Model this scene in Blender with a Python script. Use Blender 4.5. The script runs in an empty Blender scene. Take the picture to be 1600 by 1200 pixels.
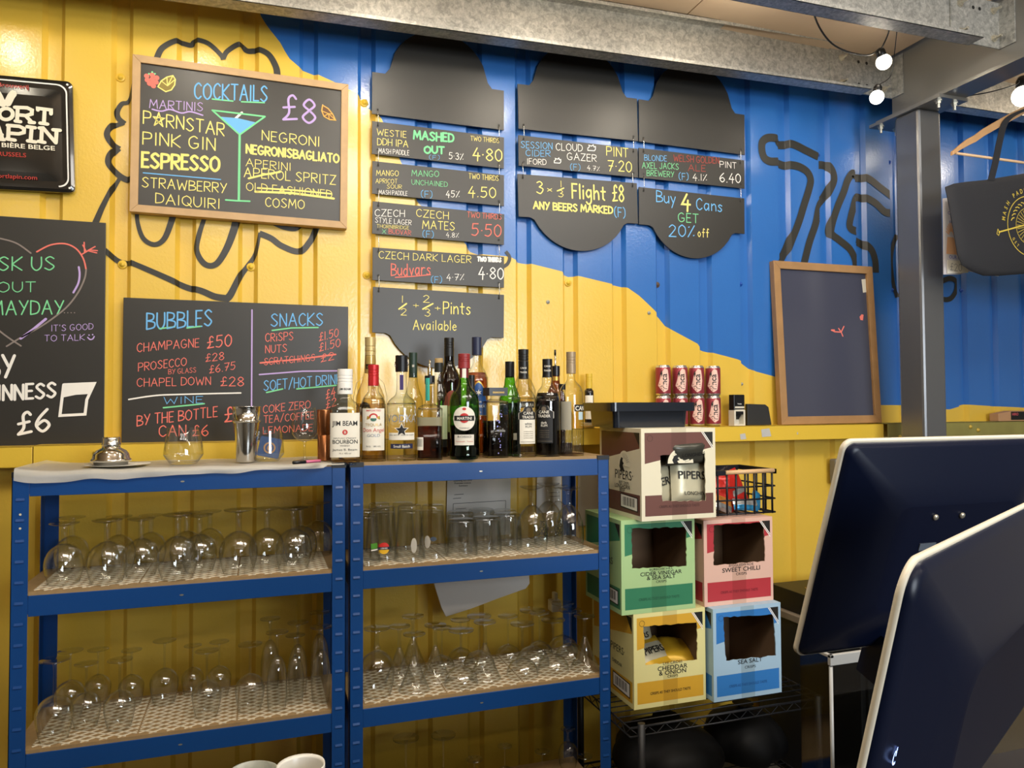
import bpy, math, random
from mathutils import Vector, Matrix
random.seed(7)
S = bpy.context.scene
COL = S.collection
PI = math.pi

# ------------------------------------------------------------------ camera
EYE = 1.5                                   # eye height above the floor
FOC = 1160.98
YAW, PIT, ROL = 0.328289, 0.0294540, -0.0046664
_cy, _sy, _cp, _sp = math.cos(YAW), math.sin(YAW), math.cos(PIT), math.sin(PIT)
_f = Vector((_sy*_cp, _cy*_cp, _sp)); _r = Vector((_cy, -_sy, 0)); _u = _r.cross(_f)
_cr, _sr = math.cos(ROL), math.sin(ROL)
CR = _r*_cr + _u*_sr; CU = _u*_cr - _r*_sr; CF = _f
cam = bpy.data.cameras.new('camera'); cam.sensor_width = 36.0; cam.lens = FOC/1600*36.0
cam.clip_start = 0.02
camo = bpy.data.objects.new('camera', cam); COL.objects.link(camo)
camo.matrix_world = Matrix(((CR.x, CU.x, -CF.x, 0), (CR.y, CU.y, -CF.y, 0), (CR.z, CU.z, -CF.z, EYE), (0, 0, 0, 1)))
S.camera = camo

# ------------------------------------------------------------------ world, lights, exposure
S.view_settings.view_transform = 'Standard'
S.view_settings.look = 'None'
S.view_settings.gamma = 1.0
S.view_settings.exposure = 0.0
S.cycles.transparent_max_bounces = 64
S.cycles.max_bounces = 10
S.cycles.caustics_reflective = False
S.cycles.caustics_refractive = False
S.cycles.sample_clamp_indirect = 4.0
W = bpy.data.worlds.new('room_air'); S.world = W; W.use_nodes = True
W.node_tree.nodes['Background'].inputs[0].default_value = (0.9, 0.92, 1.0, 1)
W.node_tree.nodes['Background'].inputs[1].default_value = 0.15

def lamp(name, kind, loc, energy, color, size=0.04, rot=None, sy=None):
    l = bpy.data.lights.new(name, kind); l.energy = energy; l.color = color
    if kind == 'AREA':
        l.size = size
        if sy: l.shape = 'RECTANGLE'; l.size_y = sy
    else:
        l.shadow_soft_size = size
    o = bpy.data.objects.new(name, l); COL.objects.link(o); o.location = loc
    if rot: o.rotation_euler = rot
    return o
WARM = (1.0, 0.90, 0.74)
# soft area fill added above the serving side and the tills, window daylight behind the camera, the festoon string just above the frame
lamp('added_overhead_fill', 'AREA', (0.4, 0.7, 3.05), 47, (1.0, 0.94, 0.85), 1.8, (math.radians(24), 0, 0), 0.7)
lamp('added_fill_over_the_tills', 'AREA', (2.2, 0.9, 3.05), 29, (1.0, 0.94, 0.85), 1.2, (math.radians(20), 0, 0), 0.6)
lamp('daylight_through_window', 'AREA', (1.9, -2.9, 1.9), 130, (0.84, 0.92, 1.0), 1.8, (math.radians(86), 0, math.radians(-6)), 1.3)
for x, y, z, e in ((-0.95, 2.2, 2.95, 4), (-0.25, 2.2, 2.95, 6), (0.45, 2.18, 2.95, 6), (1.1, 2.18, 2.95, 6), (1.75, 2.18, 2.95, 6), (3.9, 2.2, 2.9, 9), (-0.6, 1.35, 2.9, 6), (0.5, 1.35, 2.9, 6), (1.6, 1.35, 2.9, 6)):  # rightmost bulb is an unseen extra, added to brighten the blue wall there
    lamp('festoon_light', 'POINT', (x, y, z), e, WARM, 0.035)
for i in range(7):
    lamp('festoon_light', 'POINT', (-1.4+.62*i, .35, 2.7), 3.4, WARM, 0.05); lamp('festoon_light', 'POINT', (-1.1+.62*i, -.7, 2.45), 4.0, WARM, 0.05)

# ------------------------------------------------------------------ pixel -> point on a real plane of the room
def ray(px, py):
    return CR*((px-800)/FOC) + CU*((600-py)/FOC) + CF
def P(px, py, y):
    d = ray(px, py); d = d/d.y
    return Vector((d.x*y, y, EYE+d.z*y))
def PZ(px, py, z):
    d = ray(px, py); t = (z-EYE)/d.z
    return Vector((d.x*t, d.y*t, z))

# ------------------------------------------------------------------ materials
def lin(c):
    if isinstance(c, str):
        c = [int(c[i:i+2], 16)/255 for i in (0, 2, 4)]
    return tuple(((v/12.92) if v <= 0.04045 else ((v+0.055)/1.055)**2.4) for v in c)
def nmat(name):
    m = bpy.data.materials.new(name); m.use_nodes = True
    nt = m.node_tree
    return m, nt, nt.nodes['Principled BSDF']
def N(nt, t, **kw):
    n = nt.nodes.new(t)
    for k, v in kw.items():
        if k.startswith('i_'): n.inputs[int(k[2:])].default_value = v
        else: setattr(n, k, v)
    return n
MC = {}
def mat(name, col, rough=0.5, metal=0.0, bump=0.0, bscale=60, var=0.0, vscale=8, coat=0.0, spec=0.5, emit=0):
    if name in MC: return MC[name]
    m, nt, b = nmat(name); c = lin(col)+(1,)
    b.inputs['Base Color'].default_value = c
    b.inputs['Roughness'].default_value = rough; b.inputs['Metallic'].default_value = metal
    b.inputs['Coat Weight'].default_value = coat; b.inputs['Specular IOR Level'].default_value = spec
    tc = None
    if bump or var: tc = N(nt, 'ShaderNodeTexCoord')
    if bump:
        n = N(nt, 'ShaderNodeTexNoise'); n.inputs['Scale'].default_value = bscale; n.inputs['Detail'].default_value = 4
        bp = N(nt, 'ShaderNodeBump'); bp.inputs['Strength'].default_value = bump; bp.inputs['Distance'].default_value = 0.004
        nt.links.new(tc.outputs['Object'], n.inputs['Vector']); nt.links.new(n.outputs['Fac'], bp.inputs['Height']); nt.links.new(bp.outputs[0], b.inputs['Normal'])
    if var:
        n = N(nt, 'ShaderNodeTexNoise'); n.inputs['Scale'].default_value = vscale; n.inputs['Detail'].default_value = 5
        mx = N(nt, 'ShaderNodeMix', data_type='RGBA')
        mx.inputs['A'].default_value = tuple(v*(1-var) for v in c[:3])+(1,); mx.inputs['B'].default_value = tuple(min(1, v*(1+var)) for v in c[:3])+(1,)
        nt.links.new(tc.outputs['Object'], n.inputs['Vector']); nt.links.new(n.outputs['Fac'], mx.inputs['Factor']); nt.links.new(mx.outputs['Result'], b.inputs['Base Color'])
    if emit:
        b.inputs['Emission Color'].default_value = c; b.inputs['Emission Strength'].default_value = emit
    MC[name] = m; return m
def thin_glass(name, tint=(0.97, 0.98, 0.97), edge=(0.55, 0.58, 0.56), gl=0.8, p=3.0, base=0.05):
    if name in MC: return MC[name]
    m = bpy.data.materials.new(name); m.use_nodes = True; nt = m.node_tree; nt.nodes.clear()
    out = N(nt, 'ShaderNodeOutputMaterial'); lw = N(nt, 'ShaderNodeLayerWeight'); lw.inputs['Blend'].default_value = 0.5
    pw = N(nt, 'ShaderNodeMath', operation='POWER'); pw.inputs[1].default_value = p
    nt.links.new(lw.outputs['Facing'], pw.inputs[0])
    cm = N(nt, 'ShaderNodeMix', data_type='RGBA'); cm.inputs['A'].default_value = tint+(1,); cm.inputs['B'].default_value = edge+(1,)
    nt.links.new(pw.outputs[0], cm.inputs['Factor'])
    tr = N(nt, 'ShaderNodeBsdfTransparent'); nt.links.new(cm.outputs['Result'], tr.inputs['Color'])
    g = N(nt, 'ShaderNodeBsdfGlossy'); g.inputs['Roughness'].default_value = 0.04
    ma = N(nt, 'ShaderNodeMath', operation='MULTIPLY_ADD'); ma.inputs[1].default_value = gl-base; ma.inputs[2].default_value = base
    pw2 = N(nt, 'ShaderNodeMath', operation='POWER'); pw2.inputs[1].default_value = 4.5
    nt.links.new(lw.outputs['Facing'], pw2.inputs[0]); nt.links.new(pw2.outputs[0], ma.inputs[0])
    mx = N(nt, 'ShaderNodeMixShader'); nt.links.new(ma.outputs[0], mx.inputs[0]); nt.links.new(tr.outputs[0], mx.inputs[1]); nt.links.new(g.outputs[0], mx.inputs[2])
    nt.links.new(mx.outputs[0], out.inputs[0]); MC[name] = m; return m
def liquid(name, col):
    return thin_glass(name, lin(col), tuple(v*0.35 for v in lin(col)), 0.5, 2.0, 0.03)

GLASS = thin_glass('clear_glass', (.985, .99, .985), (.84, .86, .84), 1.0, 3.5, .085)
BOARD = mat('chalkboard_black', '302e2a', 0.38, bump=0.02, bscale=300, spec=0.5)
BLUEP = mat('blue_powder_coat', '124484', 0.32, bump=0.05, bscale=250)
OAK = mat('light_oak', 'bd9a6c', 0.5, var=0.18, vscale=25)
GALV = None
def galv():
    m, nt, b = nmat('galvanised_steel')
    tc = N(nt, 'ShaderNodeTexCoord'); v = N(nt, 'ShaderNodeTexNoise'); v.inputs['Scale'].default_value = 55; v.inputs['Detail'].default_value = 5; v.inputs['Roughness'].default_value = 0.7; v.inputs['Distortion'].default_value = 0.6
    r = N(nt, 'ShaderNodeValToRGB'); r.color_ramp.elements[0].position = 0.38; r.color_ramp.elements[1].position = 0.66
    r.color_ramp.elements[0].color = (0.30, 0.30, 0.28, 1); r.color_ramp.elements[1].color = (0.58, 0.57, 0.53, 1)
    nt.links.new(tc.outputs['Object'], v.inputs['Vector']); nt.links.new(v.outputs['Fac'], r.inputs[0]); nt.links.new(r.outputs[0], b.inputs['Base Color'])
    b.inputs['Metallic'].default_value = 0.55; b.inputs['Roughness'].default_value = 0.42
    return m
GALV = galv()
CHROME = mat('polished_steel', 'd8d6d0', 0.12, 1.0)
BOLT = mat('zinc_bolt', 'cfc9b8', 0.3, 0.8)
WHITE = mat('white_print', 'efece4', 0.5)
BLACK = mat('black_plastic', '121214', 0.35)
INK = mat('black_ink', '141312', 0.6)
DARKSTEEL = mat('dark_painted_steel', '8b8984', 0.30, 0.5, bump=0.02, bscale=40)
# chalk pens
CH = {k: mat('chalk_'+k, c, 0.8) for k, c in dict(yellow='f4e483', white='f3efe6', green='7fd79a', blue='6fb4e8', red='e8796b', purple='bfa5dc', dimred='a8483f', orange='e8b25a', grey='8a7f78').items()}

# ------------------------------------------------------------------ mesh builder
class MB:
    def __init__(s): s.v = []; s.f = []; s.m = []; s.sm = []
    def add(s, vs, fs, m=0, smooth=False):
        o = len(s.v); s.v += [tuple(p) for p in vs]
        for f in fs:
            s.f.append([i+o for i in f]); s.m.append(m); s.sm.append(smooth)
        return s
    def box(s, x0, x1, y0, y1, z0, z1, m=0):
        v = [(x, y, z) for x in (x0, x1) for y in (y0, y1) for z in (z0, z1)]
        return s.add(v, [(0,1,3,2),(4,6,7,5),(0,4,5,1),(2,3,7,6),(0,2,6,4),(1,5,7,3)], m)
    def hexa(s, v, m=0):                    # 8 corners in box() order
        return s.add(v, [(0,1,3,2),(4,6,7,5),(0,4,5,1),(2,3,7,6),(0,2,6,4),(1,5,7,3)], m)
    def prism(s, pts, y0, y1, m=0):         # outline in x,z extruded along y
        n = len(pts); v = [(x, y0, z) for x, z in pts]+[(x, y1, z) for x, z in pts]
        return s.add(v, [list(range(n)), list(range(2*n-1, n-1, -1))]+[(i, n+i, n+(i+1) % n, (i+1) % n) for i in range(n)], m)
    def prismz(s, pts, z0, z1, m=0):
        n = len(pts); v = [(x, y, z0) for x, y in pts]+[(x, y, z1) for x, y in pts]
        return s.add(v, [list(range(n)), list(range(2*n-1, n-1, -1))]+[(i, n+i, n+(i+1) % n, (i+1) % n) for i in range(n)], m)
    def prismx(s, pts, x0, x1, m=0):        # outline in y,z extruded along x
        n = len(pts); v = [(x0, y, z) for y, z in pts]+[(x1, y, z) for y, z in pts]
        return s.add(v, [list(range(n)), list(range(2*n-1, n-1, -1))]+[(i, n+i, n+(i+1) % n, (i+1) % n) for i in range(n)], m)
    def tube(s, path, r, n=8, m=0, cap=True, closed=False):
        path = [Vector(p) for p in path]; k = len(path); vs = []
        up = Vector((0.013, 0.02, 1)).normalized()
        for i, p in enumerate(path):
            if closed: d = path[(i+1) % k]-path[i-1]
            else: d = path[min(i+1, k-1)]-path[max(i-1, 0)]
            d.normalize(); a = d.cross(up)
            if a.length < 0.08: a = d.cross(Vector((1, 0.02, 0.01)))
            a.normalize(); b = a.cross(d); rr = r[i] if isinstance(r, (list, tuple)) else r
            vs += [p+a*(rr*math.cos(2*PI*j/n))+b*(rr*math.sin(2*PI*j/n)) for j in range(n)]
        fs = [(i*n+j, ((i+1) % k)*n+j, ((i+1) % k)*n+(j+1) % n, i*n+(j+1) % n) for i in range(k if closed else k-1) for j in range(n)]
        s.add(vs, fs, m, True)
        if cap and not closed:
            o = len(s.v)-len(vs); s.f += [list(range(o, o+n)), list(range(o+(k-1)*n, o+k*n))[::-1]]; s.m += [m, m]; s.sm += [False, False]
        return s
    def lathe(s, prof, n=24, m=0, sq=0, c=(0, 0, 0), smooth=True, wob=None):
        vs = []; k = len(prof)
        for r, z in prof:
            for j in range(n):
                a = 2*PI*j/n; rr = r*(sqr(a, sq) if sq else 1)*(wob(a, z) if wob else 1)
                vs.append((c[0]+rr*math.sin(a), c[1]-rr*math.cos(a), c[2]+z))
        fs = [(i*n+j, i*n+(j+1) % n, (i+1)*n+(j+1) % n, (i+1)*n+j) for i in range(k-1) for j in range(n)]
        s.add(vs, fs, m, smooth)
        o = len(s.v)-len(vs)
        if prof[0][0] > 1e-5: s.f.append(list(range(o, o+n))[::-1]); s.m.append(m); s.sm.append(False)
        if prof[-1][0] > 1e-5: s.f.append(list(range(o+(k-1)*n, o+k*n))); s.m.append(m); s.sm.append(False)
        return s
    def flat(s, polys, fn, m=0):            # 2-D polygons through fn(u,v)->3-D
        for p in polys: s.add([fn(u, v) for u, v in p], [list(range(len(p)))], m)
        return s
    def text(s, body, fn, u, v, h, m=0, align='c', bold=0.0, sx=1.0):
        vs, fs, w = font_mesh(body, bold); k = h/0.7
        off = {'c': -w/2, 'l': 0, 'r': -w}[align]
        return s.add([fn(u+(x+off)*k*sx, v+y*k) for x, y in vs], fs, m)
    def build(s, name, mats, parent=None, bevel=0, loc=None):
        me = bpy.data.meshes.new(name); me.from_pydata(s.v, [], s.f)
        if not isinstance(mats, (list, tuple)): mats = [mats]
        for mm in mats: me.materials.append(mm)
        me.polygons.foreach_set('material_index', s.m); me.polygons.foreach_set('use_smooth', s.sm); me.update()
        return place(name, me, parent, bevel)
def place(name, me, parent=None, bevel=0):
    o = bpy.data.objects.new(name, me); COL.objects.link(o)
    if parent is not None: o.parent = parent
    if bevel:
        b = o.modifiers.new('edge', 'BEVEL'); b.width = bevel; b.segments = 2; b.limit_method = 'ANGLE'
    return o
def sqr(a, n):
    return 1.0/((abs(math.cos(a))**n+abs(math.sin(a))**n)**(1.0/n))
_FM = {}
def font_mesh(body, bold=0.0):
    key = (body, bold)
    if key in _FM: return _FM[key]
    cu = bpy.data.curves.new('lettering', 'FONT'); cu.body = body; cu.size = 1.0; cu.offset = bold; cu.resolution_u = 3
    o = bpy.data.objects.new('lettering', cu); me = bpy.data.meshes.new_from_object(o)
    vs = [(v.co.x, v.co.y) for v in me.vertices]; fs = [list(p.vertices) for p in me.polygons]
    bpy.data.objects.remove(o); bpy.data.meshes.remove(me); bpy.data.curves.remove(cu)
    w = max([v[0] for v in vs], default=0)
    _FM[key] = (vs, fs, w); return _FM[key]
def tag(o, label, cat, group=None):
    o['label'] = label; o['category'] = cat
    if group: o['group'] = group
    return o
def thing(name, label, cat, loc=(0, 0, 0), rz=0, group=None):
    o = bpy.data.objects.new(name, None); COL.objects.link(o); o.location = loc; o.rotation_euler = (0, 0, rz)
    o.empty_display_size = 0.05
    return tag(o, label, cat, group)
def struct(o): o['kind'] = 'structure'; return o
ORD = ['first', 'second', 'third', 'fourth', 'fifth', 'sixth', 'seventh', 'eighth', 'ninth', 'tenth', 'eleventh', 'twelfth']

# ------------------------------------------------------------------ brush strokes and hand lettering
def smooth(pts, n=5):
    if len(pts) < 3: return list(pts)
    out = []; k = len(pts)
    for i in range(k-1):
        p0, p1, p2, p3 = pts[max(i-1, 0)], pts[i], pts[i+1], pts[min(i+2, k-1)]
        for j in range(n):
            t = j/n
            out.append(tuple(0.5*(2*b+(c-a)*t+(2*a-5*b+4*c-d)*t*t+(3*b-a-3*c+d)*t**3) for a, b, c, d in zip(p0, p1, p2, p3)))
    out.append(tuple(pts[-1])); return out
def ribbon(pts, w):
    """mitred strip and two end caps; returns [(polygon, layer)]"""
    q = [pts[0]]
    for p in pts[1:]:
        if math.hypot(p[0]-q[-1][0], p[1]-q[-1][1]) > w*.08: q.append(p)
    if len(q) < 2: return [(disc(pts[0], w/2, 10), 0)]
    h = w/2; k = len(q); L = []; R = []
    dirs = []
    for a, b in zip(q, q[1:]):
        l = math.hypot(b[0]-a[0], b[1]-a[1]); dirs.append(((b[0]-a[0])/l, (b[1]-a[1])/l))
    polys = []
    for i in range(k-1):
        d = dirs[i]; n = (-d[1]*h, d[0]*h); e = []
        for j, other in ((i, dirs[i-1] if i else None), (i+1, dirs[i+1] if i+1 < k-1 else None)):
            m = n
            if other:
                sx, sy = -d[1]-other[1], d[0]+other[0]; l = math.hypot(sx, sy)
                if l > .75:
                    sx, sy = sx/l, sy/l; cs = sx*-d[1]+sy*d[0]; m = (sx*h/cs, sy*h/cs)
                elif j == i+1: polys.append((disc(q[j], h, 8), 2+i % 2))
            e.append(m)
        a, b = q[i], q[i+1]
        sharp = any(o and math.hypot(-d[1]-o[1], d[0]+o[0]) <= .75 for o in ((dirs[i-1] if i else None), (dirs[i+1] if i+1 < k-1 else None)))
        polys.append(([(a[0]+e[0][0], a[1]+e[0][1]), (a[0]-e[0][0], a[1]-e[0][1]), (b[0]-e[1][0], b[1]-e[1][1]), (b[0]+e[1][0], b[1]+e[1][1])], (i % 2) if sharp else 0))
    polys.append((disc(q[0], h, 8), 4)); polys.append((disc(q[-1], h, 8), 5))
    return polys
def disc(c, r, n=16): return [(c[0]+r*math.cos(2*PI*i/n), c[1]+r*math.sin(2*PI*i/n)) for i in range(n)]
G = {}
_src = """A6|0,0 3,10 6,0|1.1,3.8 4.9,3.8
B5|0,0 0,10|~0,10 4.2,9 4,6 0,5.2|~0,5.2 5,4 4.8,1 0,0
C5|~5,8.4 3,10 .4,7.5 .4,2.5 2.8,0 5,1.6
D5|0,0 0,10|~0,10 4,8.8 5.3,5 4,1.2 0,0
E4|4,10 0,10 0,0 4,0|0,5.2 3.3,5.2
F4|4,10 0,10 0,0|0,5.2 3.3,5.2
G6|~5,8.6 3,10 .4,7.5 .4,2.5 2.8,0 5.4,1.6 5.5,4.2|5.7,4.2 3.2,4.2
H5|0,0 0,10|5,0 5,10|0,5 5,5
I1|.5,0 .5,10
J4|~3.6,10 3.6,2.5 1.8,0 0,2
K5|0,0 0,10|5,10 0,4.6 5,0
L4|0,10 0,0 4,0
M7|0,0 .8,10 3.5,3.2 6.2,10 7,0
N5|0,0 0,10 5,0 5,10
O6|~3,10 .6,8 0,5 .6,2 3,0 5.4,2 6,5 5.4,8 3,10
P5|0,0 0,10|~0,10 4.4,9.3 4.4,5.4 0,4.6
Q6|~3,10 .6,8 0,5 .6,2 3,0 5.4,2 6,5 5.4,8 3,10|3.6,2.8 6.3,-1
R5|0,0 0,10|~0,10 4.4,9.3 4.4,5.6 0,4.8|1.4,4.8 5,0
S5|~4.7,8.6 2.6,10 .4,8 2.4,5.3 4.8,2.6 2.6,0 0,1.4
T5|0,10 5,10|2.5,10 2.5,0
U5|~0,10 .1,3 2.5,0 4.9,3 5,10
V5|0,10 2.5,0 5,10
W8|0,10 1.8,0 4,7 6.2,0 8,10
X5|0,0 5,10|0,10 5,0
Y5|0,10 2.6,5|5.2,10 1.4,0
Z5|0,10 5,10 0,0 5,0
11|.5,0 .5,10
25|~.2,8 2.4,10 4.6,7.6 2.6,3.6 0,0|0,0 5,0
35|~.3,9 2.6,10 4.4,7.8 2,5.4|~2,5.4 5,3.6 3,0 0,1.2
45|3,10 0,3.4 5,3.4|3.6,6 3.3,-1
55|4.6,10 .8,10 .4,5.8|~.4,5.8 3.6,6 4.6,3 2.6,.2 0,.8
65|~4,10 1,6.4 0,3 2.4,0 4.8,2.4 3,5 .4,3.4
75|0,10 5,10 1.6,0|.9,5 4.2,5
85|~2.5,5.4 .4,7.6 2.5,10 4.6,7.6 2.5,5.2 .1,2.4 2.5,0 4.9,2.4 2.5,5.4
95|~4.6,6.8 2,5.4 .6,8 2.8,10 4.6,7.4 3.8,0
05|~2.5,10 .5,8 0,5 .5,2 2.5,0 4.5,2 5,5 4.5,8 2.5,10
.1|.3,0 .6,.3
-1|.2,4.5 .6,4.7
%5|0,0 4.6,10|.4,8.4 .9,8.8|3.9,1.2 4.4,1.6
(2|~2,11 .2,8 .2,2 2,-1
)2|~0,11 1.8,8 1.8,2 0,-1
+5|0,5 5,5|2.5,7.5 2.5,2.5
/4|0,-1 4,11
'1|.6,10.5 .3,8.2
£5|~4.6,8.6 3.4,10 1.9,8.4 2.2,3 .2,.2|.2,.2 5,.6|.2,5 4.2,5.4
x4|.4,2 3.6,6|.4,6 3.6,2
a5|~4,5.6 1.6,6 .2,3 1.8,0 4,2.6|4.2,6 4.4,0
b4|0,0 0,10|~0,4.4 2.6,6 4.2,3 2.4,0 0,1
c4|~4,5 2,6 .2,3 2,0 4,1
d5|~4,5 2,6 .2,3 2,0 4,1.6|4.2,10 4.3,0
e4|~.3,3.2 4,3.6 2.2,6 .2,3 2,0 4,1
f4|~4,9 2.6,10 2,8 2,0|.4,5.6 3.8,5.6
g5|~4,5.4 1.8,6 .2,3.4 1.8,.8 4,2.6|~4.2,6 4.2,-2 2,-4 .2,-2.6
h4|0,0 0,10|~0,4 2.4,6 3.8,4 4,0
i1|.5,0 .5,6|.5,8.4 .6,8.9
l1|.5,0 .5,10
n4|0,0 0,6|~0,4 2.4,6 3.8,4 4,0
o4|~2,6 .2,3 2,0 3.9,3 2,6
r4|0,0 0,6|~0,3.6 1.6,5.8 3.6,5.6
s4|~3.6,5.2 1.8,6 .6,4.6 3.4,1.8 1.8,0 0,.8
t4|1.8,9 1.8,1 3,0|.2,6 3.8,6
u4|~0,6 .2,1.6 2,0 4,2|4,6 4.2,0
v4|0,6 2,0 4,6
y4|0,6 2,1|4.2,6 1,-4
*7|.6,0 3.5,10.5 6.4,0 -.2,6.6 7.2,6.6 .6,0
w6|0,6 1.4,0 3,5 4.6,0 6,6
k4|0,0 0,10|3.6,6 0,3 4,0
m6|0,0 0,6|~0,4 1.8,6 2.9,4 3,0|~3,4 4.8,6 5.8,4 6,0
p4|0,6 0,-3.5|~0,5 2.6,6 4.2,3 2.4,0 0,1
j2|~1.5,6 1.5,-2 0,-3.4|1.5,8.4 1.6,8.8"""
for ln in _src.split('\n'):
    ch, rest = ln[0], ln[1:]; ps = rest.split('|'); st = []
    for t in ps[1:]:
        cur = t[0] == '~'; t = t[1:] if cur else t
        pts = [tuple(float(q) for q in p.split(',')) for p in t.split()]
        st.append(smooth(pts) if cur else pts)
    G[ch] = (float(ps[0]), st)
def strokes(text, gap=1.9, space=3.2):
    out = []; x = 0
    for ch in text:
        if ch == ' ': x += space; continue
        w, st = G[ch]; j = random.uniform(-.3, .3)
        out += [[(p[0]+x, p[1]+j) for p in s] for s in st]; x += w+gap
    return out, x-gap

class Board:
    """a flat thing: local x along its width, z up its height, -y out of its face"""
    def __init__(s, name, label, cat, bl, br, tl, group=None, empty=True):
        ex = (br-bl); s.w = ex.length; ex.normalize(); ez = tl-bl; ez = ez-ex*ez.dot(ex); s.h = ez.length; ez.normalize(); ey = ez.cross(ex)
        s.o, s.ex, s.ey, s.ez = bl, ex, ey, ez
        s.t = thing(name, label, cat, group=group)
        s.t.matrix_world = Matrix(((ex.x, ey.x, ez.x, bl.x), (ex.y, ey.y, ez.y, bl.y), (ex.z, ey.z, ez.z, bl.z), (0, 0, 0, 1)))
        s.k = {}; s.mats = []; s.mb = MB(); s.lay = 0
    def uv(s, px, py, c=None):
        if c: px, py = c[0]+px/c[2], c[1]+py/c[2]
        d = ray(px, py); e = Vector((0, 0, EYE)); t = (s.o-e).dot(s.ey)/d.dot(s.ey); q = e+d*t-s.o
        return (q.dot(s.ex), q.dot(s.ez))
    def mi(s, m):
        if m not in s.mats: s.mats.append(m)
        return s.mats.index(m)
    def draw(s, polys, m, y=-0.0012):
        s.lay += 1; y -= 0.00001*(7*(s.lay % 9))
        for p in polys:
            p, l = p if isinstance(p[1], int) else (p, 0)
            s.mb.flat([p], lambda u, v: (u, y-l*.00001, v), s.mi(m))
    def px(s, c=None):                       # metres per picture pixel at the board
        a = s.uv(800, 600); return 0
    def write(s, text, p0, p1, h, color, w=None, c=None):
        a, b = s.uv(*p0, c), s.uv(*p1, c); t = s.uv(p0[0], p0[1]-h, c)
        H = math.hypot(t[0]-a[0], t[1]-a[1])/10; L = math.hypot(b[0]-a[0], b[1]-a[1])
        st, W = strokes(text); kx = L/max(W, .5); ux, uy = (b[0]-a[0])/L, (b[1]-a[1])/L
        if w is None: w = H*.92
        for q in st:
            s.draw(ribbon([(a[0]+ux*x*kx, a[1]+uy*x*kx+y*H) for x, y in q], w), CH[color])
    def line(s, pts, color, w=0.006, c=None, curve=False):
        q = [s.uv(x, y, c) for x, y in pts]
        if curve: q = smooth(q)
        s.draw(ribbon(q, w), CH[color] if isinstance(color, str) else color)
    def fill(s, pts, color, c=None, curve=False):
        q = [s.uv(x, y, c) for x, y in pts]
        if curve: q = smooth(q+[q[0]])[:-1]
        s.draw([q], CH[color] if isinstance(color, str) else color)
    def dot(s, x, y, r, color, c=None):
        q = s.uv(x, y, c); e = s.uv(x+r, y, c); s.draw([disc(q, e[0]-q[0])], CH[color] if isinstance(color, str) else color)
    def done(s, name='chalk_lettering'):
        if s.mb.f: s.mb.build(name, s.mats, s.t)
        return s.t

# ================================================================== THE ROOM
YW = 2.84
GC = [-2.56+0.2105*i for i in range(8)]+[-.875, -.663, -.455, -.248, -.04, .17, .385, .605, .812, 1.02, 1.227, 1.453, 1.665, 1.88, 2.095, 2.313, 2.545, 2.761]+[2.761+.2125*i for i in range(1, 12)]
PROF = [(-3.2, 0.0)]
for g in GC: PROF += [(g-.034, 0), (g-.020, .020), (g+.020, .020), (g+.034, 0)]
PROF.append((5.4, 0.0))
def wall_y(x):
    for (a, ya), (b, yb) in zip(PROF, PROF[1:]):
        if a <= x <= b: return YW+ya+(yb-ya)*(x-a)/(b-a)
    return YW
PROFX = [p[0] for p in PROF]

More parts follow.
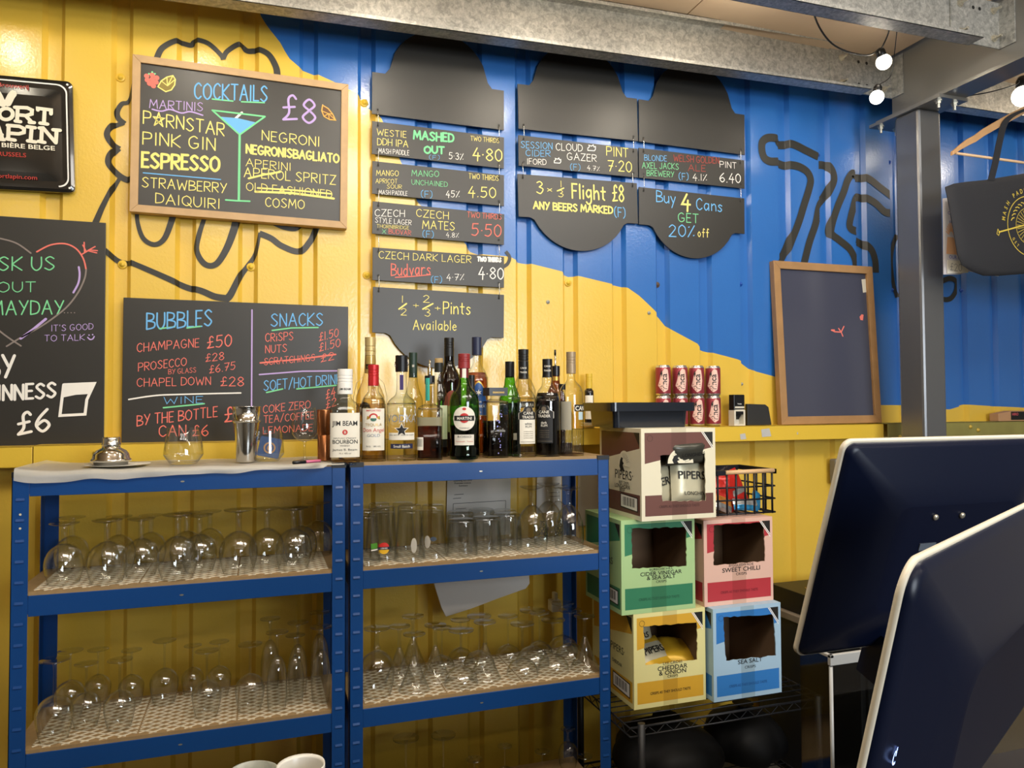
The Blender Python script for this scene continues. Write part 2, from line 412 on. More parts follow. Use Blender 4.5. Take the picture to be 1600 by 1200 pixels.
def mural_material():
    m, nt, b = nmat('painted_container_wall')
    bd = [(0, -600), (385, -60), (407, 24), (417.5, 41), (437.5, 66), (450.6, 90), (468, 105), (493.5, 115), (518, 126), (541, 138), (560, 146), (566, 157), (575, 165), (594, 181), (610, 215), (626, 252), (652, 312), (661, 321), (690, 345), (729, 382), (733, 391), (750, 397), (797, 401), (813, 410), (829.5, 412), (882, 425), (886, 432), (904, 431), (956, 443.5), (981, 449.5), (1000, 463), (1025, 487), (1047, 514), (1093.5, 539), (1096, 547), (1113, 551), (1155, 562), (1179, 580), (1209, 588), (1300, 620), (1375, 633), (1410, 633), (1483, 640), (1510, 632), (1558, 635), (1700, 641)]
    X0, X1, Z0, Z1 = -3.2, 5.4, 1.2, 3.4
    pts = []
    for px, py in bd:
        q = P(px, py, YW); pts.append(((q.x-X0)/(X1-X0), min(1, max(0, (q.z-Z0)/(Z1-Z0)))))
    geo = N(nt, 'ShaderNodeNewGeometry'); sep = N(nt, 'ShaderNodeSeparateXYZ'); nt.links.new(geo.outputs['Position'], sep.inputs[0])
    mx = N(nt, 'ShaderNodeMapRange'); mx.inputs[1].default_value = pts[1][0]*(X1-X0)+X0; mx.inputs[2].default_value = P(1700, 641, YW).x
    xa, xb = mx.inputs[1].default_value, mx.inputs[2].default_value
    nt.links.new(sep.outputs['X'], mx.inputs[0])
    fc = N(nt, 'ShaderNodeFloatCurve'); cv = fc.mapping.curves[0]
    q = [((p[0]*(X1-X0)+X0-xa)/(xb-xa), p[1]) for p in pts[1:]]
    while len(cv.points) > 2: cv.points.remove(cv.points[1])
    cv.points[0].location = (0, q[0][1]); cv.points[-1].location = (1, q[-1][1])
    for x, y in q[1:-1]: cv.points.new(x, y)
    for p in cv.points: p.handle_type = 'VECTOR'
    fc.mapping.update(); nt.links.new(mx.outputs[0], fc.inputs['Value'])
    mz = N(nt, 'ShaderNodeMapRange'); mz.inputs[1].default_value = Z0; mz.inputs[2].default_value = Z1; nt.links.new(sep.outputs['Z'], mz.inputs[0])
    gt = N(nt, 'ShaderNodeMath', operation='GREATER_THAN'); nt.links.new(mz.outputs[0], gt.inputs[0]); nt.links.new(fc.outputs[0], gt.inputs[1])
    gx = N(nt, 'ShaderNodeMath', operation='GREATER_THAN'); nt.links.new(sep.outputs['X'], gx.inputs[0]); gx.inputs[1].default_value = xa
    mu = N(nt, 'ShaderNodeMath', operation='MULTIPLY'); nt.links.new(gt.outputs[0], mu.inputs[0]); nt.links.new(gx.outputs[0], mu.inputs[1])
    no = N(nt, 'ShaderNodeTexNoise'); no.inputs['Scale'].default_value = 3.0; no.inputs['Detail'].default_value = 6
    nt.links.new(geo.outputs['Position'], no.inputs['Vector'])
    def two(c0, c1):
        r = N(nt, 'ShaderNodeMix', data_type='RGBA'); r.inputs['A'].default_value = lin(c0)+(1,); r.inputs['B'].default_value = lin(c1)+(1,)
        nt.links.new(no.outputs['Fac'], r.inputs['Factor']); return r
    ye, bl = two('dbb23a', 'e6c250'), two('2562ad', '3272bd')
    mc = N(nt, 'ShaderNodeMix', data_type='RGBA'); nt.links.new(mu.outputs[0], mc.inputs['Factor']); nt.links.new(ye.outputs['Result'], mc.inputs['A']); nt.links.new(bl.outputs['Result'], mc.inputs['B'])
    nt.links.new(mc.outputs['Result'], b.inputs['Base Color'])
    b.inputs['Roughness'].default_value = 0.30; b.inputs['Coat Weight'].default_value = 0.7; b.inputs['Coat Roughness'].default_value = 0.16
    n2 = N(nt, 'ShaderNodeTexNoise'); n2.inputs['Scale'].default_value = 110; n2.inputs['Detail'].default_value = 3; nt.links.new(geo.outputs['Position'], n2.inputs['Vector'])
    bp = N(nt, 'ShaderNodeBump'); bp.inputs['Strength'].default_value = 0.16; bp.inputs['Distance'].default_value = 0.003
    nt.links.new(n2.outputs['Fac'], bp.inputs['Height']); nt.links.new(bp.outputs[0], b.inputs['Normal']); nt.links.new(bp.outputs[0], b.inputs['Coat Normal'])
    return m
MURAL = mural_material()
BRUSH = mat('black_mural_paint', '2a2924', 0.42)
YELLOW = mat('yellow_gloss_paint', 'dfba3e', 0.35, bump=0.1, bscale=120)

wb = MB()
for (a, ya), (b, yb) in zip(PROF, PROF[1:]):
    wb.add([(a, YW+ya, -0.0), (b, YW+yb, 0.0), (b, YW+yb, 3.3), (a, YW+ya, 3.3)], [(0, 1, 2, 3)], 0)
# the painted lines follow the corrugation
BN = [0]
def brush(pts, w, curve=True, c=None):
    BN[0] += 1; off = .0020+.00012*(BN[0] % 8)
    q = [(c[0]+x/c[2], c[1]+y/c[2]) if c else (x, y) for x, y in pts]
    q = [P(x, y, YW) for x, y in q]; q = [(v.x, v.z) for v in q]
    if curve: q = smooth(q, 8)
    d = [q[0]]
    for a, b in zip(q, q[1:]):
        n = max(1, int(math.hypot(b[0]-a[0], b[1]-a[1])/0.0028))
        d += [(a[0]+(b[0]-a[0])*i/n, a[1]+(b[1]-a[1])*i/n) for i in range(1, n+1)]
    L = []
    for i, p in enumerate(d):
        a, b = d[max(i-2, 0)], d[min(i+2, len(d)-1)]; dx, dz = b[0]-a[0], b[1]-a[1]; l = math.hypot(dx, dz) or 1
        ww = w[0]+(w[1]-w[0])*i/max(1, len(d)-1) if isinstance(w, tuple) else w
        L.append((-dz/l*ww/2, dx/l*ww/2))
    K = 14; vs = []
    for p, n in zip(d, L):
        for j in range(K+1):
            t = 1-2*j/K; x, z = p[0]+n[0]*t, p[1]+n[1]*t; vs.append((x, wall_y(x)-off, z))
    fs = [(i*(K+1)+j, i*(K+1)+j+1, (i+1)*(K+1)+j+1, (i+1)*(K+1)+j) for i in range(len(d)-1) for j in range(K)]
    wb.add(vs, fs, 1)
A1 = (0, 0, 2.857); A2 = (0, 320, 2.857); A6 = (1160, 180, 5.0); A7 = (1150, 300, 3.0)
brush([(700, 262), (725, 215), (790, 182), (850, 192), (870, 178), (930, 195), (985, 245), (997, 268)], (.020, .016), c=A1)
brush([(997, 262), (1015, 230), (1070, 198), (1105, 218), (1150, 220), (1200, 245), (1232, 300), (1238, 340)], (.016, .024), c=A1)
brush([(600, 350), (575, 440), (540, 455), (520, 490), (525, 520), (552, 545)], (.008, .020), c=A1)
brush([(550, 540), (500, 560), (478, 600), (500, 640), (528, 660)], (.014, .024), c=A1)
brush([(528, 655), (492, 690), (485, 730), (520, 770), (560, 795), (600, 795)], (.018, .022), c=A1)
brush([(530, 790), (495, 850), (455, 930), (425, 1000), (400, 1060)], (.012, .022), False, c=A1)
brush([(425, 170), (470, 205), (520, 245), (560, 258), (600, 262)], .018, c=A2)
brush([(580, 256), (660, 290), (740, 325), (830, 365), (900, 385), (960, 410), (1015, 418)], (.018, .024), c=A2)
brush([(1005, 425), (1030, 400), (1070, 320), (1105, 270), (1140, 215), (1160, 125)], (.026, .010), c=A2)
brush([(1158, 128), (1210, 150), (1260, 185), (1335, 208), (1385, 160), (1412, 105), (1425, 60)], .022, c=A2)
brush([(1200, 70), (1260, 100), (1320, 108), (1345, 80)], .016, c=A2)
brush([(612, 20), (615, 80), (640, 150), (690, 178), (735, 150), (770, 60), (780, 10)], (.012, .022), c=A2)
brush([(920, 40), (890, 130), (878, 205), (915, 265), (965, 265), (1010, 200), (1045, 110), (1065, 30)], (.014, .028), c=A2)
brush([(1195, 40), (1270, 70), (1340, 85), (1380, 75)], .016, c=A2)
T = .038
brush([(590, 325), (500, 280), (390, 228), (290, 222), (270, 185), (200, 178), (155, 210), (150, 275), (170, 335), (215, 362), (280, 365), (340, 385), (430, 400), (500, 440), (530, 500), (520, 570), (480, 700), (440, 830), (390, 960), (350, 1060), (310, 1140), (270, 1240)], T, c=A6)
brush([(600, 380), (660, 385), (700, 430), (715, 500), (690, 570), (650, 640), (600, 710), (570, 850), (520, 1000), (480, 1160), (460, 1230)], T, c=A6)
brush([(1165, 635), (1080, 570), (980, 495), (890, 480), (860, 455), (820, 510), (790, 600), (740, 720), (700, 850), (695, 925), (760, 980), (840, 1050), (880, 1140), (880, 1220)], T, c=A6)
brush([(1165, 765), (1110, 755), (1040, 690), (970, 650), (895, 640), (860, 740), (835, 850), (850, 890), (900, 910)], T, c=A6)
brush([(890, 970), (960, 1010), (1010, 1060), (1035, 1140), (1040, 1230)], T, c=A6)
brush([(1225, 930), (1195, 1030), (1185, 1150), (1200, 1300), (1230, 1420)], .022, c=A6)
brush([(960, 420), (1000, 405), (1030, 420), (1030, 460), (1010, 495), (985, 505), (960, 500)], .026, c=A7)
brush([(790, 393), (796, 402), (793, 412), (786, 417)], .014)
# hex screws through the sheet
def screw(px, py, m, r=.012):
    q = P(px, py, YW); y = wall_y(q.x)
    wb.lathe([(r*1.3, 0), (r*1.3, .003), (r, .004), (r*.62, .004), (r*.62, .010), (0, .011)], 10, m)
    n = 6*10; 
    for i in range(len(wb.v)-n, len(wb.v)):
        x, yy, z = wb.v[i]; wb.v[i] = (q.x+x, y-z, q.z+yy)
for px, py in ((187, 118), (190, 412), (392, 416), (574, 429), (570, 158), (890, 441)): screw(px, py, 2)
for px, py in ((1281, 241), (1394, 252), (1161, 443), (1398, 452), (1506, 350), (1507, 453)): screw(px, py, 3, .008)
screw(1030, 444, 4, .010)
for px, py in ((856, 472), (1014, 489), (1161, 600)): screw(px, py, 5, .006)
wall = struct(wb.build('wall_back', [MURAL, BRUSH, YELLOW, mat('blue_gloss_screw', '1453ae', .3), mat('rusty_screw', '5d4a3c', .6), mat('grey_plug', '9a9c98', .5)]))

PLASTER = mat('grey_plaster', 'a8a49c', 0.8, var=.06)
CONC = mat('concrete_floor', '57534d', 0.75, var=.15, vscale=3)
CEIL = mat('fibre_board_ceiling', 'cdb599', 0.75, var=.07, vscale=6)
struct(MB().box(-3.2, 5.4, -3.2, 3.0, -0.1, 0.0).build('floor', CONC))
struct(MB().box(-3.3, -3.2, -3.2, 3.0, 0, 3.3).build('wall_left', PLASTER))
struct(MB().box(5.4, 5.5, -3.2, 3.0, 0, 3.3).build('wall_right', PLASTER))
struct(MB().box(-3.3, 5.5, -3.3, -3.2, 0, 3.3).build('wall_front', PLASTER))
cb = MB(); ZC = EYE+1.60
for x0, x1 in ((-3.2, -1.9), (-1.894, -.6), (-.594, .69), (.696, 1.65), (1.656, 2.745), (2.855, 4.1), (4.106, 5.4)):
    cb.box(x0, x1, -3.2, 2.9, ZC, ZC+.02)
struct(cb.build('ceiling', CEIL))

# steel frame: purlins, beam, column ------------------------------------------------
def purlin(name, x0, x1, yl, zb, dz=0.0, h=.205):
    b = MB(); t = .0025; yw = yl+.065
    def seg(y0, y1, z0, z1):
        v = [(x, y, z+(dz if x == x1 else 0)) for x in (x0, x1) for y in (y0, y1) for z in (z0, z1)]; b.hexa(v)
    seg(yl, yw, zb, zb+t); seg(yl, yl+t, zb, zb+.016); seg(yw-t, yw, zb, zb+h); seg(yl, yw, zb+h-t, zb+h); seg(yl, yl+t, zb+h-.016, zb+h)
    return struct(b.build(name, GALV))
z1 = (P(700, 47, 2.6).z, P(1200, 117, 2.6).z); sl = (z1[1]-z1[0])/(P(1200, 117, 2.6).x-P(700, 47, 2.6).x)
zat = lambda x: z1[0]+sl*(x-P(700, 47, 2.6).x)
purlin('trim_1', -3.2, 2.60, 2.60, zat(-3.2), zat(2.60)-zat(-3.2))
purlin('trim_2', -3.2, 2.62, 2.07, P(1519, 55, 2.07).z-.01*5.7, .01*5.7)
purlin('trim_3', 2.86, 5.4, 2.60, EYE+1.40, 0.03)
purlin('trim_4', 2.86, 5.4, 2.07, EYE+1.41, 0.03)
bm_ = MB(); zf = EYE+1.305
bm_.box(2.72, 2.85, -3.2, 2.70, zf, zf+.014); bm_.box(2.72, 2.85, -3.2, 2.70, zf+.35, zf+.364); bm_.box(2.779, 2.791, -3.2, 2.66, zf+.014, zf+.35)
beam = struct(bm_.build('trim_5', DARKSTEEL))
beam['label'] = 'dark grey steel I beam running from the wall over the column'
cm_ = MB(); cx0, cx1, cy0, cy1 = 2.715, 2.845, 2.46, 2.59
cm_.box(cx0, cx1, cy0, cy1, 0, zf-.014)
col = struct(cm_.build('trim_6', mat('column_paint', '77787a', .26, .6, bump=.03, bscale=30), bevel=.012))
pl = MB(); pl.box(2.70, 2.86, 2.34, 2.72, zf-.014, zf)
pl.build('base_plate', DARKSTEEL, col)
def bolt(b, x, y, z, r=.011, up=-1, m=0):
    pr = [(r*1.5, 0), (r*1.5, .003), (r, .003), (r, .013), (r*.55, .013), (r*.55, .030), (0, .031)]
    s0 = len(b.v); b.lathe(pr, 6, m, smooth=False)
    for i in range(s0, len(b.v)):
        vx, vy, vz = b.v[i]; b.v[i] = (x+vx, y+vy, z+up*vz)
for x, y in ((2.735, 2.375), (2.825, 2.375), (2.735, 2.685), (2.825, 2.685)):
    q = MB(); bolt(q, x, y, zf-.014); q.build('bolt', BOLT, col)
def cleat(parent, x0, x1, y, z0, z1):
    b = MB(); b.box(x0, x1, y-.006, y, z0, z1); b.box(x1-.006, x1, y-.07, y, z0, z1)
    o = b.build('cleat', GALV, parent)
    for fx in (.18, .86):
        for fz in (.2, .8):
            q = MB(); s0 = 0; q.lathe([(.016, 0), (.016, .003), (.010, .003), (.010, .012), (.006, .012), (.006, .034), (0, .035)], 6, smooth=False)
            q.v = [(x0+(x1-x0)*fx+vx, y-.006-vz, z0+(z1-z0)*fz+vy) for vx, vy, vz in q.v]; q.build('bolt', BOLT, o)
    h = MB()
    for fx in (.45, .58):
        for fz in (.22, .78):
            h.add([(x0+(x1-x0)*fx+.008*math.cos(a*PI/3), y-.0066, z0+(z1-z0)*fz+.008*math.sin(a*PI/3)) for a in range(6)], [list(range(6))])
    h.build('bolt_hole', INK, o)
cleat(beam, 2.42, 2.778, 2.661, zat(2.5)+.005, zat(2.5)+.19)
cleat(beam, 2.52, 2.778, 2.131, EYE+1.405, EYE+1.59)

# sheeting rail that makes the ledge ------------------------------------------------
def ledge(name, x0, x1, zt, zb, m, yf=2.742):
    b = MB(); b.box(x0, x1, yf, yf+.004, zb, zt); b.box(x0, x1, yf, YW+.026, zt-.004, zt); b.box(x0, x1, yf, yf+.03, zb, zb+.004)
    return struct(b.build(name, m, bevel=.0015))
xs = P(51, 716, 2.742).x
ledge('trim_7', -3.2, xs-.0012, EYE-.122, EYE-.190, YELLOW); ledge('trim_8', xs+.0012, .92, EYE-.119, EYE-.188, YELLOW)
lr = ledge('trim_9', .925, 2.775, EYE-.092, EYE-.160, YELLOW)
ledge('trim_10', 2.80, 5.4, EYE-.090, EYE-.158, mat('worn_olive_rail', '8e8648', .5, var=.25, vscale=14))
YL = 2.742
b = MB()
def lscrew(b, px, py, m=0):
    q = P(px, py, YL); s0 = len(b.v); b.lathe([(.010, 0), (.010, .003), (.006, .003), (.006, .008), (0, .009)], 8, m)
    for i in range(s0, len(b.v)):
        x, y, z = b.v[i]; b.v[i] = (q.x+x, YL-z, q.z+y)
for px, py in ((150, 708), (1406, 683), (1516, 667), (1528, 672)): lscrew(b, px, py)
b.build('rail_screw', mat('yellow_screw', 'c9a83c', .4), lr)
b = MB()
for px, py, w, h in ((1161, 682, 5, 5), (1197, 676, 8, 7), (1246, 677, 1, 2)):
    b.flat([[(P(px+dx*w, py+dy*h, YL).x, P(px+dx*w, py+dy*h, YL).z) for dx, dy in ((-1, -.7), (.6, -1), (1, .8), (-.8, 1))]], lambda u, v: (u, YL-.001, v), 0)
b.build('bare_patch', mat('chipped_paint', 'b9b7b2', .6), lr)
ZLL, ZLR = EYE-.119, EYE-.092

# ================================================================== CHALKBOARDS AND SIGNS
YB = 2.826
def slab(bd, t=.008, name='panel', m=BOARD, pts=None, bevel=.0012):
    q = MB().prism(pts or [(0, 0), (bd.w, 0), (bd.w, bd.h), (0, bd.h)], 0, t)
    return q.build(name, m, bd.t, bevel=bevel)
def framed(bd, fw, t, fm, pm, rec=.008):
    b = MB(); w, h = bd.w, bd.h
    for o in (([(0, 0), (w, 0), (w-fw, fw), (fw, fw)]), ([(w, 0), (w, h), (w-fw, h-fw), (w-fw, fw)]), ([(w, h), (0, h), (fw, h-fw), (w-fw, h-fw)]), ([(0, h), (0, 0), (fw, fw), (fw, h-fw)])):
        b.prism(o, -rec, t)
    b.build('frame', fm, bd.t, bevel=.0015)
    MB().box(fw*.9, w-fw*.9, 0, t-.002, fw*.9, h-fw*.9).build('panel', pm, bd.t)

# cocktails, oak frame
bd = Board('cocktail_menu_board', 'oak framed chalkboard headed COCKTAILS with a drawn martini glass', 'chalkboard', P(202.5, 331, 2.805), P(541.8, 358, 2.805), P(204, 85, 2.805), group=None)
framed(bd, .026, .028, OAK, BOARD)
c = A1
bd.write('COCKTAILS', (868, 440), (1192, 452), 70, 'blue', c=c); bd.line([(948, 443), (1040, 452)], 'green', .005, c); bd.line([(1078, 455), (1180, 459)], 'green', .005, c)
bd.write('MARTINIS', (668, 482), (905, 497), 38, 'purple', c=c); bd.line([(680, 488), (720, 497), (760, 489), (810, 505), (850, 499), (905, 515)], 'purple', .005, c, True)
bd.write('P*RNSTAR', (640, 553), (1000, 606), 57, 'yellow', c=c); bd.write('PINK GIN', (638, 643), (960, 672), 55, 'yellow', c=c)
bd.write('ESPRESSO', (635, 745), (978, 765), 64, 'yellow', .009, c=c); bd.line([(640, 772), (985, 802)], 'blue', .004, c)
bd.write('STRAWBERRY', (635, 835), (1010, 862), 44, 'yellow', c=c); bd.write('DAIQUIRI', (695, 907), (980, 932), 44, 'yellow', c=c)
bd.write('£', (1262, 538), (1325, 540), 112, 'purple', .008, c=c); bd.write('8', (1350, 549), (1408, 551), 105, 'purple', .008, c=c)
bd.write('NEGRONI', (1170, 626), (1425, 655), 43, 'yellow', c=c); bd.write('NEGRONISBAGLIATO', (1100, 684), (1512, 726), 38, 'yellow', .0065, c=c)
bd.write('APERINI', (1098, 742), (1297, 762), 34, 'yellow', c=c); bd.write('APEROL SPRITZ', (1090, 790), (1498, 824), 42, 'yellow', c=c)
bd.line([(1110, 797), (1180, 780), (1250, 768)], 'yellow', .007, c); bd.write('OLD FASHIONED', (1100, 850), (1480, 886), 36, 'yellow', c=c)
bd.line([(1140, 856), (1300, 862), (1490, 887)], 'yellow', .008, c); bd.line([(1150, 840), (1320, 850), (1480, 866)], 'yellow', .006, c)
bd.write('COSMO', (1185, 922), (1358, 934), 40, 'yellow', c=c)
bd.fill([(976, 521), (1060, 528), (1142, 547), (1070, 600)], 'blue', c); bd.line([(948, 493), (1183, 521), (1070, 602), (948, 493)], 'green', .006, c)
bd.line([(1070, 602), (1066, 895)], 'green', .008, c); bd.line([(1008, 893), (1060, 897), (1115, 899)], 'green', .006, c)
bd.line([(1080, 503), (1022, 557)], 'white', .008, c); bd.dot(1030, 546, 14, 'red', c)
for x, y in ((655, 340), (680, 336), (700, 348), (658, 358), (680, 355), (697, 368), (668, 374), (685, 384), (676, 372)): bd.dot(x, y, 12, 'red', c)
bd.line([(665, 330), (678, 335), (692, 330), (679, 335), (680, 322)], 'green', .006, c)
def slice_(bd, pts, col, inner, c):
    bd.fill(pts, mat('dull_'+col, '8d7c40' if col == 'yellow' else '6b4f3c', .8), c); ctr = inner
    n = len(pts)
    bd.line(pts+[pts[0]], col, .004, c)
    for i in range(1, n-1): bd.line([ctr, pts[i]], col, .003, c)
slice_(bd, [(705, 388), (720, 362), (745, 345), (772, 338), (783, 355), (780, 380), (765, 402), (740, 410)], 'yellow', (748, 384), c)
slice_(bd, [(1440, 470), (1436, 495), (1446, 520), (1470, 534), (1498, 537), (1485, 510), (1465, 485)], 'orange', (1466, 508), c)
bd.line([(1440, 468), (1436, 495), (1446, 520), (1470, 534), (1498, 537), (1440, 468)], 'white', .003, c)
bd.done()

# large board at the far left
bd = Board('mayday_chalkboard', 'large unframed chalkboard with a red chalk heart and a drawn pint glass', 'chalkboard', P(-260, 706.5, YB), P(162, 697.5, YB), P(-260, 327, YB))
bd.h = (P(163, 348, YB)-P(162, 697.5, YB)).length; slab(bd); c = A2
bd.write('ASK US', (-75, 293), (243, 291), 60, 'green', c=c); bd.write('ABOUT', (-140, 390), (158, 388), 45, 'green', c=c)
bd.write('MAYDAY', (-40, 490), (282, 487), 62, 'green', c=c)
for x in (288, 303, 318, 333): bd.dot(x, 482, 3, 'grey', c)
bd.write("IT'S GOOD", (230, 565), (415, 556), 27, 'purple', c=c); bd.write('TO TALK', (200, 610), (378, 604), 27, 'purple', c=c)
bd.dot(398, 582, 3.5, 'purple', c); bd.dot(414, 580, 3.5, 'purple', c); bd.line([(392, 592), (402, 601), (414, 599), (421, 588)], 'purple', .004, c, True)
bd.line([(165, 210), (225, 180), (290, 174), (340, 196), (372, 240), (385, 290)], 'red', .005, c, True)
bd.line([(385, 290), (378, 330), (350, 390), (305, 450), (250, 497), (180, 545), (95, 592), (30, 632)], 'grey', .005, c, True)
bd.line([(-120, 165), (-40, 148), (20, 155), (80, 175), (138, 216)], 'grey', .005, c, True); bd.line([(-120, 165), (-175, 260), (-150, 400), (-60, 510), (20, 580), (94, 630)], 'grey', .005, c, True)
for q in ([(365, 222), (400, 202), (435, 205)], [(385, 208), (370, 180)], [(392, 205), (425, 187)], [(395, 206), (432, 215)], [(378, 214), (376, 168)]): bd.line(q, 'red', .004, c)
bd.line([(352, 278), (356, 310), (350, 350), (328, 392)], 'purple', .006, c, True); bd.line([(205, 510), (150, 555), (93, 597)], 'purple', .008, c)
bd.write('BY', (-60, 770), (62, 772), 98, 'white', .009, c=c); bd.write('GUINNESS', (-120, 880), (248, 858), 66, 'white', .008, c=c)
bd.write('£6', (80, 1030), (222, 1008), 96, 'white', .009, c=c)
bd.fill([(285, 803), (422, 797), (396, 845), (340, 848), (282, 860)], 'white', c); bd.line([(285, 803), (422, 797), (388, 870), (380, 935), (268, 941), (285, 803)], 'white', .009, c)
bd.done()

# bubbles and snacks board
bd = Board('bubbles_chalkboard', 'unframed chalkboard price list headed BUBBLES and SNACKS, standing on the yellow ledge', 'chalkboard', P(189.5, 693.5, YB), P(543, 688, YB), P(191, 464.6, YB))
slab(bd); c = A2
bd.write('BUBBLES', (655, 557), (945, 540), 72, 'blue', c=c); bd.line([(712, 553), (780, 545)], 'green', .005, c); bd.line([(835, 550), (895, 543)], 'green', .005, c)
bd.line([(1125, 470), (1123, 900)], 'purple', .005, c)
bd.write('CHAMPAGNE', (612, 657), (888, 634), 38, 'red', c=c); bd.write('£50', (925, 642), (1033, 628), 52, 'red', c=c)
bd.write('PROSECCO', (618, 742), (832, 718), 36, 'red', c=c); bd.write('£28', (918, 702), (1000, 690), 34, 'red', c=c); bd.write('£6.75', (935, 752), (1050, 735), 34, 'red', c=c)
bd.write('BY GLASS', (752, 757), (875, 748), 22, 'red', c=c); bd.write('CHAPEL DOWN', (612, 812), (940, 803), 36, 'red', c=c); bd.write('£28', (985, 810), (1088, 808), 40, 'red', c=c)
bd.line([(575, 869), (680, 853), (780, 847), (1075, 840)], 'white', .005, c, True)
bd.write('WINE', (732, 888), (905, 885), 30, 'blue', c=c); bd.line([(730, 906), (912, 888)], 'green', .005, c)
bd.write('BY THE BOTTLE', (612, 987), (970, 945), 46, 'red', c=c); bd.write('£', (1003, 972), (1040, 970), 66, 'red', c=c); bd.write('CAN £6', (710, 1034), (930, 1030), 48, 'red', c=c)
bd.write('SNACKS', (1210, 542), (1440, 537), 55, 'blue', c=c); bd.line([(1215, 561), (1300, 550), (1420, 548)], 'green', .005, c)
bd.write('CRiSPS', (1185, 612), (1308, 603), 36, 'red', c=c); bd.write('£1.50', (1425, 610), (1510, 586), 36, 'red', c=c)
bd.write('NUTS', (1185, 662), (1280, 656), 34, 'red', c=c); bd.write('£1.50', (1425, 655), (1518, 632), 36, 'red', c=c)
bd.write('SCRATCHiNGS', (1180, 716), (1405, 696), 30, 'red', c=c); bd.write('£2', (1432, 704), (1490, 690), 34, 'red', c=c); bd.line([(1162, 706), (1330, 690), (1498, 668)], 'red', .006, c)
bd.line([(1158, 758), (1350, 743), (1530, 741)], 'purple', .005, c)
bd.write('SOFT/HOT DRINKS', (1178, 830), (1548, 796), 44, 'blue', c=c); bd.line([(1190, 838), (1262, 822)], 'green', .005, c); bd.line([(1325, 822), (1500, 806)], 'green', .005, c)
bd.write('£4', (1455, 868), (1497, 850), 38, 'red', c=c); bd.write('£2', (1455, 910), (1500, 895), 36, 'red', c=c)
bd.write('COKE ZERO', (1175, 930), (1385, 907), 34, 'red', c=c); bd.write('TEA/COFFEE', (1178, 974), (1400, 955), 32, 'red', c=c); bd.write('LEMONADE', (1175, 1022), (1395, 1008), 30, 'red', c=c)
bd.done()

# black drip-edged beer list: hanging panels in three columns -------------------------
YS = 2.822
HOOK = mat('bright_wire', 'cfcfcb', .25, 1.0)
C3 = (560, 60, 5.333); C4 = (560, 240, 4.0); C5 = (790, 60, 3.3325)
def bulge(w, h, up, sh=.05, sag=.12, step=.022):
    if up: sag = .175
    pts = []; n = 20; half = w/2-sh-.018
    R = (half*half+sag*sag)/(2*sag)
    arc = [(w/2-half+2*half*i/n, 0) for i in range(n+1)]
    arc = [(x, math.sqrt(max(0, R*R-(x-w/2)**2))-(R-sag)) for x, _ in arc]
    if up:
        pts = [(0, 0), (w, 0), (w, h), (w-sh, h)]+[(x, h+step+z) for x, z in arc[::-1]]+[(sh, h)]+[(0, h)]
    else:
        pts = [(0, h), (0, 0), (sh, 0)]+[(x, -step*.4-z) for x, z in arc]+[(w-sh, 0), (w, 0), (w, h)]
    return pts
def panel(bl, br, tl, label, shape=None, hooks=True, last=False):
    bd = Board('hanging_sign_panel', label, 'sign', P(*bl, YS), P(*br, YS), P(*tl, YS), group='black beer list panels hanging on the blue and yellow wall')
    pts = None
    if shape == 'up': pts = bulge(bd.w, bd.h, True)
    if shape == 'down': pts = bulge(bd.w, bd.h, False)
    slab(bd, .006, 'panel', BOARD, pts, .0006)
    b = MB()
    for u in (.022, bd.w-.022):
        if shape != 'down': bd.draw([disc((u, .018), .0048, 10)], INK, -.0008)
        if hooks: bd.draw([disc((u, bd.h-.016), .0048, 10)], INK, -.0008)
    if hooks:
        for u in (.022, bd.w-.022):
            MB().tube([(u, .004, bd.h-.018), (u, -.004, bd.h-.016), (u+.001, -.005, bd.h+.008), (u-.001, -.005, bd.h+.036), (u, -.003, bd.h+.046), (u, .004, bd.h+.047)], .0014, 6).build('hook', HOOK, bd.t)
    return bd
panel((581, 177.6), (787.4, 203.4), (581, 112), 'blank black arch topped panel above the MASHED OUT panel', 'up', False).done()
bd = panel((581, 240.4), (787.4, 263.4), (581, 188.8), 'black panel lettered MASHED OUT and 4.80 under the blank panel'); c = C3
bd.write('WESTIE', (155, 806), (398, 828), 52, 'yellow', c=c); bd.write('DDH IPA', (158, 888), (412, 908), 56, 'yellow', c=c); bd.write('MASH PADDLE', (168, 955), (422, 976), 40, 'white', c=c)
bd.write('MASHED', (460, 838), (790, 864), 68, 'green', .0072, c=c); bd.write('OUT', (550, 955), (712, 962), 56, 'green', .0072, c=c); bd.write('(F)', (590, 1008), (675, 1011), 34, 'blue', c=c)
bd.write('5-3%', (755, 1003), (875, 1015), 54, 'white', c=c); bd.write('TWO THIRDS', (935, 852), (1172, 872), 38, 'yellow', c=c); bd.write('4-80', (955, 1008), (1195, 1026), 98, 'yellow', c=c); bd.done()
bd = panel((581.3, 302.5), (787.5, 322), (581.3, 251.3), 'black panel lettered MANGO UNCHAINED and 4.50'); c = C4
bd.write('MANGO', (112, 138), (250, 140), 34, 'yellow', c=c); bd.write('APRICOT', (108, 185), (242, 188), 28, 'yellow', c=c); bd.write('SOUR', (178, 218), (270, 221), 25, 'yellow', c=c); bd.write('MASH PADDLE', (128, 255), (305, 263), 27, 'white', c=c)
bd.write('MANGO', (333, 140), (502, 146), 37, 'green', c=c); bd.write('UNCHAINED', (333, 193), (555, 208), 31, 'green', c=c); bd.write('(F)', (392, 272), (460, 276), 40, 'blue', c=c); bd.write('45%', (548, 272), (632, 276), 40, 'white', c=c)
bd.write('TWO THIRDS', (690, 156), (875, 171), 32, 'yellow', c=c); bd.write('4.50', (688, 268), (857, 276), 64, 'yellow', c=c); bd.done()
bd = panel((581.3, 365), (787.5, 382.5), (581.8, 314.3), 'black panel lettered CZECH MATES and 5.50')
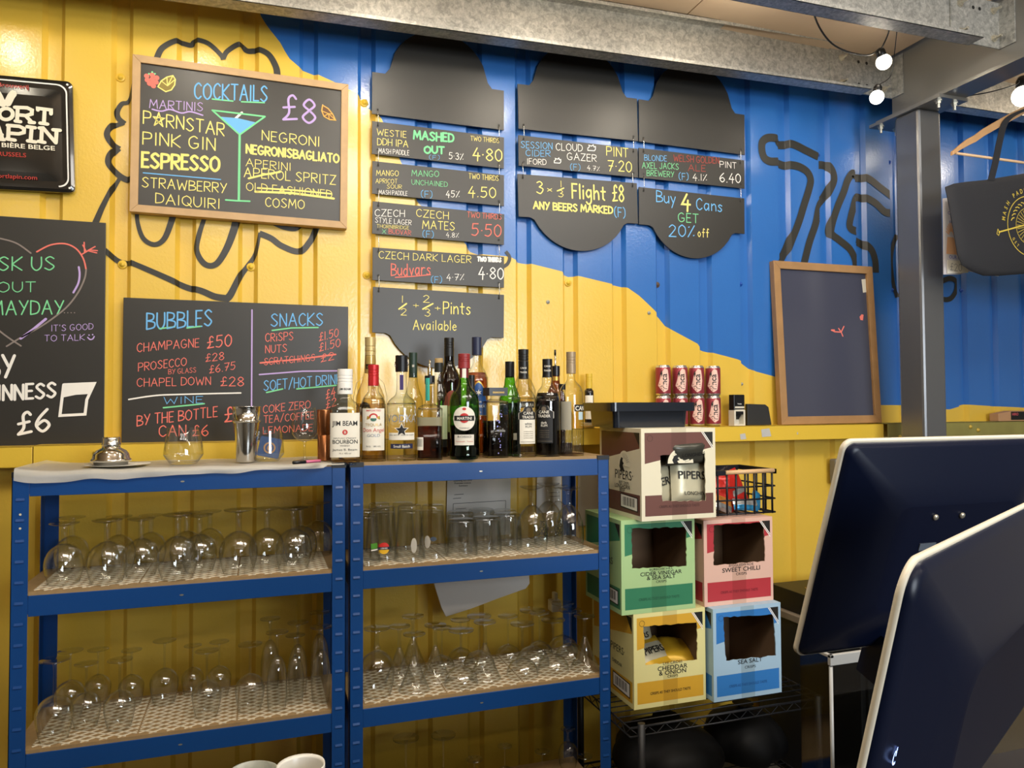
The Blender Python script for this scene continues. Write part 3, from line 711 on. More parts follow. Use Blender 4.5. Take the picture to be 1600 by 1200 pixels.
bd.write('CZECH', (103, 390), (288, 395), 42, 'white', c=c); bd.write('STYLE LAGER', (105, 430), (330, 448), 31, 'white', c=c); bd.write('THORNBRIDGE', (115, 463), (315, 476), 22, 'yellow', c=c)
bd.write('X', (148, 500), (172, 501), 26, 'green', c=c); bd.write('BUDVAR', (190, 500), (328, 511), 28, 'red', c=c); bd.write('CZECH', (362, 393), (562, 411), 46, 'yellow', c=c); bd.write('MATES', (400, 468), (600, 480), 50, 'yellow', c=c)
bd.write('(F)', (402, 522), (468, 526), 40, 'blue', c=c); bd.write('4.8%', (548, 522), (627, 526), 29, 'white', c=c); bd.write('TWO THIRDS', (680, 398), (893, 413), 34, 'red', c=c); bd.write('5-50', (708, 514), (890, 519), 74, 'red', c=c); bd.done()
bd = panel((581.8, 437.5), (787.5, 449.5), (581.8, 386.3), 'black panel lettered CZECH DARK LAGER and 4.80')
bd.write('CZECH DARK LAGER', (128, 655), (703, 683), 44, 'yellow', c=c); bd.write('TWO THIRDS', (745, 672), (890, 677), 25, 'white', .006, c=c); bd.write('Budvars', (205, 765), (450, 757), 74, 'red', c=c); bd.line([(230, 774), (340, 768), (450, 757)], 'red', .004, c)
bd.write('(F)', (455, 808), (520, 809), 40, 'blue', c=c); bd.write('4-7%', (552, 791), (660, 791), 38, 'white', c=c); bd.write('4-80', (752, 781), (905, 786), 70, 'white', c=c); bd.done()
bd = panel((581.5, 519.5), (787, 528), (581.5, 448), 'black round bottomed panel lettered Pints Available above the bottles', 'down')
def frac(bd, c, x, y, s, top, bot, col='yellow'):
    bd.write(top, (x-s*.25, y-s*.28), (x+s*.25, y-s*.27), s*.9, col, c=c); bd.line([(x-s*.6, y+s*.12), (x+s*.7, y-s*.22)], col, .006, c); bd.write(bot, (x-s*.3, y+s*1.0), (x+s*.45, y+s*1.02), s*.9, col, c=c)
bd.write('1', (272, 932), (277, 932), 42, 'yellow', c=c); bd.line([(253, 972), (300, 938)], 'yellow', .006, c); bd.write('2', (265, 1010), (300, 1011), 42, 'yellow', c=c)
bd.write('+', (342, 968), (376, 970), 40, 'yellow', c=c); bd.write('2', (405, 930), (443, 932), 44, 'yellow', c=c); bd.line([(402, 972), (465, 938)], 'yellow', .006, c); bd.write('3', (415, 1016), (448, 1018), 46, 'yellow', c=c)
bd.write('+', (478, 985), (511, 987), 40, 'yellow', c=c); bd.write('Pints', (530, 1000), (700, 1004), 76, 'yellow', c=c); bd.write('Available', (342, 1100), (610, 1106), 60, 'yellow', c=c); bd.done('chalk_lettering')
# second and third columns
panel((810.4, 201), (997, 220.5), (810.4, 131), 'blank black arch topped panel above the CLOUD GAZER panel', 'up', False).done()
bd = panel((810.4, 258.7), (997, 277.6), (810.4, 211), 'black panel lettered SESSION CIDER and CLOUD GAZER'); c = C5
bd.write('SESSION', (80, 570), (242, 578), 34, 'blue', c=c); bd.write('CIDER', (105, 612), (232, 616), 32, 'blue', c=c); bd.write('IFORD', (112, 655), (210, 659), 29, 'white', c=c); bd.write('CLOUD', (262, 582), (398, 590), 36, 'white', c=c)
bd.write('GAZER', (320, 632), (472, 643), 36, 'white', c=c); bd.write('(F)', (337, 685), (387, 688), 31, 'blue', c=c); bd.write('4.7%', (425, 685), (490, 692), 24, 'white', c=c); bd.write('PINT', (525, 610), (637, 619), 46, 'yellow', c=c); bd.write('7-20', (533, 690), (655, 696), 54, 'yellow', c=c)
for ox, oy, s in ((447, 572, 1.0), (270, 638, .85)):
    bd.line([(ox+x*s, oy+y*s) for x, y in ((-20, 12), (-20, 0), (-12, -6), (-14, -15), (0, -10), (8, -17), (12, -6), (20, -8), (20, 6), (14, 14), (-20, 12))], 'white', .0035, c)
bd.done()
bd = panel((810.4, 338.5), (997, 349.6), (810.4, 271.6), 'black round bottomed panel offering a flight of three for eight pounds', 'down')
bd.write('3', (162, 808), (195, 809), 62, 'yellow', c=c); bd.write('x', (215, 803), (243, 804), 36, 'yellow', c=c); bd.write('1', (286, 775), (290, 775), 32, 'yellow', c=c); bd.line([(268, 795), (302, 780)], 'yellow', .005, c); bd.write('3', (275, 825), (300, 826), 34, 'yellow', c=c)
bd.write('Flight', (347, 830), (520, 842), 74, 'yellow', .007, c=c); bd.write('£8', (557, 850), (615, 853), 84, 'yellow', c=c); bd.write('ANY BEERS MARKED', (145, 886), (555, 913), 37, 'yellow', .0065, c=c); bd.write('(F)', (567, 927), (622, 932), 48, 'blue', c=c); bd.done()
panel((998.6, 221), (1164, 242), (998.6, 155), 'blank black arch topped panel above the BLONDE ale panel', 'up', False).done()
bd = panel((998.6, 277.6), (1163.6, 294.7), (998.6, 231), 'black panel lettered BLONDE, AXEL JACKS BREWERY and 6.40')
bd.write('BLONDE', (722, 635), (838, 641), 29, 'blue', c=c); bd.write('AXEL JACKS', (710, 676), (900, 683), 31, 'green', c=c); bd.write('BREWERY', (735, 715), (875, 723), 29, 'green', c=c); bd.write('WELSH GOLDEN', (875, 640), (1110, 653), 33, 'dimred', c=c); bd.write('ALE', (950, 690), (1040, 693), 32, 'dimred', c=c)
bd.write('(F)', (902, 735), (950, 738), 34, 'blue', c=c); bd.write('4.1%', (975, 738), (1048, 742), 33, 'white', c=c); bd.write('PINT', (1115, 670), (1200, 679), 31, 'white', c=c); bd.write('6.40', (1115, 746), (1222, 753), 46, 'white', c=c); bd.done()
bd = panel((998.6, 350.5), (1163.6, 365.5), (998.6, 292), 'black round bottomed panel offering twenty percent off four cans', 'down')
bd.write('Buy', (785, 850), (882, 861), 58, 'blue', c=c); bd.write('4', (918, 888), (960, 891), 80, 'yellow', .009, c=c); bd.write('Cans', (993, 890), (1127, 904), 58, 'blue', c=c); bd.write('GET', (898, 955), (1002, 961), 46, 'green', c=c); bd.write('20%', (850, 1030), (985, 1036), 60, 'blue', c=c); bd.write('off', (1000, 1032), (1057, 1036), 44, 'yellow', c=c); bd.done()

# embossed enamel brewery sign
bd = Board('enamel_brewery_sign', 'glossy black embossed tin sign with white slab letters and red small print', 'sign', P(-130, 289, 2.815), P(117, 301.5, 2.815), P(-130, 105, 2.815))
ENAM = mat('black_enamel', '1d1c1a', .12, coat=.5)
b = MB(); w, h = bd.w, bd.h
def rrect(x0, x1, z0, z1, r, n=6):
    o = []
    for cx, cz, a0 in ((x1-r, z0+r, -90), (x1-r, z1-r, 0), (x0+r, z1-r, 90), (x0+r, z0+r, 180)):
        o += [(cx+r*math.cos(math.radians(a0+90*i/n)), cz+r*math.sin(math.radians(a0+90*i/n))) for i in range(n+1)]
    return o
rings = [(0, .012, .018), (0, 0, .018), (.010, -.004, .016), (.020, -.004, .016), (.034, -.003, .02), (.06, -.0050, .03), (.10, -.006, .04)]
vs = []; n = 28
for ins, y, r in rings: vs += [(x, y, z) for x, z in rrect(ins, w-ins, ins, h-ins, r)]
fs = [(i*n+j, i*n+(j+1) % n, (i+1)*n+(j+1) % n, (i+1)*n+j) for i in range(len(rings)-1) for j in range(n)]+[list(range((len(rings)-1)*n, len(rings)*n))]
b.add(vs, fs, 0, False); b.build('tin_plate', ENAM, bd.t, bevel=.002)
bd.draw([[p, q, q2, p2] for p, q, q2, p2 in zip(rrect(.015, w-.015, .015, h-.015, .03), rrect(.015, w-.015, .015, h-.015, .03)[1:], rrect(.0195, w-.0195, .0195, h-.0195, .027)[1:], rrect(.0195, w-.0195, .0195, h-.0195, .027))], WHITE, -.0065)
CP = (0, 100, 5.714); CREAM = mat('cream_enamel', 'eee6cf', .25)
def slab_letters(strk, wpx):
    for s in strk:
        q = [bd.uv(x, y, CP) for x, y in s]; bd.draw(ribbon(q, wpx), CREAM, -.0085)
tk = .0115
slab_letters([[(62+60*math.cos(a*PI/9), 455+50*math.sin(a*PI/9)) for a in range(19)], [(165, 400), (160, 520)], [(140, 395), (250, 400), (292, 420), (290, 455), (240, 470), (165, 462)], [(235, 470), (290, 528)], [(145, 518), (190, 524)], [(270, 530), (312, 532)],
  [(345, 420), (345, 405), (462, 420), (462, 455)], [(405, 415), (398, 540)], [(365, 536), (430, 545)],
  [(85, 560), (80, 680)], [(75, 556), (180, 565), (222, 585), (220, 620), (175, 632), (85, 625)], [(70, 676), (140, 688)], [(250, 568), (320, 578)], [(290, 575), (280, 698)], [(255, 694), (325, 704)],
  [(358, 580), (392, 580), (505, 712), (512, 600)], [(380, 585), (375, 700)], [(350, 698), (405, 708)], [(480, 595), (542, 600)],
  [(-60, 680), (-10, 560), (30, 680)], [(-20, 640), (25, 640)], [(0, 678), (45, 684)]], tk)
slab_letters([[(75, 360), (105, 300), (125, 272)]], .022); slab_letters([[(30, 365), (0, 300), (-20, 265)]], .022)
bd.mb.text('BIER BIÈRE BELGE', lambda u, v: (u, -.009, v), bd.uv(497, 780, CP)[0], bd.uv(497, 780, CP)[1], .0145, bd.mi(CREAM), 'r', .02, 1.35)
REDE = mat('red_enamel', 'b4382f', .3)
for s, x, y, h_ in (('Brouwerij', 262, 232, .014), ('BRUSSELS', 240, 840, .014), ('www.portlapin.com', 338, 1040, .014)):
    q = bd.uv(x, y, CP); bd.mb.text(s, lambda u, v: (u, -.0078, v), q[0], q[1], h_, bd.mi(REDE), 'r', .01, 1.1)
bd.done('enamel_lettering')
b = MB()
for u, v in ((w-.014, h-.014), (w-.014, .014)): b.flat([disc((u, v), .0035)], lambda x, z: (x, -.0062, z))
b.build('nail_hole', WHITE, bd.t)

# small empty framed board leaning on the right ledge
ybf, ytf = 2.786, 2.822
A = P(1219, 661.5, ybf); A.z = ZLR+.001; Bq = P(1375, 658.5, ybf); Bq.z = ZLR+.004
bd = Board('leaning_framed_board', 'oak framed dark grey board with only two red marks, leaning above the yellow ledge', 'chalkboard', A, Bq, P(1210.5, 408, ytf))
framed(bd, .036, .018, mat('worn_oak', 'a37c50', .5, var=.22, vscale=18), mat('dark_grey_gloss_board', '474958', .2, bump=.01, bscale=40), .012)
c = A7
bd.line([(447, 648), (462, 655), (492, 657), (505, 630)], 'red', .006, c); bd.line([(480, 640), (492, 657), (500, 676)], 'red', .006, c); bd.line([(447, 648), (460, 648)], 'red', .008, c)
bd.fill([(578, 585), (588, 573), (597, 576), (594, 602), (582, 600)], 'red', c)
bd.done('chalk_mark')
b = MB(); q = [bd.uv(x, y, c) for x, y in ((588, 410), (620, 406), (626, 468), (595, 472))]; b.prism(q, -.0015, 0); b.build('price_sticker', mat('sticker_paper', 'd8d2c0', .6), bd.t)

# ================================================================== BLUE SHELVING
YF, YR = 2.369, 2.70
LEV = [EYE-.186, EYE-.515, EYE-.944, EYE-1.37]
BH = .057
CHIP = mat('chipboard', '9c8159', .7, var=.2, vscale=60)
CAPM = mat('black_cap', '1a1b1e', .4)
def upright_bm(sx, sy, zt):
    """corner at x=0,y=0; flanges run towards sx (in x) and sy (in y)"""
    b = MB(); w, t = .041, .002
    b.box(min(0, sx*w), max(0, sx*w), min(0, sy*t), max(0, sy*t), 0, zt); b.box(min(0, sx*t), max(0, sx*t), min(0, sy*w), max(0, sy*w), 0, zt)
    z = .06
    while z < zt-.07:
        xa, xb = (.010, .031) if sx > 0 else (-.031, -.010); d = -sy
        b.hexa([(xa, 0, z), (xa, 0, z+.0065), (xa, d*.003, z), (xa, d*.0006, z+.0065), (xb, 0, z), (xb, 0, z+.0065), (xb, d*.003, z), (xb, d*.0006, z+.0065)])
        z += .0565
    return b
def rack(x0, x1, label):
    t = thing('shelving_unit', label, 'shelving unit', ((x0+x1)/2, (YF+YR)/2, 0), group='blue boltless shelving units')
    dx, dy = (x1-x0)/2, (YR-YF)/2; zt = LEV[0]+.008
    for sx, sy in ((1, 1), (-1, 1), (1, -1), (-1, -1)):
        b = upright_bm(sx, sy, zt); b.v = [(x-sx*dx, y-sy*dy, z) for x, y, z in b.v]
        u = b.build('upright', BLUEP, t)
        c = MB(); X, Y = -sx*dx, -sy*dy
        c.box(min(X-sx*.001, X+sx*.043), max(X-sx*.001, X+sx*.043), min(Y-sy*.001, Y+sy*.012), max(Y-sy*.001, Y+sy*.012), zt-.012, zt+.003)
        c.build('end_cap', CAPM, u)
    for z in LEV:
        for s in (-1, 1):
            b = MB(); y = s*(dy-.003)
            b.box(-dx+.0415, dx-.0415, min(y, y-s*.012), max(y, y-s*.012), z-BH, z); b.box(-dx+.003, -dx+.0415, min(y, y-s*.002), max(y, y-s*.002), z-BH+.006, z-.006); b.box(dx-.0415, dx-.003, min(y, y-s*.002), max(y, y-s*.002), z-BH+.006, z-.006)
            o = b.build('shelf_beam', BLUEP, t, bevel=.0015)
            q = MB(); q.add([(.006*math.cos(a)-.02, y+s*.0006, z-.03+.0025*math.sin(a)) for a in [i*PI/4 for i in range(8)]], [list(range(8))]); q.build('stud', BOLT, o)
            b = MB(); x = s*(dx-.003); b.box(min(x, x-s*.012), max(x, x-s*.012), -dy+.03, dy-.03, z-BH, z); b.build('end_bar', BLUEP, t)
        MB().box(-dx+.004, dx-.004, -dy+.006, dy-.006, z, z+.010).build('shelf_board', CHIP, t)
    return t
X1 = (-.638, .258); X2 = (.2705, 1.165)
r1 = rack(*X1, 'left of the two blue metal racks, topped with crumpled clear sheet and holding stemmed glasses')
r2 = rack(*X2, 'right of the two blue metal racks, with spirit bottles on top and pint glasses below')
q = MB()
for z in (LEV[0]-.105, LEV[0]-.143): q.flat([disc((-.447+.0205, z), .0032, 10)], lambda u, v: (u, -(YR-YF)/2-.0015, v))
q.build('cream_rivet', mat('cream_rivet', 'd8cfae', .5), r1)

# crumpled clear polythene over the top of the left rack
def poly_mat():
    m, nt, b = nmat('clear_polythene'); b.inputs['Base Color'].default_value = lin('d9d6cc')+(1,); b.inputs['Roughness'].default_value = .3
    b.inputs['Alpha'].default_value = .62
    tc = N(nt, 'ShaderNodeTexCoord'); n = N(nt, 'ShaderNodeTexNoise'); n.inputs['Scale'].default_value = 26; n.inputs['Detail'].default_value = 3
    bp = N(nt, 'ShaderNodeBump'); bp.inputs['Strength'].default_value = .5; bp.inputs['Distance'].default_value = .006
    nt.links.new(tc.outputs['Object'], n.inputs['Vector']); nt.links.new(n.outputs['Fac'], bp.inputs['Height']); nt.links.new(bp.outputs[0], b.inputs['Normal']); return m
b = MB(); nx = 70; prof_n = 0; vs = []
for i in range(nx+1):
    x = -.632+(.885*i/nx); f = i/nx
    drop = max(.002, .030-.022*f+.002*math.sin(f*23)+.001*math.sin(f*51)) if f < .93 else .002
    zt = LEV[0]+.0125+.0015*math.sin(f*37)*(1-f*.4)+(.010*(1-f/.08)**2 if f < .08 else 0)
    col_ = [(x, 2.69, zt), (x, 2.6, zt+.0006*math.sin(f*60)), (x, 2.5, zt+.001*math.sin(f*44+1)), (x, 2.42, zt+.001*math.sin(f*70)), (x, 2.384, zt), (x, 2.372, zt-.0005), (x, 2.3645, zt-.004), (x, 2.362+.001*math.sin(f*60), zt-.004-drop*.5), (x, 2.362-.002*math.sin(f*29), zt-.004-drop)]
    vs += col_
k = 9
b.add(vs, [(i*k+j, i*k+j+1, (i+1)*k+j+1, (i+1)*k+j) for i in range(nx) for j in range(k-1)], 0, True)
tag(b.build('polythene_sheet', poly_mat()), 'crumpled translucent sheet covering the top of the left blue rack', 'plastic sheet')

# white lattice bar mats ------------------------------------------------------------
MATP = mat('white_bar_mat', 'e2d8c0', .5)
def lattice_mesh(w, d):
    b = MB(); p, bw, th = .0232, .0050, .0016
    def bar(ax, ay, bx, by, z0, z1):
        L = math.hypot(bx-ax, by-ay); nx, ny = -(by-ay)/L*bw/2, (bx-ax)/L*bw/2
        b.hexa([(ax+nx, ay+ny, z0), (ax+nx, ay+ny, z1), (ax-nx, ay-ny, z0), (ax-nx, ay-ny, z1), (bx+nx, by+ny, z0), (bx+nx, by+ny, z1), (bx-nx, by-ny, z0), (bx-nx, by-ny, z1)])
    sl = .62
    c = -w*sl
    while c < d:
        for sgn in (1, -1):
            pts = []
            # y = c + sl*x  or mirrored
            xa, xb = 0.0, w
            ya, yb = c+sl*xa, c+sl*xb
            if ya < 0: xa = -c/sl; ya = 0
            if yb > d: xb = (d-c)/sl; yb = d
            if xb-xa > .012:
                if sgn > 0: bar(xa, ya, xb, yb, 0, th)
                else: bar(w-xa, ya, w-xb, yb, .0004, th+.0004)
        c += p*1.25
    return b
WM = (X2[1]-X2[0]-.094)/3
lm = lattice_mesh(WM-.006, .292)
lme = None
MATZ = .010
def mats(rk, xs, lev, where):
    global lme
    for i, n in enumerate(('left', 'middle', 'right')):
        nm = f'white lattice bar mat at the {n} of the {where}'
        x = xs[0]+.047+i*WM
        if lme is None: o = lm.build('bar_mat', MATP); lme = o.data
        else: o = place('bar_mat', lme)
        o.location = (x+.003, YF+.012, LEV[lev]+MATZ); tag(o, nm, 'bar mat', 'white lattice bar mats under the glasses')
mats(X1, X1, 1, 'upper glass shelf of the left rack'); mats(X1, X1, 2, 'lower glass shelf of the left rack')
mats(X2, X2, 1, 'upper glass shelf of the right rack'); mats(X2, X2, 2, 'lower glass shelf of the right rack'); 
MZ = MATZ+.0022

# ------------------------------------------------------------------ glasses
def dbl(prof, t=.0014):
    """closed double wall: outer profile then back along the inside"""
    return prof
KIND = {}   # kind -> (height, [(part, profile, opts)])
KIND['beer'] = ('stemmed beer glass', .168, [('bowl', [(.0385, 0), (.0440, .018), (.0485, .042), (.0470, .066), (.0370, .089), (.0200, .103), (.0085, .1075)], 1), ('stem', [(.0085, .106), (.0080, .115), (.0078, .145), (.010, .1565)], 0), ('foot', [(.009, .156), (.028, .1600), (.0370, .1630), (.0375, .1655), (.020, .168), (0, .168)], 0)])
KIND['wine'] = ('large stemmed wine glass', .205, [('bowl', [(.0330, 0), (.0400, .028), (.0445, .058), (.0430, .078), (.0310, .098), (.0150, .109), (.0045, .113)], 1), ('stem', [(.0045, .112), (.0036, .125), (.0036, .180), (.006, .196)], 0), ('foot', [(.006, .196), (.030, .2015), (.0360, .2035), (.0362, .205), (0, .205)], 0)])
KIND['flute'] = ('tall champagne flute', .215, [('bowl', [(.0245, 0), (.0275, .03), (.0280, .07), (.0245, .11), (.0150, .138), (.0050, .148)], 1), ('stem', [(.0050, .147), (.0040, .160), (.0042, .190), (.007, .207)], 0), ('foot', [(.006, .206), (.024, .2115), (.0310, .2135), (.0312, .215), (0, .215)], 0)])
KIND['pint'] = ('tall pint glass', .150, [('body', [(.0440, 0), (.0415, .02), (.0375, .070), (.0345, .110), (.0325, .140), (.0315, .148), (.0295, .150)], 2)])
KIND['tumbler'] = ('cut glass tumbler', .094, [('body', [(.0420, 0), (.0415, .015), (.0395, .05), (.0375, .082), (.0360, .091), (.0330, .094)], 3)])
KIND['snifter'] = ('stemmed half pint glass', .170, [('bowl', [(.0400, 0), (.0420, .018), (.0425, .04), (.0395, .070), (.0300, .097), (.0160, .114), (.0085, .119)], 1), ('stem', [(.0085, .118), (.0072, .128), (.0075, .150), (.011, .160)], 0), ('foot', [(.009, .1595), (.026, .165), (.0320, .168), (.0322, .170), (0, .170)], 0)])
KIND['cone'] = ('flared cocktail glass', .165, [('bowl', [(.0480, 0), (.0370, .022), (.0250, .050), (.0160, .075), (.0085, .094), (.0060, .100)], 1), ('stem', [(.0062, .099), (.0055, .112), (.0050, .140), (.008, .156)], 0), ('foot', [(.007, .1555), (.026, .161), (.0335, .1630), (.0337, .165), (0, .165)], 0)])
KIND['coupe'] = ('wide coupe glass', .150, [('bowl', [(.0470, 0), (.0462, .012), (.0415, .026), (.0300, .039), (.0150, .047), (.0050, .051)], 1), ('stem', [(.0050, .050), (.0034, .062), (.0034, .125), (.006, .141)], 0), ('foot', [(.006, .1405), (.028, .146), (.0355, .1480), (.0357, .150), (0, .150)], 0)])
KIND['goblet'] = ('big round stemmed gin glass', .185, [('bowl', [(.0400, 0), (.0460, .022), (.0500, .052), (.0480, .080), (.0360, .103), (.0180, .117), (.0060, .121)], 1), ('stem', [(.0080, .120), (.0105, .130), (.0070, .138), (.0060, .160), (.009, .176)], 0), ('foot', [(.008, .1755), (.028, .181), (.0365, .1832), (.0367, .185), (0, .185)], 0)])
CUT = thin_glass('cut_glass', (.965, .97, .965), (.62, .65, .63), .95, 3.0, .12)
THICK = thin_glass('thick_glass', (.975, .98, .975), (.76, .78, .77), .95, 3.2, .08)
GM = {}
def glass_parts(kind):
    if kind in GM: return GM[kind]
    out = []
    for part, prof, opt in KIND[kind][2]:
        b = MB(); pr = [prof[0]]
        q = smooth([(r, z) for r, z in prof], 4) if opt in (1, 2) or part == 'stem' else prof
        q = [(max(0, r), z) for r, z in q]
        if opt == 1:
            inner = [(max(.0005, r-.0016), max(z-.0016, 0.0006)) for r, z in q]; b.lathe(q+[(0, q[-1][1]+.0004)], 28); b.lathe([(r, z) for r, z in inner]+[(0, inner[-1][1])], 28)
            b.f = [f for f in b.f if len(f) < 20]; b.m = b.m[:len(b.f)]; b.sm = [True]*len(b.f)
            b.lathe([(q[0][0], 0), (q[0][0]-.0016, 0)], 28); b.f = [f for f in b.f if len(f) < 20]; b.m = [0]*len(b.f); b.sm = [True]*len(b.f)
            mm = GLASS
        elif opt in (2, 3):
            wob = (lambda a, z: 1+.018*math.cos(12*a)*(1 if .012 < z < .088 else .2)) if opt == 3 else None
            n = 48 if opt == 3 else 30
            if opt == 3:
                q = smooth(prof, 5)
                b.lathe(q+[(0, q[-1][1]-.001)], n, wob=lambda a, z: 1+.016*math.cos(12*a+ z*520)*(1 if .012 < z < .086 else .15))
            else: b.lathe(q+[(0, q[-1][1]-.002)], n)
            inner = [(max(.0005, r-.0025), z*.93) for r, z in q if z < q[-1][1]*.97]; b.lathe(inner+[(0, inner[-1][1])], n)
            b.f = [f for f in b.f if len(f) < 20]; b.m = [0]*len(b.f); b.sm = [True]*len(b.f)
            mm = CUT if opt == 3 else THICK
        else:
            b.lathe(q, 20); b.f = [f for f in b.f]; mm = THICK
        me = bpy.data.meshes.new(part); me.from_pydata(b.v, [], b.f); me.materials.append(mm); me.polygons.foreach_set('use_smooth', [True]*len(b.f)); me.update()
        out.append((part, me))
    GM[kind] = out; return out
NAMES = dict(beer='beer_glass', wine='wine_glass', flute='champagne_flute', pint='pint_glass', tumbler='tumbler', snifter='stemmed_glass', cone='cocktail_glass', coupe='coupe_glass', goblet='gin_glass')
def glass(kind, px, D, ytop, zb, label, group):
    x = P(px, 800, D).x; zt = P(px, ytop, D).z; H = KIND[kind][1]; s = max(.75, min(1.3, (zt-zb)/H))
    t = thing(NAMES[kind], label, 'glass', (x, D, zb), random.uniform(0, 6), group); t.scale = (s, s, s)
    ps = glass_parts(kind)
    for part, me in ps: place(part, me, t)
    return t
RY = {'front': 2.455, 'middle': 2.54, 'back': 2.625}
def shelf(entries, lev, where, group):
    out = []; cnt = {}
    es = sorted(entries, key=lambda e: (e[2], e[0], e[1])); ys = [RY[e[2]] for e in es]; rad = [max(r for _, pr, _o in KIND[e[0]][2] for r, z in pr)*1.03 for e in es]
    for it in range(300):
        for i in range(len(es)):
            for j in range(i):
                xi, xj = P(es[i][1], 800, ys[i]).x, P(es[j][1], 800, ys[j]).x; need = rad[i]+rad[j]; d = math.hypot(xi-xj, ys[i]-ys[j])
                if d < need:
                    k = .25*(need-d)*(1 if ys[i] >= ys[j] else -1); ys[i] = min(2.655, max(2.415, ys[i]+k)); ys[j] = min(2.655, max(2.415, ys[j]-k))
    for (kind, px, row, ytop), yy in zip(es, ys):
        k = (kind, row); cnt[k] = cnt.get(k, 0)+1
        n = ORD[cnt[k]-1]
        tot = sum(1 for e in entries if e[0] == kind and e[2] == row)
        art = f'{n} upturned {KIND[kind][1] and KIND[kind][0]} from the left, {row} row' if tot > 1 else f'upturned {KIND[kind][0]} in the {row} row'
        out.append(glass(kind, px, yy, ytop, LEV[lev]+MZ, f'{art}, {where}', group))
    return out
shelf([('beer', 101, 'front', 815), ('beer', 168, 'front', 810), ('beer', 221, 'front', 808), ('beer', 278, 'front', 801), ('beer', 312, 'front', 802), ('beer', 373, 'front', 794), ('beer', 417, 'front', 792), ('beer', 459, 'front', 791),
       ('beer', 113, 'back', 806), ('beer', 186, 'back', 805), ('beer', 236, 'back', 803), ('beer', 292, 'back', 799), ('beer', 328, 'back', 797), ('beer', 470, 'middle', 790), ('beer', 497, 'back', 783)], 1, 'left rack upper shelf', 'upturned beer glasses on the upper shelf of the left rack')
shelf([('wine', 89, 'front', 1030), ('wine', 138, 'front', 1036), ('wine', 190, 'front', 1030), ('wine', 113, 'back', 1016), ('wine', 156, 'back', 1014), ('wine', 208, 'back', 1015), ('wine', 259, 'back', 1000),
       ('wine', 325, 'front', 1016), ('wine', 303, 'back', 1008), ('wine', 344, 'back', 1002), ('wine', 392, 'front', 1006)], 2, 'left rack lower shelf', 'upturned wine glasses on the lower shelf of the left rack')
shelf([('flute', 434, 'front', 987), ('flute', 423, 'back', 966), ('flute', 462, 'front', 992), ('flute', 466, 'middle', 972), ('flute', 502, 'front', 979), ('flute', 500, 'back', 956)], 2, 'left rack lower shelf', 'champagne flutes on the lower shelf of the left rack')
pints = shelf([('pint', 571, 'front', 797), ('pint', 600, 'front', 792), ('pint', 640, 'front', 789), ('pint', 676, 'front', 789), ('pint', 592, 'back', 786), ('pint', 629, 'back', 785)], 1, 'right rack upper shelf', 'upturned pint glasses on the upper shelf of the right rack')
shelf([('tumbler', 722, 'front', 811), ('tumbler', 759, 'front', 806), ('tumbler', 719, 'back', 796), ('tumbler', 752, 'back', 794), ('tumbler', 792, 'middle', 797), ('tumbler', 786, 'back', 792)], 1, 'right rack upper shelf', 'upturned cut tumblers on the upper shelf of the right rack')
snif = shelf([('snifter', 831, 'front', 758), ('snifter', 857, 'middle', 755), ('snifter', 872, 'back', 758), ('snifter', 889, 'front', 761)], 1, 'right rack upper shelf', 'upturned stemmed half pint glasses on the upper shelf of the right rack')
shelf([('goblet', 589, 'front', 981), ('cone', 624, 'middle', 978), ('cone', 647, 'front', 990), ('cone', 645, 'back', 962), ('cone', 680, 'middle', 976), ('coupe', 720, 'front', 984), ('coupe', 690, 'back', 980), ('coupe', 719, 'back', 968), ('cone', 757, 'middle', 971),
       ('coupe', 748, 'back', 962), ('coupe', 815, 'front', 974), ('coupe', 793, 'back', 962), ('coupe', 863, 'front', 968), ('coupe', 842, 'back', 957), ('coupe', 831, 'middle', 950), ('coupe', 890, 'middle', 953), ('cone', 912, 'front', 962), ('coupe', 878, 'back', 942)], 2, 'right rack lower shelf', 'upturned cocktail glasses on the lower shelf of the right rack')
shelf([('coupe', 634, 'back', 1141), ('coupe', 692, 'back', 1148), ('coupe', 740, 'middle', 1186), ('coupe', 787, 'back', 1168), ('coupe', 845, 'middle', 1178), ('goblet', 885, 'back', 1152), ('coupe', 911, 'front', 1184)], 3, 'right rack bottom shelf', 'upturned glasses on the dark bottom shelf of the right rack')
# printing on glasses
def wrap(t, r_of_z, phi=0.0, eps=.0008):
    def fn(u, v):
        r = r_of_z(v)+eps; a = phi+u/r; return (r*math.sin(a), -r*math.cos(a), v)
    return fn
def rz_of(prof):
    def f(z):
        for (r0, z0), (r1, z1) in zip(prof, prof[1:]):
            if z0 <= z <= z1: return r0+(r1-r0)*(z-z0)/max(1e-6, z1-z0)
        return prof[-1][0] if z > prof[-1][1] else prof[0][0]
    return f
def face_cam(t, extra=0.0): t.rotation_euler = (0, 0, -math.atan2(t.location.x, t.location.y)+extra)
rp = rz_of(KIND['pint'][2][0][1])
order = sorted([p for p in pints if 'front row' in p['label']], key=lambda p: p.location.x)
p = order[1]; face_cam(p); p['label'] = 'upturned pint glass with a round red and yellow badge, right rack upper shelf'
b = MB(); fn = wrap(p, rp)
ya = [(.0165*math.cos(a*PI/12), .036+.0165*math.sin(a*PI/12)) for a in range(25)]
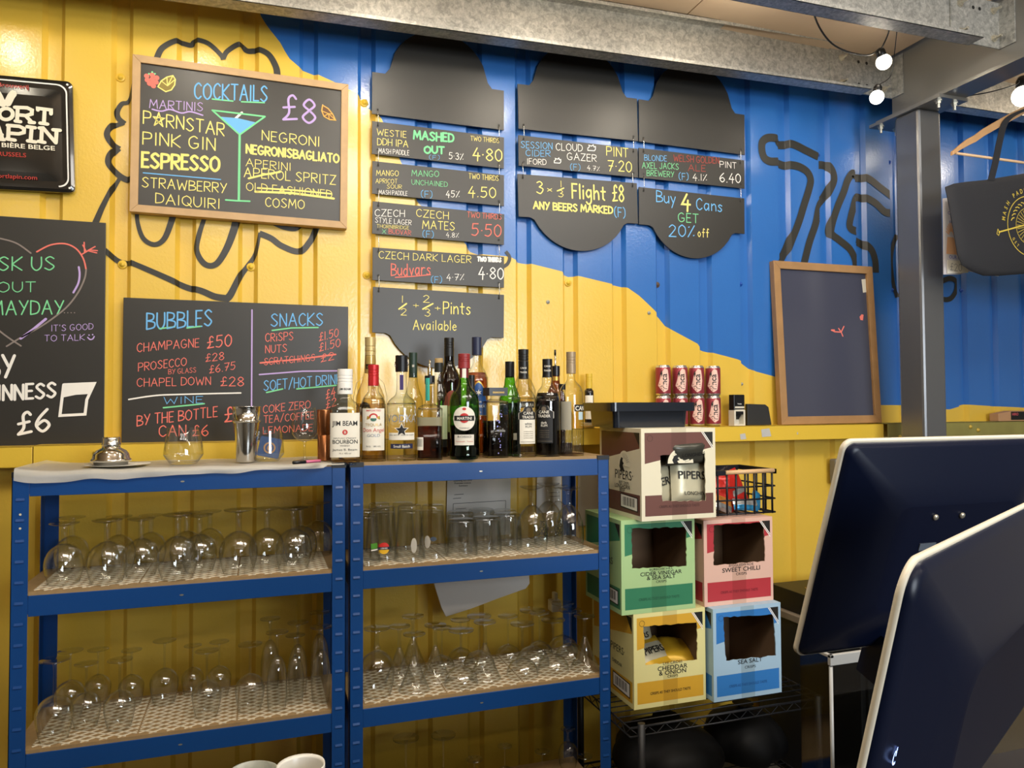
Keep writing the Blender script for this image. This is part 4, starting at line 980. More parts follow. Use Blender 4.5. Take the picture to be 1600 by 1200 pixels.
def curved(b, pts, fn, m, n=10):
    """polygon made of vertical slices so that it bends with the surface"""
    us = [p[0] for p in pts]; u0, u1 = min(us), max(us)
    def span(u):
        zs = []
        k = len(pts)
        for i in range(k):
            (a, za), (c, zc) = pts[i], pts[(i+1) % k]
            if (a-u)*(c-u) <= 0 and a != c: zs.append(za+(zc-za)*(u-a)/(c-a))
        return (min(zs), max(zs)) if zs else None
    prev = None
    for i in range(n+1):
        u = u0+(u1-u0)*(.002+.996*i/n); s = span(u)
        if s and prev: b.add([fn(prev[0], prev[1]), fn(u, s[0]), fn(u, s[1]), fn(prev[0], prev[2])], [(0, 1, 2, 3)], m)
        if s: prev = (u, s[0], s[1])
curved(b, [(x, z) for x, z in ya if z >= .0359], fn, 0); curved(b, [(x, z) for x, z in ya if z <= .0361], fn, 1)
fn2 = wrap(p, rp, 0, .0012); curved(b, [(-.0175, .032), (.0175, .032), (.0175, .040), (-.0175, .040)], fn2, 2); b.text('LERVIG', wrap(p, rp, 0, .0015), 0, .0338, .0045, 3, bold=.012)
b.build('badge_print', [mat('badge_red', 'd8322a', .5), mat('badge_yellow', 'f2bf2b', .5), mat('badge_navy', '1f2342', .5), WHITE], p)
p = order[0]; face_cam(p, .5); p['label'] = 'upturned pint glass with a green print, half hidden by the blue post'
b = MB(); fn = wrap(p, rp, .2); curved(b, [(-.012, .045), (.012, .045), (.012, .06), (-.012, .06)], fn, 0); curved(b, [(-.012, .040), (.012, .040), (.012, .0435), (-.012, .0435)], fn, 1); b.build('green_print', [mat('print_green', '4c8f2e', .5), WHITE], p)
p = order[3]; face_cam(p); p['label'] = 'upturned pint glass with a pale oval print, right rack upper shelf'
b = MB(); fn = wrap(p, rp); curved(b, [(-.016+.010*math.cos(a*PI/8), .048+.018*math.sin(a*PI/8)) for a in range(16)], fn, 0); curved(b, [(.002+.010*math.cos(a*PI/4), .056+.007*math.sin(a*PI/4)) for a in range(8)], fn, 1); b.build('oval_print', [mat('frosted_print', 'b9b5aa', .6), mat('print_grey', '3e4a5a', .5)], p)
p = order[2]; face_cam(p); p['label'] = 'upturned pint glass with a small pale print, right rack upper shelf'
b = MB(); fn = wrap(p, rp); curved(b, [(.012+.009*math.cos(a*PI/8), .045+.020*math.sin(a*PI/8)) for a in range(16)], fn, 0); b.build('pale_print', [mat('frosted_print', 'b9b5aa', .6)], p)
rs = rz_of(KIND['snifter'][2][0][1])
for p in snif:
    if 'front' in p['label'] and p.location.x < .85 or 'middle' in p['label']:
        face_cam(p, .1); b = MB()
        for ph in (-.55, .75):
            w0 = wrap(p, rs, ph)
            fn = lambda u, v: w0(-u, .058-v)
            for i, tx in enumerate(('DoG', 'HOU', 'SE')): b.text(tx, fn, 0, .018-.0145*i, .0125, 0, bold=.012)
        b.build('black_lettering', INK, p); p['label'] = 'upturned stemmed glass with upside down black lettering, ' + ('front one of the pair' if 'front' in p['label'] else 'rear one of the pair')

# ================================================================== BOTTLES
ZT = LEV[0]+.0102
def adepth(v): return (v-Vector((0, 0, EYE))).dot(CF)
class Bottle:
    def __init__(s, name, label, px, D, ytop, hw, prof, glass_m, zb=ZT, sq=0, rot=0.0, liq=None, group='spirit bottles on top of the right rack', base=True):
        p = P(px, 690, D); x = p.x; zt = P(px, ytop, D).z; s.H = zt-zb; s.R = hw*adepth(Vector((x, D, zb+.1)))/FOC
        s.t = thing(name, label, 'bottle', (x, D, zb), -math.atan2(x, D)+rot, group); s.sq = sq
        s.prof = [(r*s.R, z*s.H) for r, z in prof]
        q = smooth(s.prof, 3); q = [(max(r, .0005), z) for r, z in q]
        s.q = q; s.top = prof[-1][1]*s.H
        if glass_m:
            b = MB(); b.lathe([(0, .002)]+[(q[0][0]*.98, 0)]+q, 40, 0, sq); b.build('glass_body', glass_m, s.t)
        if liq:
            lm_, lev, zl = liq; b = MB(); inner = [(max(.0004, r-.0028), max(z, .006)) for r, z in q if z <= lev*s.H]
            b.lathe([(0, .006)]+inner+[(0, inner[-1][1]+.0002)], 36, 0, sq); b.build('liquid', lm_, s.t)
        s.rf = rz_of(q)
    def cap(s, z0, r, m, z1=1.0, rings=True, name='cap', extra=None):
        R = r*s.R; a, b_ = z0*s.H, z1*s.H; q = MB()
        pr = [(R*.98, a), (R, a+.001)]
        if rings:
            h = b_-a
            for f in (.45, .58, .71): pr += [(R, a+h*f), (R*.955, a+h*(f+.015)), (R*.955, a+h*(f+.03)), (R, a+h*(f+.045))]
        pr += [(R, b_-.0015), (R*.95, b_), (0, b_)]
        q.lathe(pr, 28, 0, smooth=False); return q.build(name, m, s.t)
    def fn(s, phi=0.0, eps=.0008):
        def f(u, v):
            r = s.rf(v); a = phi+u/max(r, .005); rr = (r*(sqr(a, s.sq) if s.sq else 1))+eps
            return (rr*math.sin(a), -rr*math.cos(a), v)
        return f
    def rect(s, b, u0, u1, z0, z1, m, phi=0, eps=.0008, n=14):
        f = s.fn(phi, eps); H = s.H; vs = []; zs = [z0*H+(z1*H-z0*H)*j/4 for j in range(5)]
        for i in range(n+1): vs += [f(u0+(u1-u0)*i/n, z) for z in zs]
        b.add(vs, [(i*5+j, (i+1)*5+j, (i+1)*5+j+1, i*5+j+1) for i in range(n) for j in range(4)], m, True)
    def txt(s, b, t, u, z, h, m, phi=0, eps=.0014, bold=.0, align='c', sx=1.0): b.text(t, s.fn(phi, eps), u, z*s.H, h, m, align, bold, sx)
    def poly(s, b, pts, m, phi=0, eps=.0011, n=10): curved(b, [(u, z*s.H) for u, z in pts], s.fn(phi, eps), m, n)
def circ(cx, cz, r, rz_, n=20, a0=0, a1=2*PI): return [(cx+r*math.cos(a0+(a1-a0)*i/n), cz+rz_*math.sin(a0+(a1-a0)*i/n)) for i in range(n+1)]
PAPER = mat('cream_label', 'ece6d6', .55); RED = mat('label_red', 'c4302b', .5); NAVY = mat('label_navy', '20264a', .45); GOLD = mat('label_gold', 'c9a24a', .35, .6)
BG = thin_glass('bottle_glass', (.965, .975, .965), (.50, .54, .51), .9, 2.4, .06)
GREEN = thin_glass('green_bottle_glass', (.30, .70, .14), (.03, .16, .02), .85, 1.6, .06)
AMBER = liquid('amber_spirit', 'c88a48'); DARKR = liquid('dark_spirit', '4a1c0c'); PALEG = liquid('pale_gold_spirit', 'f7ecc8'); RUBY = liquid('ruby_spirit', '8a1a24'); BROWN = liquid('brown_spirit', 'a5683a')
STD = [(.96, 0), (1, .015), (1, .50), (.97, .57), (.80, .64), (.48, .70), (.36, .74), (.33, .82), (.33, .93)]
f1, f2, f3 = 2.425, 2.52, 2.60
FB, BBk = 'front row of bottles', 'back row'
# 1 bourbon
B = Bottle('whiskey_bottle', 'square shouldered bourbon bottle with cream label and white cap, leftmost of the bottles', 539, f1-.01, 577, 23.5, [(.97, 0), (1, .02), (1, .50), (.98, .57), (.80, .63), (.50, .67), (.40, .71), (.34, .80), (.34, .90)], BG, sq=4, liq=(AMBER, .12, 0))
B.cap(.73, .50, WHITE, rings=True); b = MB(); B.rect(b, -B.R*.92, B.R*.92, .06, .53, 0); k = B.R/.05
B.txt(b, 'JIM BEAM', 0, .395, .0155*k, 1, bold=.012, sx=.80); B.poly(b, circ(0, .325, .0085*k, .0085*k/B.H), 2, eps=.0012); B.txt(b, 'B', 0, .312, .008*k, 0, eps=.0016, bold=.012)
B.txt(b, 'KENTUCKY STRAIGHT', 0, .255, .0045*k, 1); B.txt(b, 'BOURBON', 0, .205, .0125*k, 1, bold=.012, sx=.85); B.txt(b, 'WHISKEY', 0, .175, .005*k, 1); B.txt(b, 'James B. Beam', 0, .13, .007*k, 1, sx=1.2); B.txt(b, '70 cl  40% vol', 0, .095, .0045*k, 1)
b.build('label', [PAPER, INK, RED], B.t)
b = MB(); s0 = B.rf; B.rf = lambda z: .50*B.R; B.sq = 0; B.txt(b, 'JIM BEAM', 0, .775, .0065*k, 0, bold=.012); b.build('cap_lettering', INK, B.t)
# 2 tequila
B = Bottle('tequila_bottle', 'clear tequila bottle with red cap and tall white label', 583.5, f1, 570, 19.6, [(.97, 0), (1, .015), (1, .53), (.96, .59), (.80, .655), (.48, .71), (.42, .74), (.44, .78), (.36, .83), (.34, .92)], BG, liq=(PALEG, .66, 0))
B.cap(.78, .43, mat('red_foil_cap', 'c1282a', .3, .3)); b = MB(); B.rect(b, -B.R*.98, B.R*.98, .115, .545, 0); k = B.R/.041
B.txt(b, 'IMPORTED', 0, .515, .0055*k, 2, bold=.01, sx=1.3); B.poly(b, circ(0, .445, .016*k, .016*k/B.H, 20, 0, PI), 2); B.poly(b, circ(0, .445, .010*k, .011*k/B.H, 20, 0, PI), 0, eps=.0015); B.poly(b, circ(0, .435, .010*k, .007*k/B.H), 4, eps=.0014)
B.poly(b, [(-.022*k, .43), (-.012*k, .44), (-.012*k, .46), (-.020*k, .47)], 3); B.poly(b, [(.022*k, .43), (.012*k, .44), (.012*k, .46), (.020*k, .47)], 3)
B.txt(b, 'TEQUILA', 0, .365, .009*k, 3, sx=1.05); B.txt(b, 'Don Angel', 0, .305, .0125*k, 2, sx=.95); B.txt(b, 'GOLD', 0, .255, .009*k, 5, sx=1.2); B.txt(b, '70 CL    38% VOL', 0, .15, .0045*k, 1)
b.build('label', [PAPER, INK, RED, GOLD, mat('label_green', '3d6b5c', .5), mat('label_steel', '7d8ea6', .3, .5)], B.t)
# 3 swing top vodka
B = Bottle('vodka_bottle', 'clear swing top vodka bottle with a black star on a white strip', 627.5, f1, 553, 23, [(.95, 0), (1, .02), (1, .49), (.97, .53), (.80, .57), (.46, .61), (.36, .66), (.34, .78), (.36, .85)], BG)
B.cap(.83, .42, mat('black_stopper', '151517', .25), .985, False, 'stopper'); k = B.R/.047
MB().tube([(B.R*.46*math.cos(a), -.004, B.H*(.90+.055*math.sin(a))) for a in [i*2*PI/20 for i in range(20)]], .0016, 6, closed=True).build('wire_clip', CHROME, B.t)
b = MB(); B.txt(b, 'VODKA', 0, .36, .023*k, 0, bold=.01, sx=.9); st = [((.019 if i % 2 == 0 else .008)*k*math.sin(i*PI/5), .26+(.019 if i % 2 == 0 else .008)*k*math.cos(i*PI/5)/B.H) for i in range(10)]
def star(B, b, cx, cz, R1, R2, m, eps, n=5, rot=0):
    f = B.fn(0, eps); c0 = (cx, cz*B.H)
    for i in range(2*n):
        def pt(i): r = (R1 if i % 2 == 0 else R2); return (cx+r*math.sin(i*PI/n+rot), cz*B.H+r*math.cos(i*PI/n+rot))
        b.add([f(*c0), f(*pt(i+1)), f(*pt(i))], [(0, 1, 2)], m)
star(B, b, 0, .285, .024*k, .0105*k, 1, .0016); star(B, b, 0, .285, .019*k, .0085*k, 2, .002)
B.rect(b, -B.R*.98, B.R*.98, .195, .262, 1); B.txt(b, 'SMALL BATCH   SMOOTH VODKA', 0, .235, .0038*k, 2); B.rect(b, -B.R*.8, B.R*.8, .115, .160, 3); B.txt(b, 'Small Batch', 0, .125, .008*k, 1, bold=.01)
b.build('label', [mat('etched_silver', 'b9bcc0', .3, .6), PAPER, INK, NAVY], B.t)
b = MB(); b.add([(-.006, -B.R*.40, B.H*.66), (.006, -B.R*.40, B.H*.66), (.006, -B.R*.40, B.H*.80), (-.006, -B.R*.40, B.H*.80)], [(0, 1, 2, 3)], 0); b.build('neck_strip', mat('purple_strip', '3a2a63', .4), B.t)
# 4 square bottle with pourer
B = Bottle('liqueur_bottle', 'square clear bottle with brown liqueur, teal neck strip and steel pourer', 671.5, f1, 587, 19.8, [(.97, 0), (1, .02), (1, .56), (.98, .60), (.78, .635), (.42, .66), (.38, .70), (.38, .92)], BG, sq=5, liq=(BROWN, .40, 0))
B.cap(.90, .40, mat('black_stopper', '151517', .25), 1.0, False, 'stopper'); MB().tube([(0, 0, B.H), (0, 0, B.H*1.03), (.001, 0, B.H*1.19)], [.006, .004, .0028], 10).build('pourer_spout', CHROME, B.t)
b = MB(); r_ = B.R*.40; b.add([(r_*math.sin(a)*1.03, -r_*math.cos(a)*1.03, z*B.H) for a in (-.9, -.6, -.3, 0) for z in (.70, .97)], [(0, 2, 3, 1), (2, 4, 5, 3), (4, 6, 7, 5)], 0); b.build('neck_strip', mat('teal_strip', '3fae9c', .5), B.t)
b = MB(); f = B.fn(); B.rect(b, -B.R*1.02, -B.R*.46, .12, .27, 0); 
for i in range(9): B.rect(b, -B.R*.95+i*B.R*.05, -B.R*.93+i*B.R*.05, .16, .25, 1, eps=.0014, n=1)
B.rect(b, -B.R*1.02, B.R*.95, .405, .505, 2, eps=.0005); b.build('label', [PAPER, INK, mat('clear_back_label', '8b8466', .5)], B.t)
# 5 vermouth
B = Bottle('vermouth_bottle', 'green vermouth bottle with red cap and round white label', 725.5, f1-.02, 553, 23.6, [(.86, 0), (.98, .03), (.95, .07), (.90, .13), (.93, .22), (.97, .32), (.99, .50), (.95, .57), (.80, .625), (.50, .68), (.36, .72), (.32, .78), (.31, .86)], GREEN, liq=(liquid('vermouth', '1d2a0c'), .34, 0))
B.cap(.86, .40, mat('red_screw_cap', '8d2a2c', .4), rings=True); k = B.R/.047
b = MB(); f_ = B.rf; B.rf = lambda z: .335*B.R; B.rect(b, -.014*k, .014*k, .77, .865, 0); B.rect(b, -.006*k, .006*k, .77, .865, 1, eps=.0012); b.build('neck_label', [mat('burgundy_foil', '7c2a30', .35, .3), PAPER], B.t); B.rf = f_
b = MB(); B.poly(b, circ(0, .385, .037*k, .037*k/B.H, 32), 0, n=20); B.poly(b, circ(0, .39, .015*k, .015*k/B.H), 2, eps=.0015); B.poly(b, [(-.032*k, .365), (.032*k, .365), (.032*k, .412), (-.032*k, .412)], 1, eps=.002, n=16); B.txt(b, 'MARTINI', 0, .374, .0088*k, 0, eps=.0026, bold=.012, sx=.92)
B.poly(b, circ(0, .475, .006*k, .004*k/B.H), 2, eps=.0015); B.txt(b, 'TORINO', 0, .29, .004*k, 1, sx=1.4)
B.rect(b, -.032*k, .032*k, .135, .235, 0); B.txt(b, 'ROSSO', 0, .205, .0065*k, 1, sx=1.5); B.txt(b, 'Vermouth - Torino', 0, .165, .004*k, 2, sx=1.2); b.build('label', [PAPER, INK, RED], B.t)
# 6 almond liqueur square
B = Bottle('amaretto_bottle', 'squat square dark bottle with a wide square black cap', 774, f1+.01, 606, 17.6, [(.97, 0), (1, .02), (1, .74), (.96, .79), (.60, .825), (.38, .85), (.38, .95)], BG, sq=6, rot=.35, liq=(DARKR, .72, 0))
b = MB(); hw = B.R*.86; b.box(-hw, hw, -hw, hw, B.H*.885, B.H*1.0); b.text('DISARONNO', lambda u, v: (u, -hw-.0006, v), 0, B.H*.92, .0055, 1, bold=.012, sx=.9); b.build('cap', [mat('black_square_cap', '1b1a1c', .3), GOLD], B.t)
b = MB(); random.seed(3)
for i in range(26):
    x, z = random.uniform(-.009, .009), random.uniform(.05, .68)*B.H; b.flat([disc((x, z), random.uniform(.001, .0026), 6)], lambda u, v: (u, -B.R*1.02-.001, v))
b.build('silver_print', mat('violet_print', '8f8ac2', .3, .5), B.t)
# 7, 8 cane rums
for nm, lab, px, hw, ytop, gm, liq, cream in (('rum_bottle', 'clear white rum bottle with black and cream label', 818.5, 19.3, 564, BG, None, True), ('rum_bottle', 'dark rum bottle with an all black label and black cap', 856, 19.6, 561, BG, (DARKR, .66, 0), False)):
    B = Bottle(nm, lab, px, f1, ytop, hw, [(.96, 0), (1, .015), (1, .56), (.96, .61), (.78, .67), (.52, .715), (.44, .76), (.46, .80), (.40, .84), (.36, .92)], gm, liq=liq); k = B.R/.041
    B.cap(.81, .40, mat('black_screw_cap', '141414', .35), rings=False); b = MB(); f_ = B.rf; B.rf = lambda z: .40*B.R; B.txt(b, 'CANE', 0, .915, .0055*k, 0, bold=.012); B.txt(b, 'TRADER', 0, .87, .0055*k, 0, bold=.012, sx=.8); b.build('cap_lettering', PAPER, B.t); B.rf = f_
    b = MB(); ph = .38 if cream else -.30
    def trader(B, b, e, m, s=1.0): B.poly(b, [(-.031*k*s, .39), (.031*k*s, .39), (.031*k*s, .455), (.018*k*s, .475), (.013*k*s, .515), (0, .525), (-.013*k*s, .515), (-.018*k*s, .475), (-.031*k*s, .455)], m, ph, e, 24)
    trader(B, b, .0010, 0, 1.06); trader(B, b, .0016, 1)
    B.poly(b, circ(0, .485, .008*k, .008*k/B.H), 3, ph, .0022); B.txt(b, 'CANE', 0, .44, .009*k, 0, ph, .0024, bold=.012); B.txt(b, 'TRADER', 0, .40, .009*k, 0, ph, .0024, bold=.012, sx=.85)
    B.rect(b, -.029*k, .029*k, .14, .39, 0 if cream else 1, ph); ik = 1 if cream else 0
    B.txt(b, 'white' if cream else 'dark', 0, .335, .0075*k, ik, ph, bold=.01); B.txt(b, 'RUM', 0, .305, .0075*k, ik, ph)
    for j in range(4): B.txt(b, 'caribbean blend', 0, .262-.022*j, .0036*k, 3 if cream else 3, ph)
    B.rect(b, -.026*k, .026*k, .157, .161, 3, ph, .0014)
    b.build('label', [PAPER, INK, RED, mat('label_brown', '6d6252', .5)], B.t)
# 9 ribbed clear bottle
B = Bottle('spirit_bottle', 'clear ribbed spirit bottle with tan screw cap and black CAN label', 893, f1, 550, 19.2, [(.94, 0), (1, .02), (1, .56), (.96, .62), (.76, .67), (.44, .71), (.33, .74), (.30, .82), (.29, .90)], BG, liq=(liquid('pink_rinse', 'd9b7b0'), .05, 0)); k = B.R/.04
B.cap(.79, .39, mat('tan_foil_cap', 'a08c70', .4, .3)); b = MB(); B.rect(b, -.004*k, .034*k, .425, .49, 1, .35); B.txt(b, 'CAN', .018*k, .435, .014*k, 0, .35, bold=.012, sx=.95); B.rect(b, .010*k, .030*k, .345, .42, 2, .35); B.rect(b, -.046*k, -.008*k, .25, .52, 3, .2, .0004); b.build('label', [PAPER, INK, mat('pale_blue_label', 'b9cfd6', .5), mat('grey_back_label', 'a9a493', .5)], B.t)
b = MB()
for i in range(9):
    a = -.75+i*.19; b.tube([(B.R*1.01*math.sin(a), -B.R*1.01*math.cos(a), z) for z in (B.H*.03, B.H*.12, B.H*.24)], [.0022, .0026, .001], 5)
b.build('glass_rib', BG, B.t)
B = Bottle('cordial_bottle', 'amber tinted bottle with a ruby dreg, hidden between the dark rum and the ribbed bottle', 879, f1+.075, 600, 16, STD, BG, liq=(RUBY, .27, 0)); B.cap(.92, .34, BLACK, rings=False)
# back row
B = Bottle('palm_rum_bottle', 'tall netted rum bottle with gold capsule, behind the red capped tequila', 578.5, f3-.02, 527, 22, [(.95, 0), (1, .02), (1, .45), (.92, .53), (.62, .62), (.46, .70), (.40, .78), (.36, .90)], thin_glass('gold_tinted_glass', (.97, .92, .76), (.6, .5, .25), .8, 2, .06), liq=(PALEG, .45, 0)); k = B.R/.045
B.cap(.70, .38, mat('gold_foil', 'c9b279', .35, .4), rings=True); b = MB(); f_ = B.rf; B.rf = lambda z: .385*B.R; B.rect(b, -.016*k, .016*k, .735, .775, 0); B.txt(b, 'XXXX', 0, .742, .006*k, 1, bold=.012); b.build('neck_band', [INK, GOLD], B.t); B.rf = f_
b = MB(); B.poly(b, circ(-.018*k, .40, .020*k, .024*k/B.H), 0); B.txt(b, 'BAR', -.019*k, .385, .0125*k, 1, eps=.0018, bold=.012); B.rect(b, -.04*k, .02*k, .12, .30, 1); b.build('label', [INK, PAPER], B.t)
for sg in (-1, 1):
    MB().tube([(sg*B.R*.42, -.004, B.H*.68), (sg*B.R*.95, -.004, B.H*.62), (sg*B.R*1.18, -.004, B.H*.50), (sg*B.R*1.05, -.002, B.H*.34), (sg*B.R*.96, 0, B.H*.24)], .0012, 5).build('raffia_cord', mat('raffia', 'd9c48a', .7), B.t)
B = Bottle('whisky_bottle', 'clear bottle with a dark green capsule, behind the swing top vodka', 645.5, f3-.03, 551, 15.5, [(.96, 0), (1, .015), (1, .48), (.95, .56), (.66, .64), (.48, .72), (.42, .80), (.38, .88)], BG, liq=(PALEG, .30, 0)); B.cap(.76, .42, mat('dark_green_capsule', '22362c', .4), rings=False)
b = MB(); B.rf = lambda z: .42*B.R; B.txt(b, 'lll', 0, .86, .008, 0, bold=.012); b.build('cap_lettering', PAPER, B.t)
B = Bottle('brandy_bottle', 'bottle with pale wooden stopper and black collar, just left of the vermouth', 686, f2+.02, 560, 14, [(.97, 0), (1, .015), (1, .55), (.95, .61), (.76, .68), (.52, .75), (.48, .82), (.48, .88)], BG, liq=(BROWN, .36, 0)); B.cap(.86, .50, mat('black_collar', '22231f', .4), .955, False, 'collar'); B.cap(.955, .46, mat('wood_stopper', 'b79a68', .6), 1.0, False, 'stopper')
b = MB(); B.rect(b, B.R*.1, B.R*1.1, .18, .52, 0); B.rect(b, B.R*.1, B.R*1.1, .10, .17, 1); b.build('label', [PAPER, INK], B.t)
B = Bottle('port_bottle', 'very dark tall bottle with black capsule and red arched label, behind the vermouth', 702, f3, 528, 19, [(.96, 0), (1, .015), (1, .58), (.95, .65), (.72, .71), (.46, .76), (.40, .82), (.38, .92)], thin_glass('brown_bottle_glass', (.10, .05, .02), (.01, .006, .003), .8, 1.5, .06)); B.cap(.84, .40, mat('black_screw_cap', '141414', .35))
b = MB(); B.poly(b, circ(0, .42, .030, .055/B.H*1.0, 20, 0, PI), 1, .25); B.rect(b, -.03, .03, .20, .42, 0, .25); B.txt(b, 'PENN', .004, .33, .010, 2, .25); B.txt(b, 'NIN', .004, .28, .010, 2, .25); b.build('label', [mat('olive_label', '8b8755', .5), mat('brick_label', '8c3a2c', .5), INK], B.t)
B = Bottle('golden_rum_bottle', 'golden rum bottle with navy capsule and blue star label, behind the squat square bottle', 745.5, f3, 527, 17.5, [(.96, 0), (1, .015), (1, .60), (.95, .66), (.72, .715), (.42, .76), (.36, .80), (.34, .90)], BG, liq=(liquid('gold_rum', 'cf9440'), .70, 0)); k = B.R/.04
B.cap(.845, .44, mat('navy_capsule', '252b45', .35), rings=False); b = MB(); B.poly(b, [(-.034*k, .33), (.034*k, .33), (.034*k, .45), (.026*k, .55), (.010*k, .61), (0, .625), (-.010*k, .61), (-.026*k, .55), (-.034*k, .45)], 1, .15, .0008, 20); B.poly(b, [(-.031*k, .335), (.031*k, .335), (.031*k, .45), (.023*k, .545), (.008*k, .60), (0, .612), (-.008*k, .60), (-.023*k, .545), (-.031*k, .45)], 0, .15, .0014, 20)
fnb = B.fn; B.fn = lambda phi=0, eps=.0008: fnb(.15, eps); star(B, b, 0, .525, .012*k, .004*k, 2, .002, 6); B.fn = fnb; B.txt(b, 'Ron', 0, .44, .008*k, 2, .15, .002); B.txt(b, 'AMERICA', 0, .40, .009*k, 2, .15, .002, bold=.012, sx=.85); B.txt(b, 'Oro', 0, .355, .006*k, 2, .15, .002); B.txt(b, 'AÑEJO', 0, .16, .007*k, 2, .15); b.build('label', [mat('blue_label', '1f4a86', .4), GOLD, PAPER], B.t)
B = Bottle('small_spirit_bottle', 'bottle of which only a black cap shows over the shoulder of the vermouth', 737, f2, 586, 13, STD, BG, liq=(DARKR, .5, 0)); B.cap(.80, .40, mat('black_screw_cap', '141414', .35))
B = Bottle('herbal_liqueur_bottle', 'bright green bottle with black cap, behind the squat square bottle and the white rum', 797, f2-.015, 565, 16.5, [(.96, 0), (1, .015), (1, .56), (.95, .62), (.74, .69), (.54, .75), (.50, .80), (.44, .84), (.38, .92)], GREEN, liq=(liquid('green_spirit', '174a0a'), .60, 0)); B.cap(.83, .44, mat('black_screw_cap', '141414', .35), rings=False)
b = MB(); B.rect(b, 0, .014, .17, .24, 0, .3); b.build('label', PAPER, B.t)
B = Bottle('cachaca_bottle', 'clear bottle with ridged black cap, behind the white rum', 818.5, f3-.02, 546, 19, [(.96, 0), (1, .015), (1, .55), (.95, .62), (.74, .68), (.50, .735), (.40, .79), (.38, .90)], BG, liq=(PALEG, .2, 0)); B.cap(.80, .43, mat('black_screw_cap', '141414', .35)); b = MB(); B.rect(b, -.034, .034, .44, .50, 0, .25); B.txt(b, 'BRARA', .006, .452, .011, 1, .25, bold=.012); b.build('label', [INK, PAPER], B.t)
B = Bottle('amber_rum_bottle', 'brown bottle with black speed pourer, behind the dark rum', 868.5, f3+.015, 572, 15.5, [(.96, 0), (1, .015), (1, .60), (.95, .66), (.70, .73), (.46, .80), (.42, .86), (.40, .95)], thin_glass('amber_bottle_glass', (.45, .22, .06), (.08, .03, .01), .85, 1.8, .06), liq=(DARKR, .6, 0)); B.cap(.885, .46, mat('black_stopper', '151517', .25), 1.0, False, 'stopper'); k = B.R
MB().tube([(0, 0, B.H), (0, 0, B.H*1.02), (-.0005, 0, B.H*1.13)], [.005, .0036, .0034], 10).build('pourer_spout', CHROME, B.t); MB().tube([(-.0005, 0, B.H*1.13), (-.0006, 0, B.H*1.19)], [.0042, .0038], 10).build('pourer_tip', BLACK, B.t); b = MB(); B.rf = lambda z: .425*k; B.rect(b, -.012, .012, .83, .875, 0); b.build('neck_label', GOLD, B.t)
zsm = ZLR+.001; zbt = P(921, 645, 2.787).z
q = thing('saucer_stack', 'two pale saucers stacked on the ledge under the small black bottle', 'saucer', (P(921, 660, 2.785).x, 2.787, zsm))
b = MB(); b.lathe([(.02, 0), (.022, .004), (.036, .010), (.0365, .0115), (.02, .006), (0, .006)], 28); b.build('saucer', PAPER, q)
b = MB(); b.lathe([(.02, .012), (.022, .016), (.034, .020), (.0345, .0215), (.02, .018), (0, .018)], 28); b.build('saucer', PAPER, q)
B = Bottle('miniature_bottle', 'small black bottle with cream label and yellow cap on saucers beside the black tub', 921, 2.787, 584, 7.2, [(.97, 0), (1, .02), (1, .60), (.90, .66), (.62, .70), (.60, .74)], mat('dark_bottle_glass', '1c1816', .15), zb=zsm+.019, group=None); b = MB(); B.rect(b, -B.R*.95, B.R*.95, .08, .56, 0); B.txt(b, 'BITTERS', 0, .40, .004, 1); b.build('label', [PAPER, INK], B.t); B.cap(.70, .72, mat('yellow_plastic_cap', 'd8b437', .5), rings=True)

# ================================================================== THINGS ON THE LEFT RACK
ZS = LEV[0]+.0145
def at(name, label, cat, px, D, z, rz=None, group=None):
    x = P(px, 690, D).x
    return thing(name, label, cat, (x, D, z), -math.atan2(x, D) if rz is None else rz, group)
def szs(px_w, x, D, z): return px_w*adepth(Vector((x, D, z)))/FOC
# shaker top on a paper plate
pl_ = at('paper_plate', 'thin white paper plate lying under the cocktail shaker top', 'plate', 184, 2.455, ZS+.002); b = MB(); b.lathe([(0, 0), (.070, .0005), (.088, .004), (.0885, .0048), (.070, .0016), (0, .0012)], 36); b.build('disc', mat('white_paper', 'e9e4d6', .6), pl_)
t = at('cocktail_strainer', 'polished steel cocktail shaker top with strainer cap, on the white plate', 'cocktail shaker', 174, 2.455, ZS+.0035); k = szs(29, t.location.x, 2.455, ZS)
hs = (P(174, 683, 2.455).z-ZS-.0035)
b = MB(); b.lathe([(k*.82, 0), (k*.84, hs*.13), (k*1.0, hs*.14), (k*1.0, hs*.20), (k*.92, hs*.24), (k*.86, hs*.40), (k*.72, hs*.52), (k*.50, hs*.60), (k*.44, hs*.63), (k*.44, hs*.70)], 40); b.build('dome', CHROME, t)
b = MB(); b.lathe([(k*.45, hs*.68), (k*.47, hs*.71), (k*.47, hs*.76), (k*.445, hs*.78), (k*.445, hs*.94), (k*.42, hs*1.0), (0, hs*1.0)], 36); b.build('cap', CHROME, t)
b = MB(); b.lathe([(k*.66, hs*.02), (k*.665, hs*.10), (k*.66, hs*.12)], 30); b.f = b.f[:-2]; b.m = b.m[:-2]; b.sm = b.sm[:-2]; b.build('inner_rim', CHROME, t)
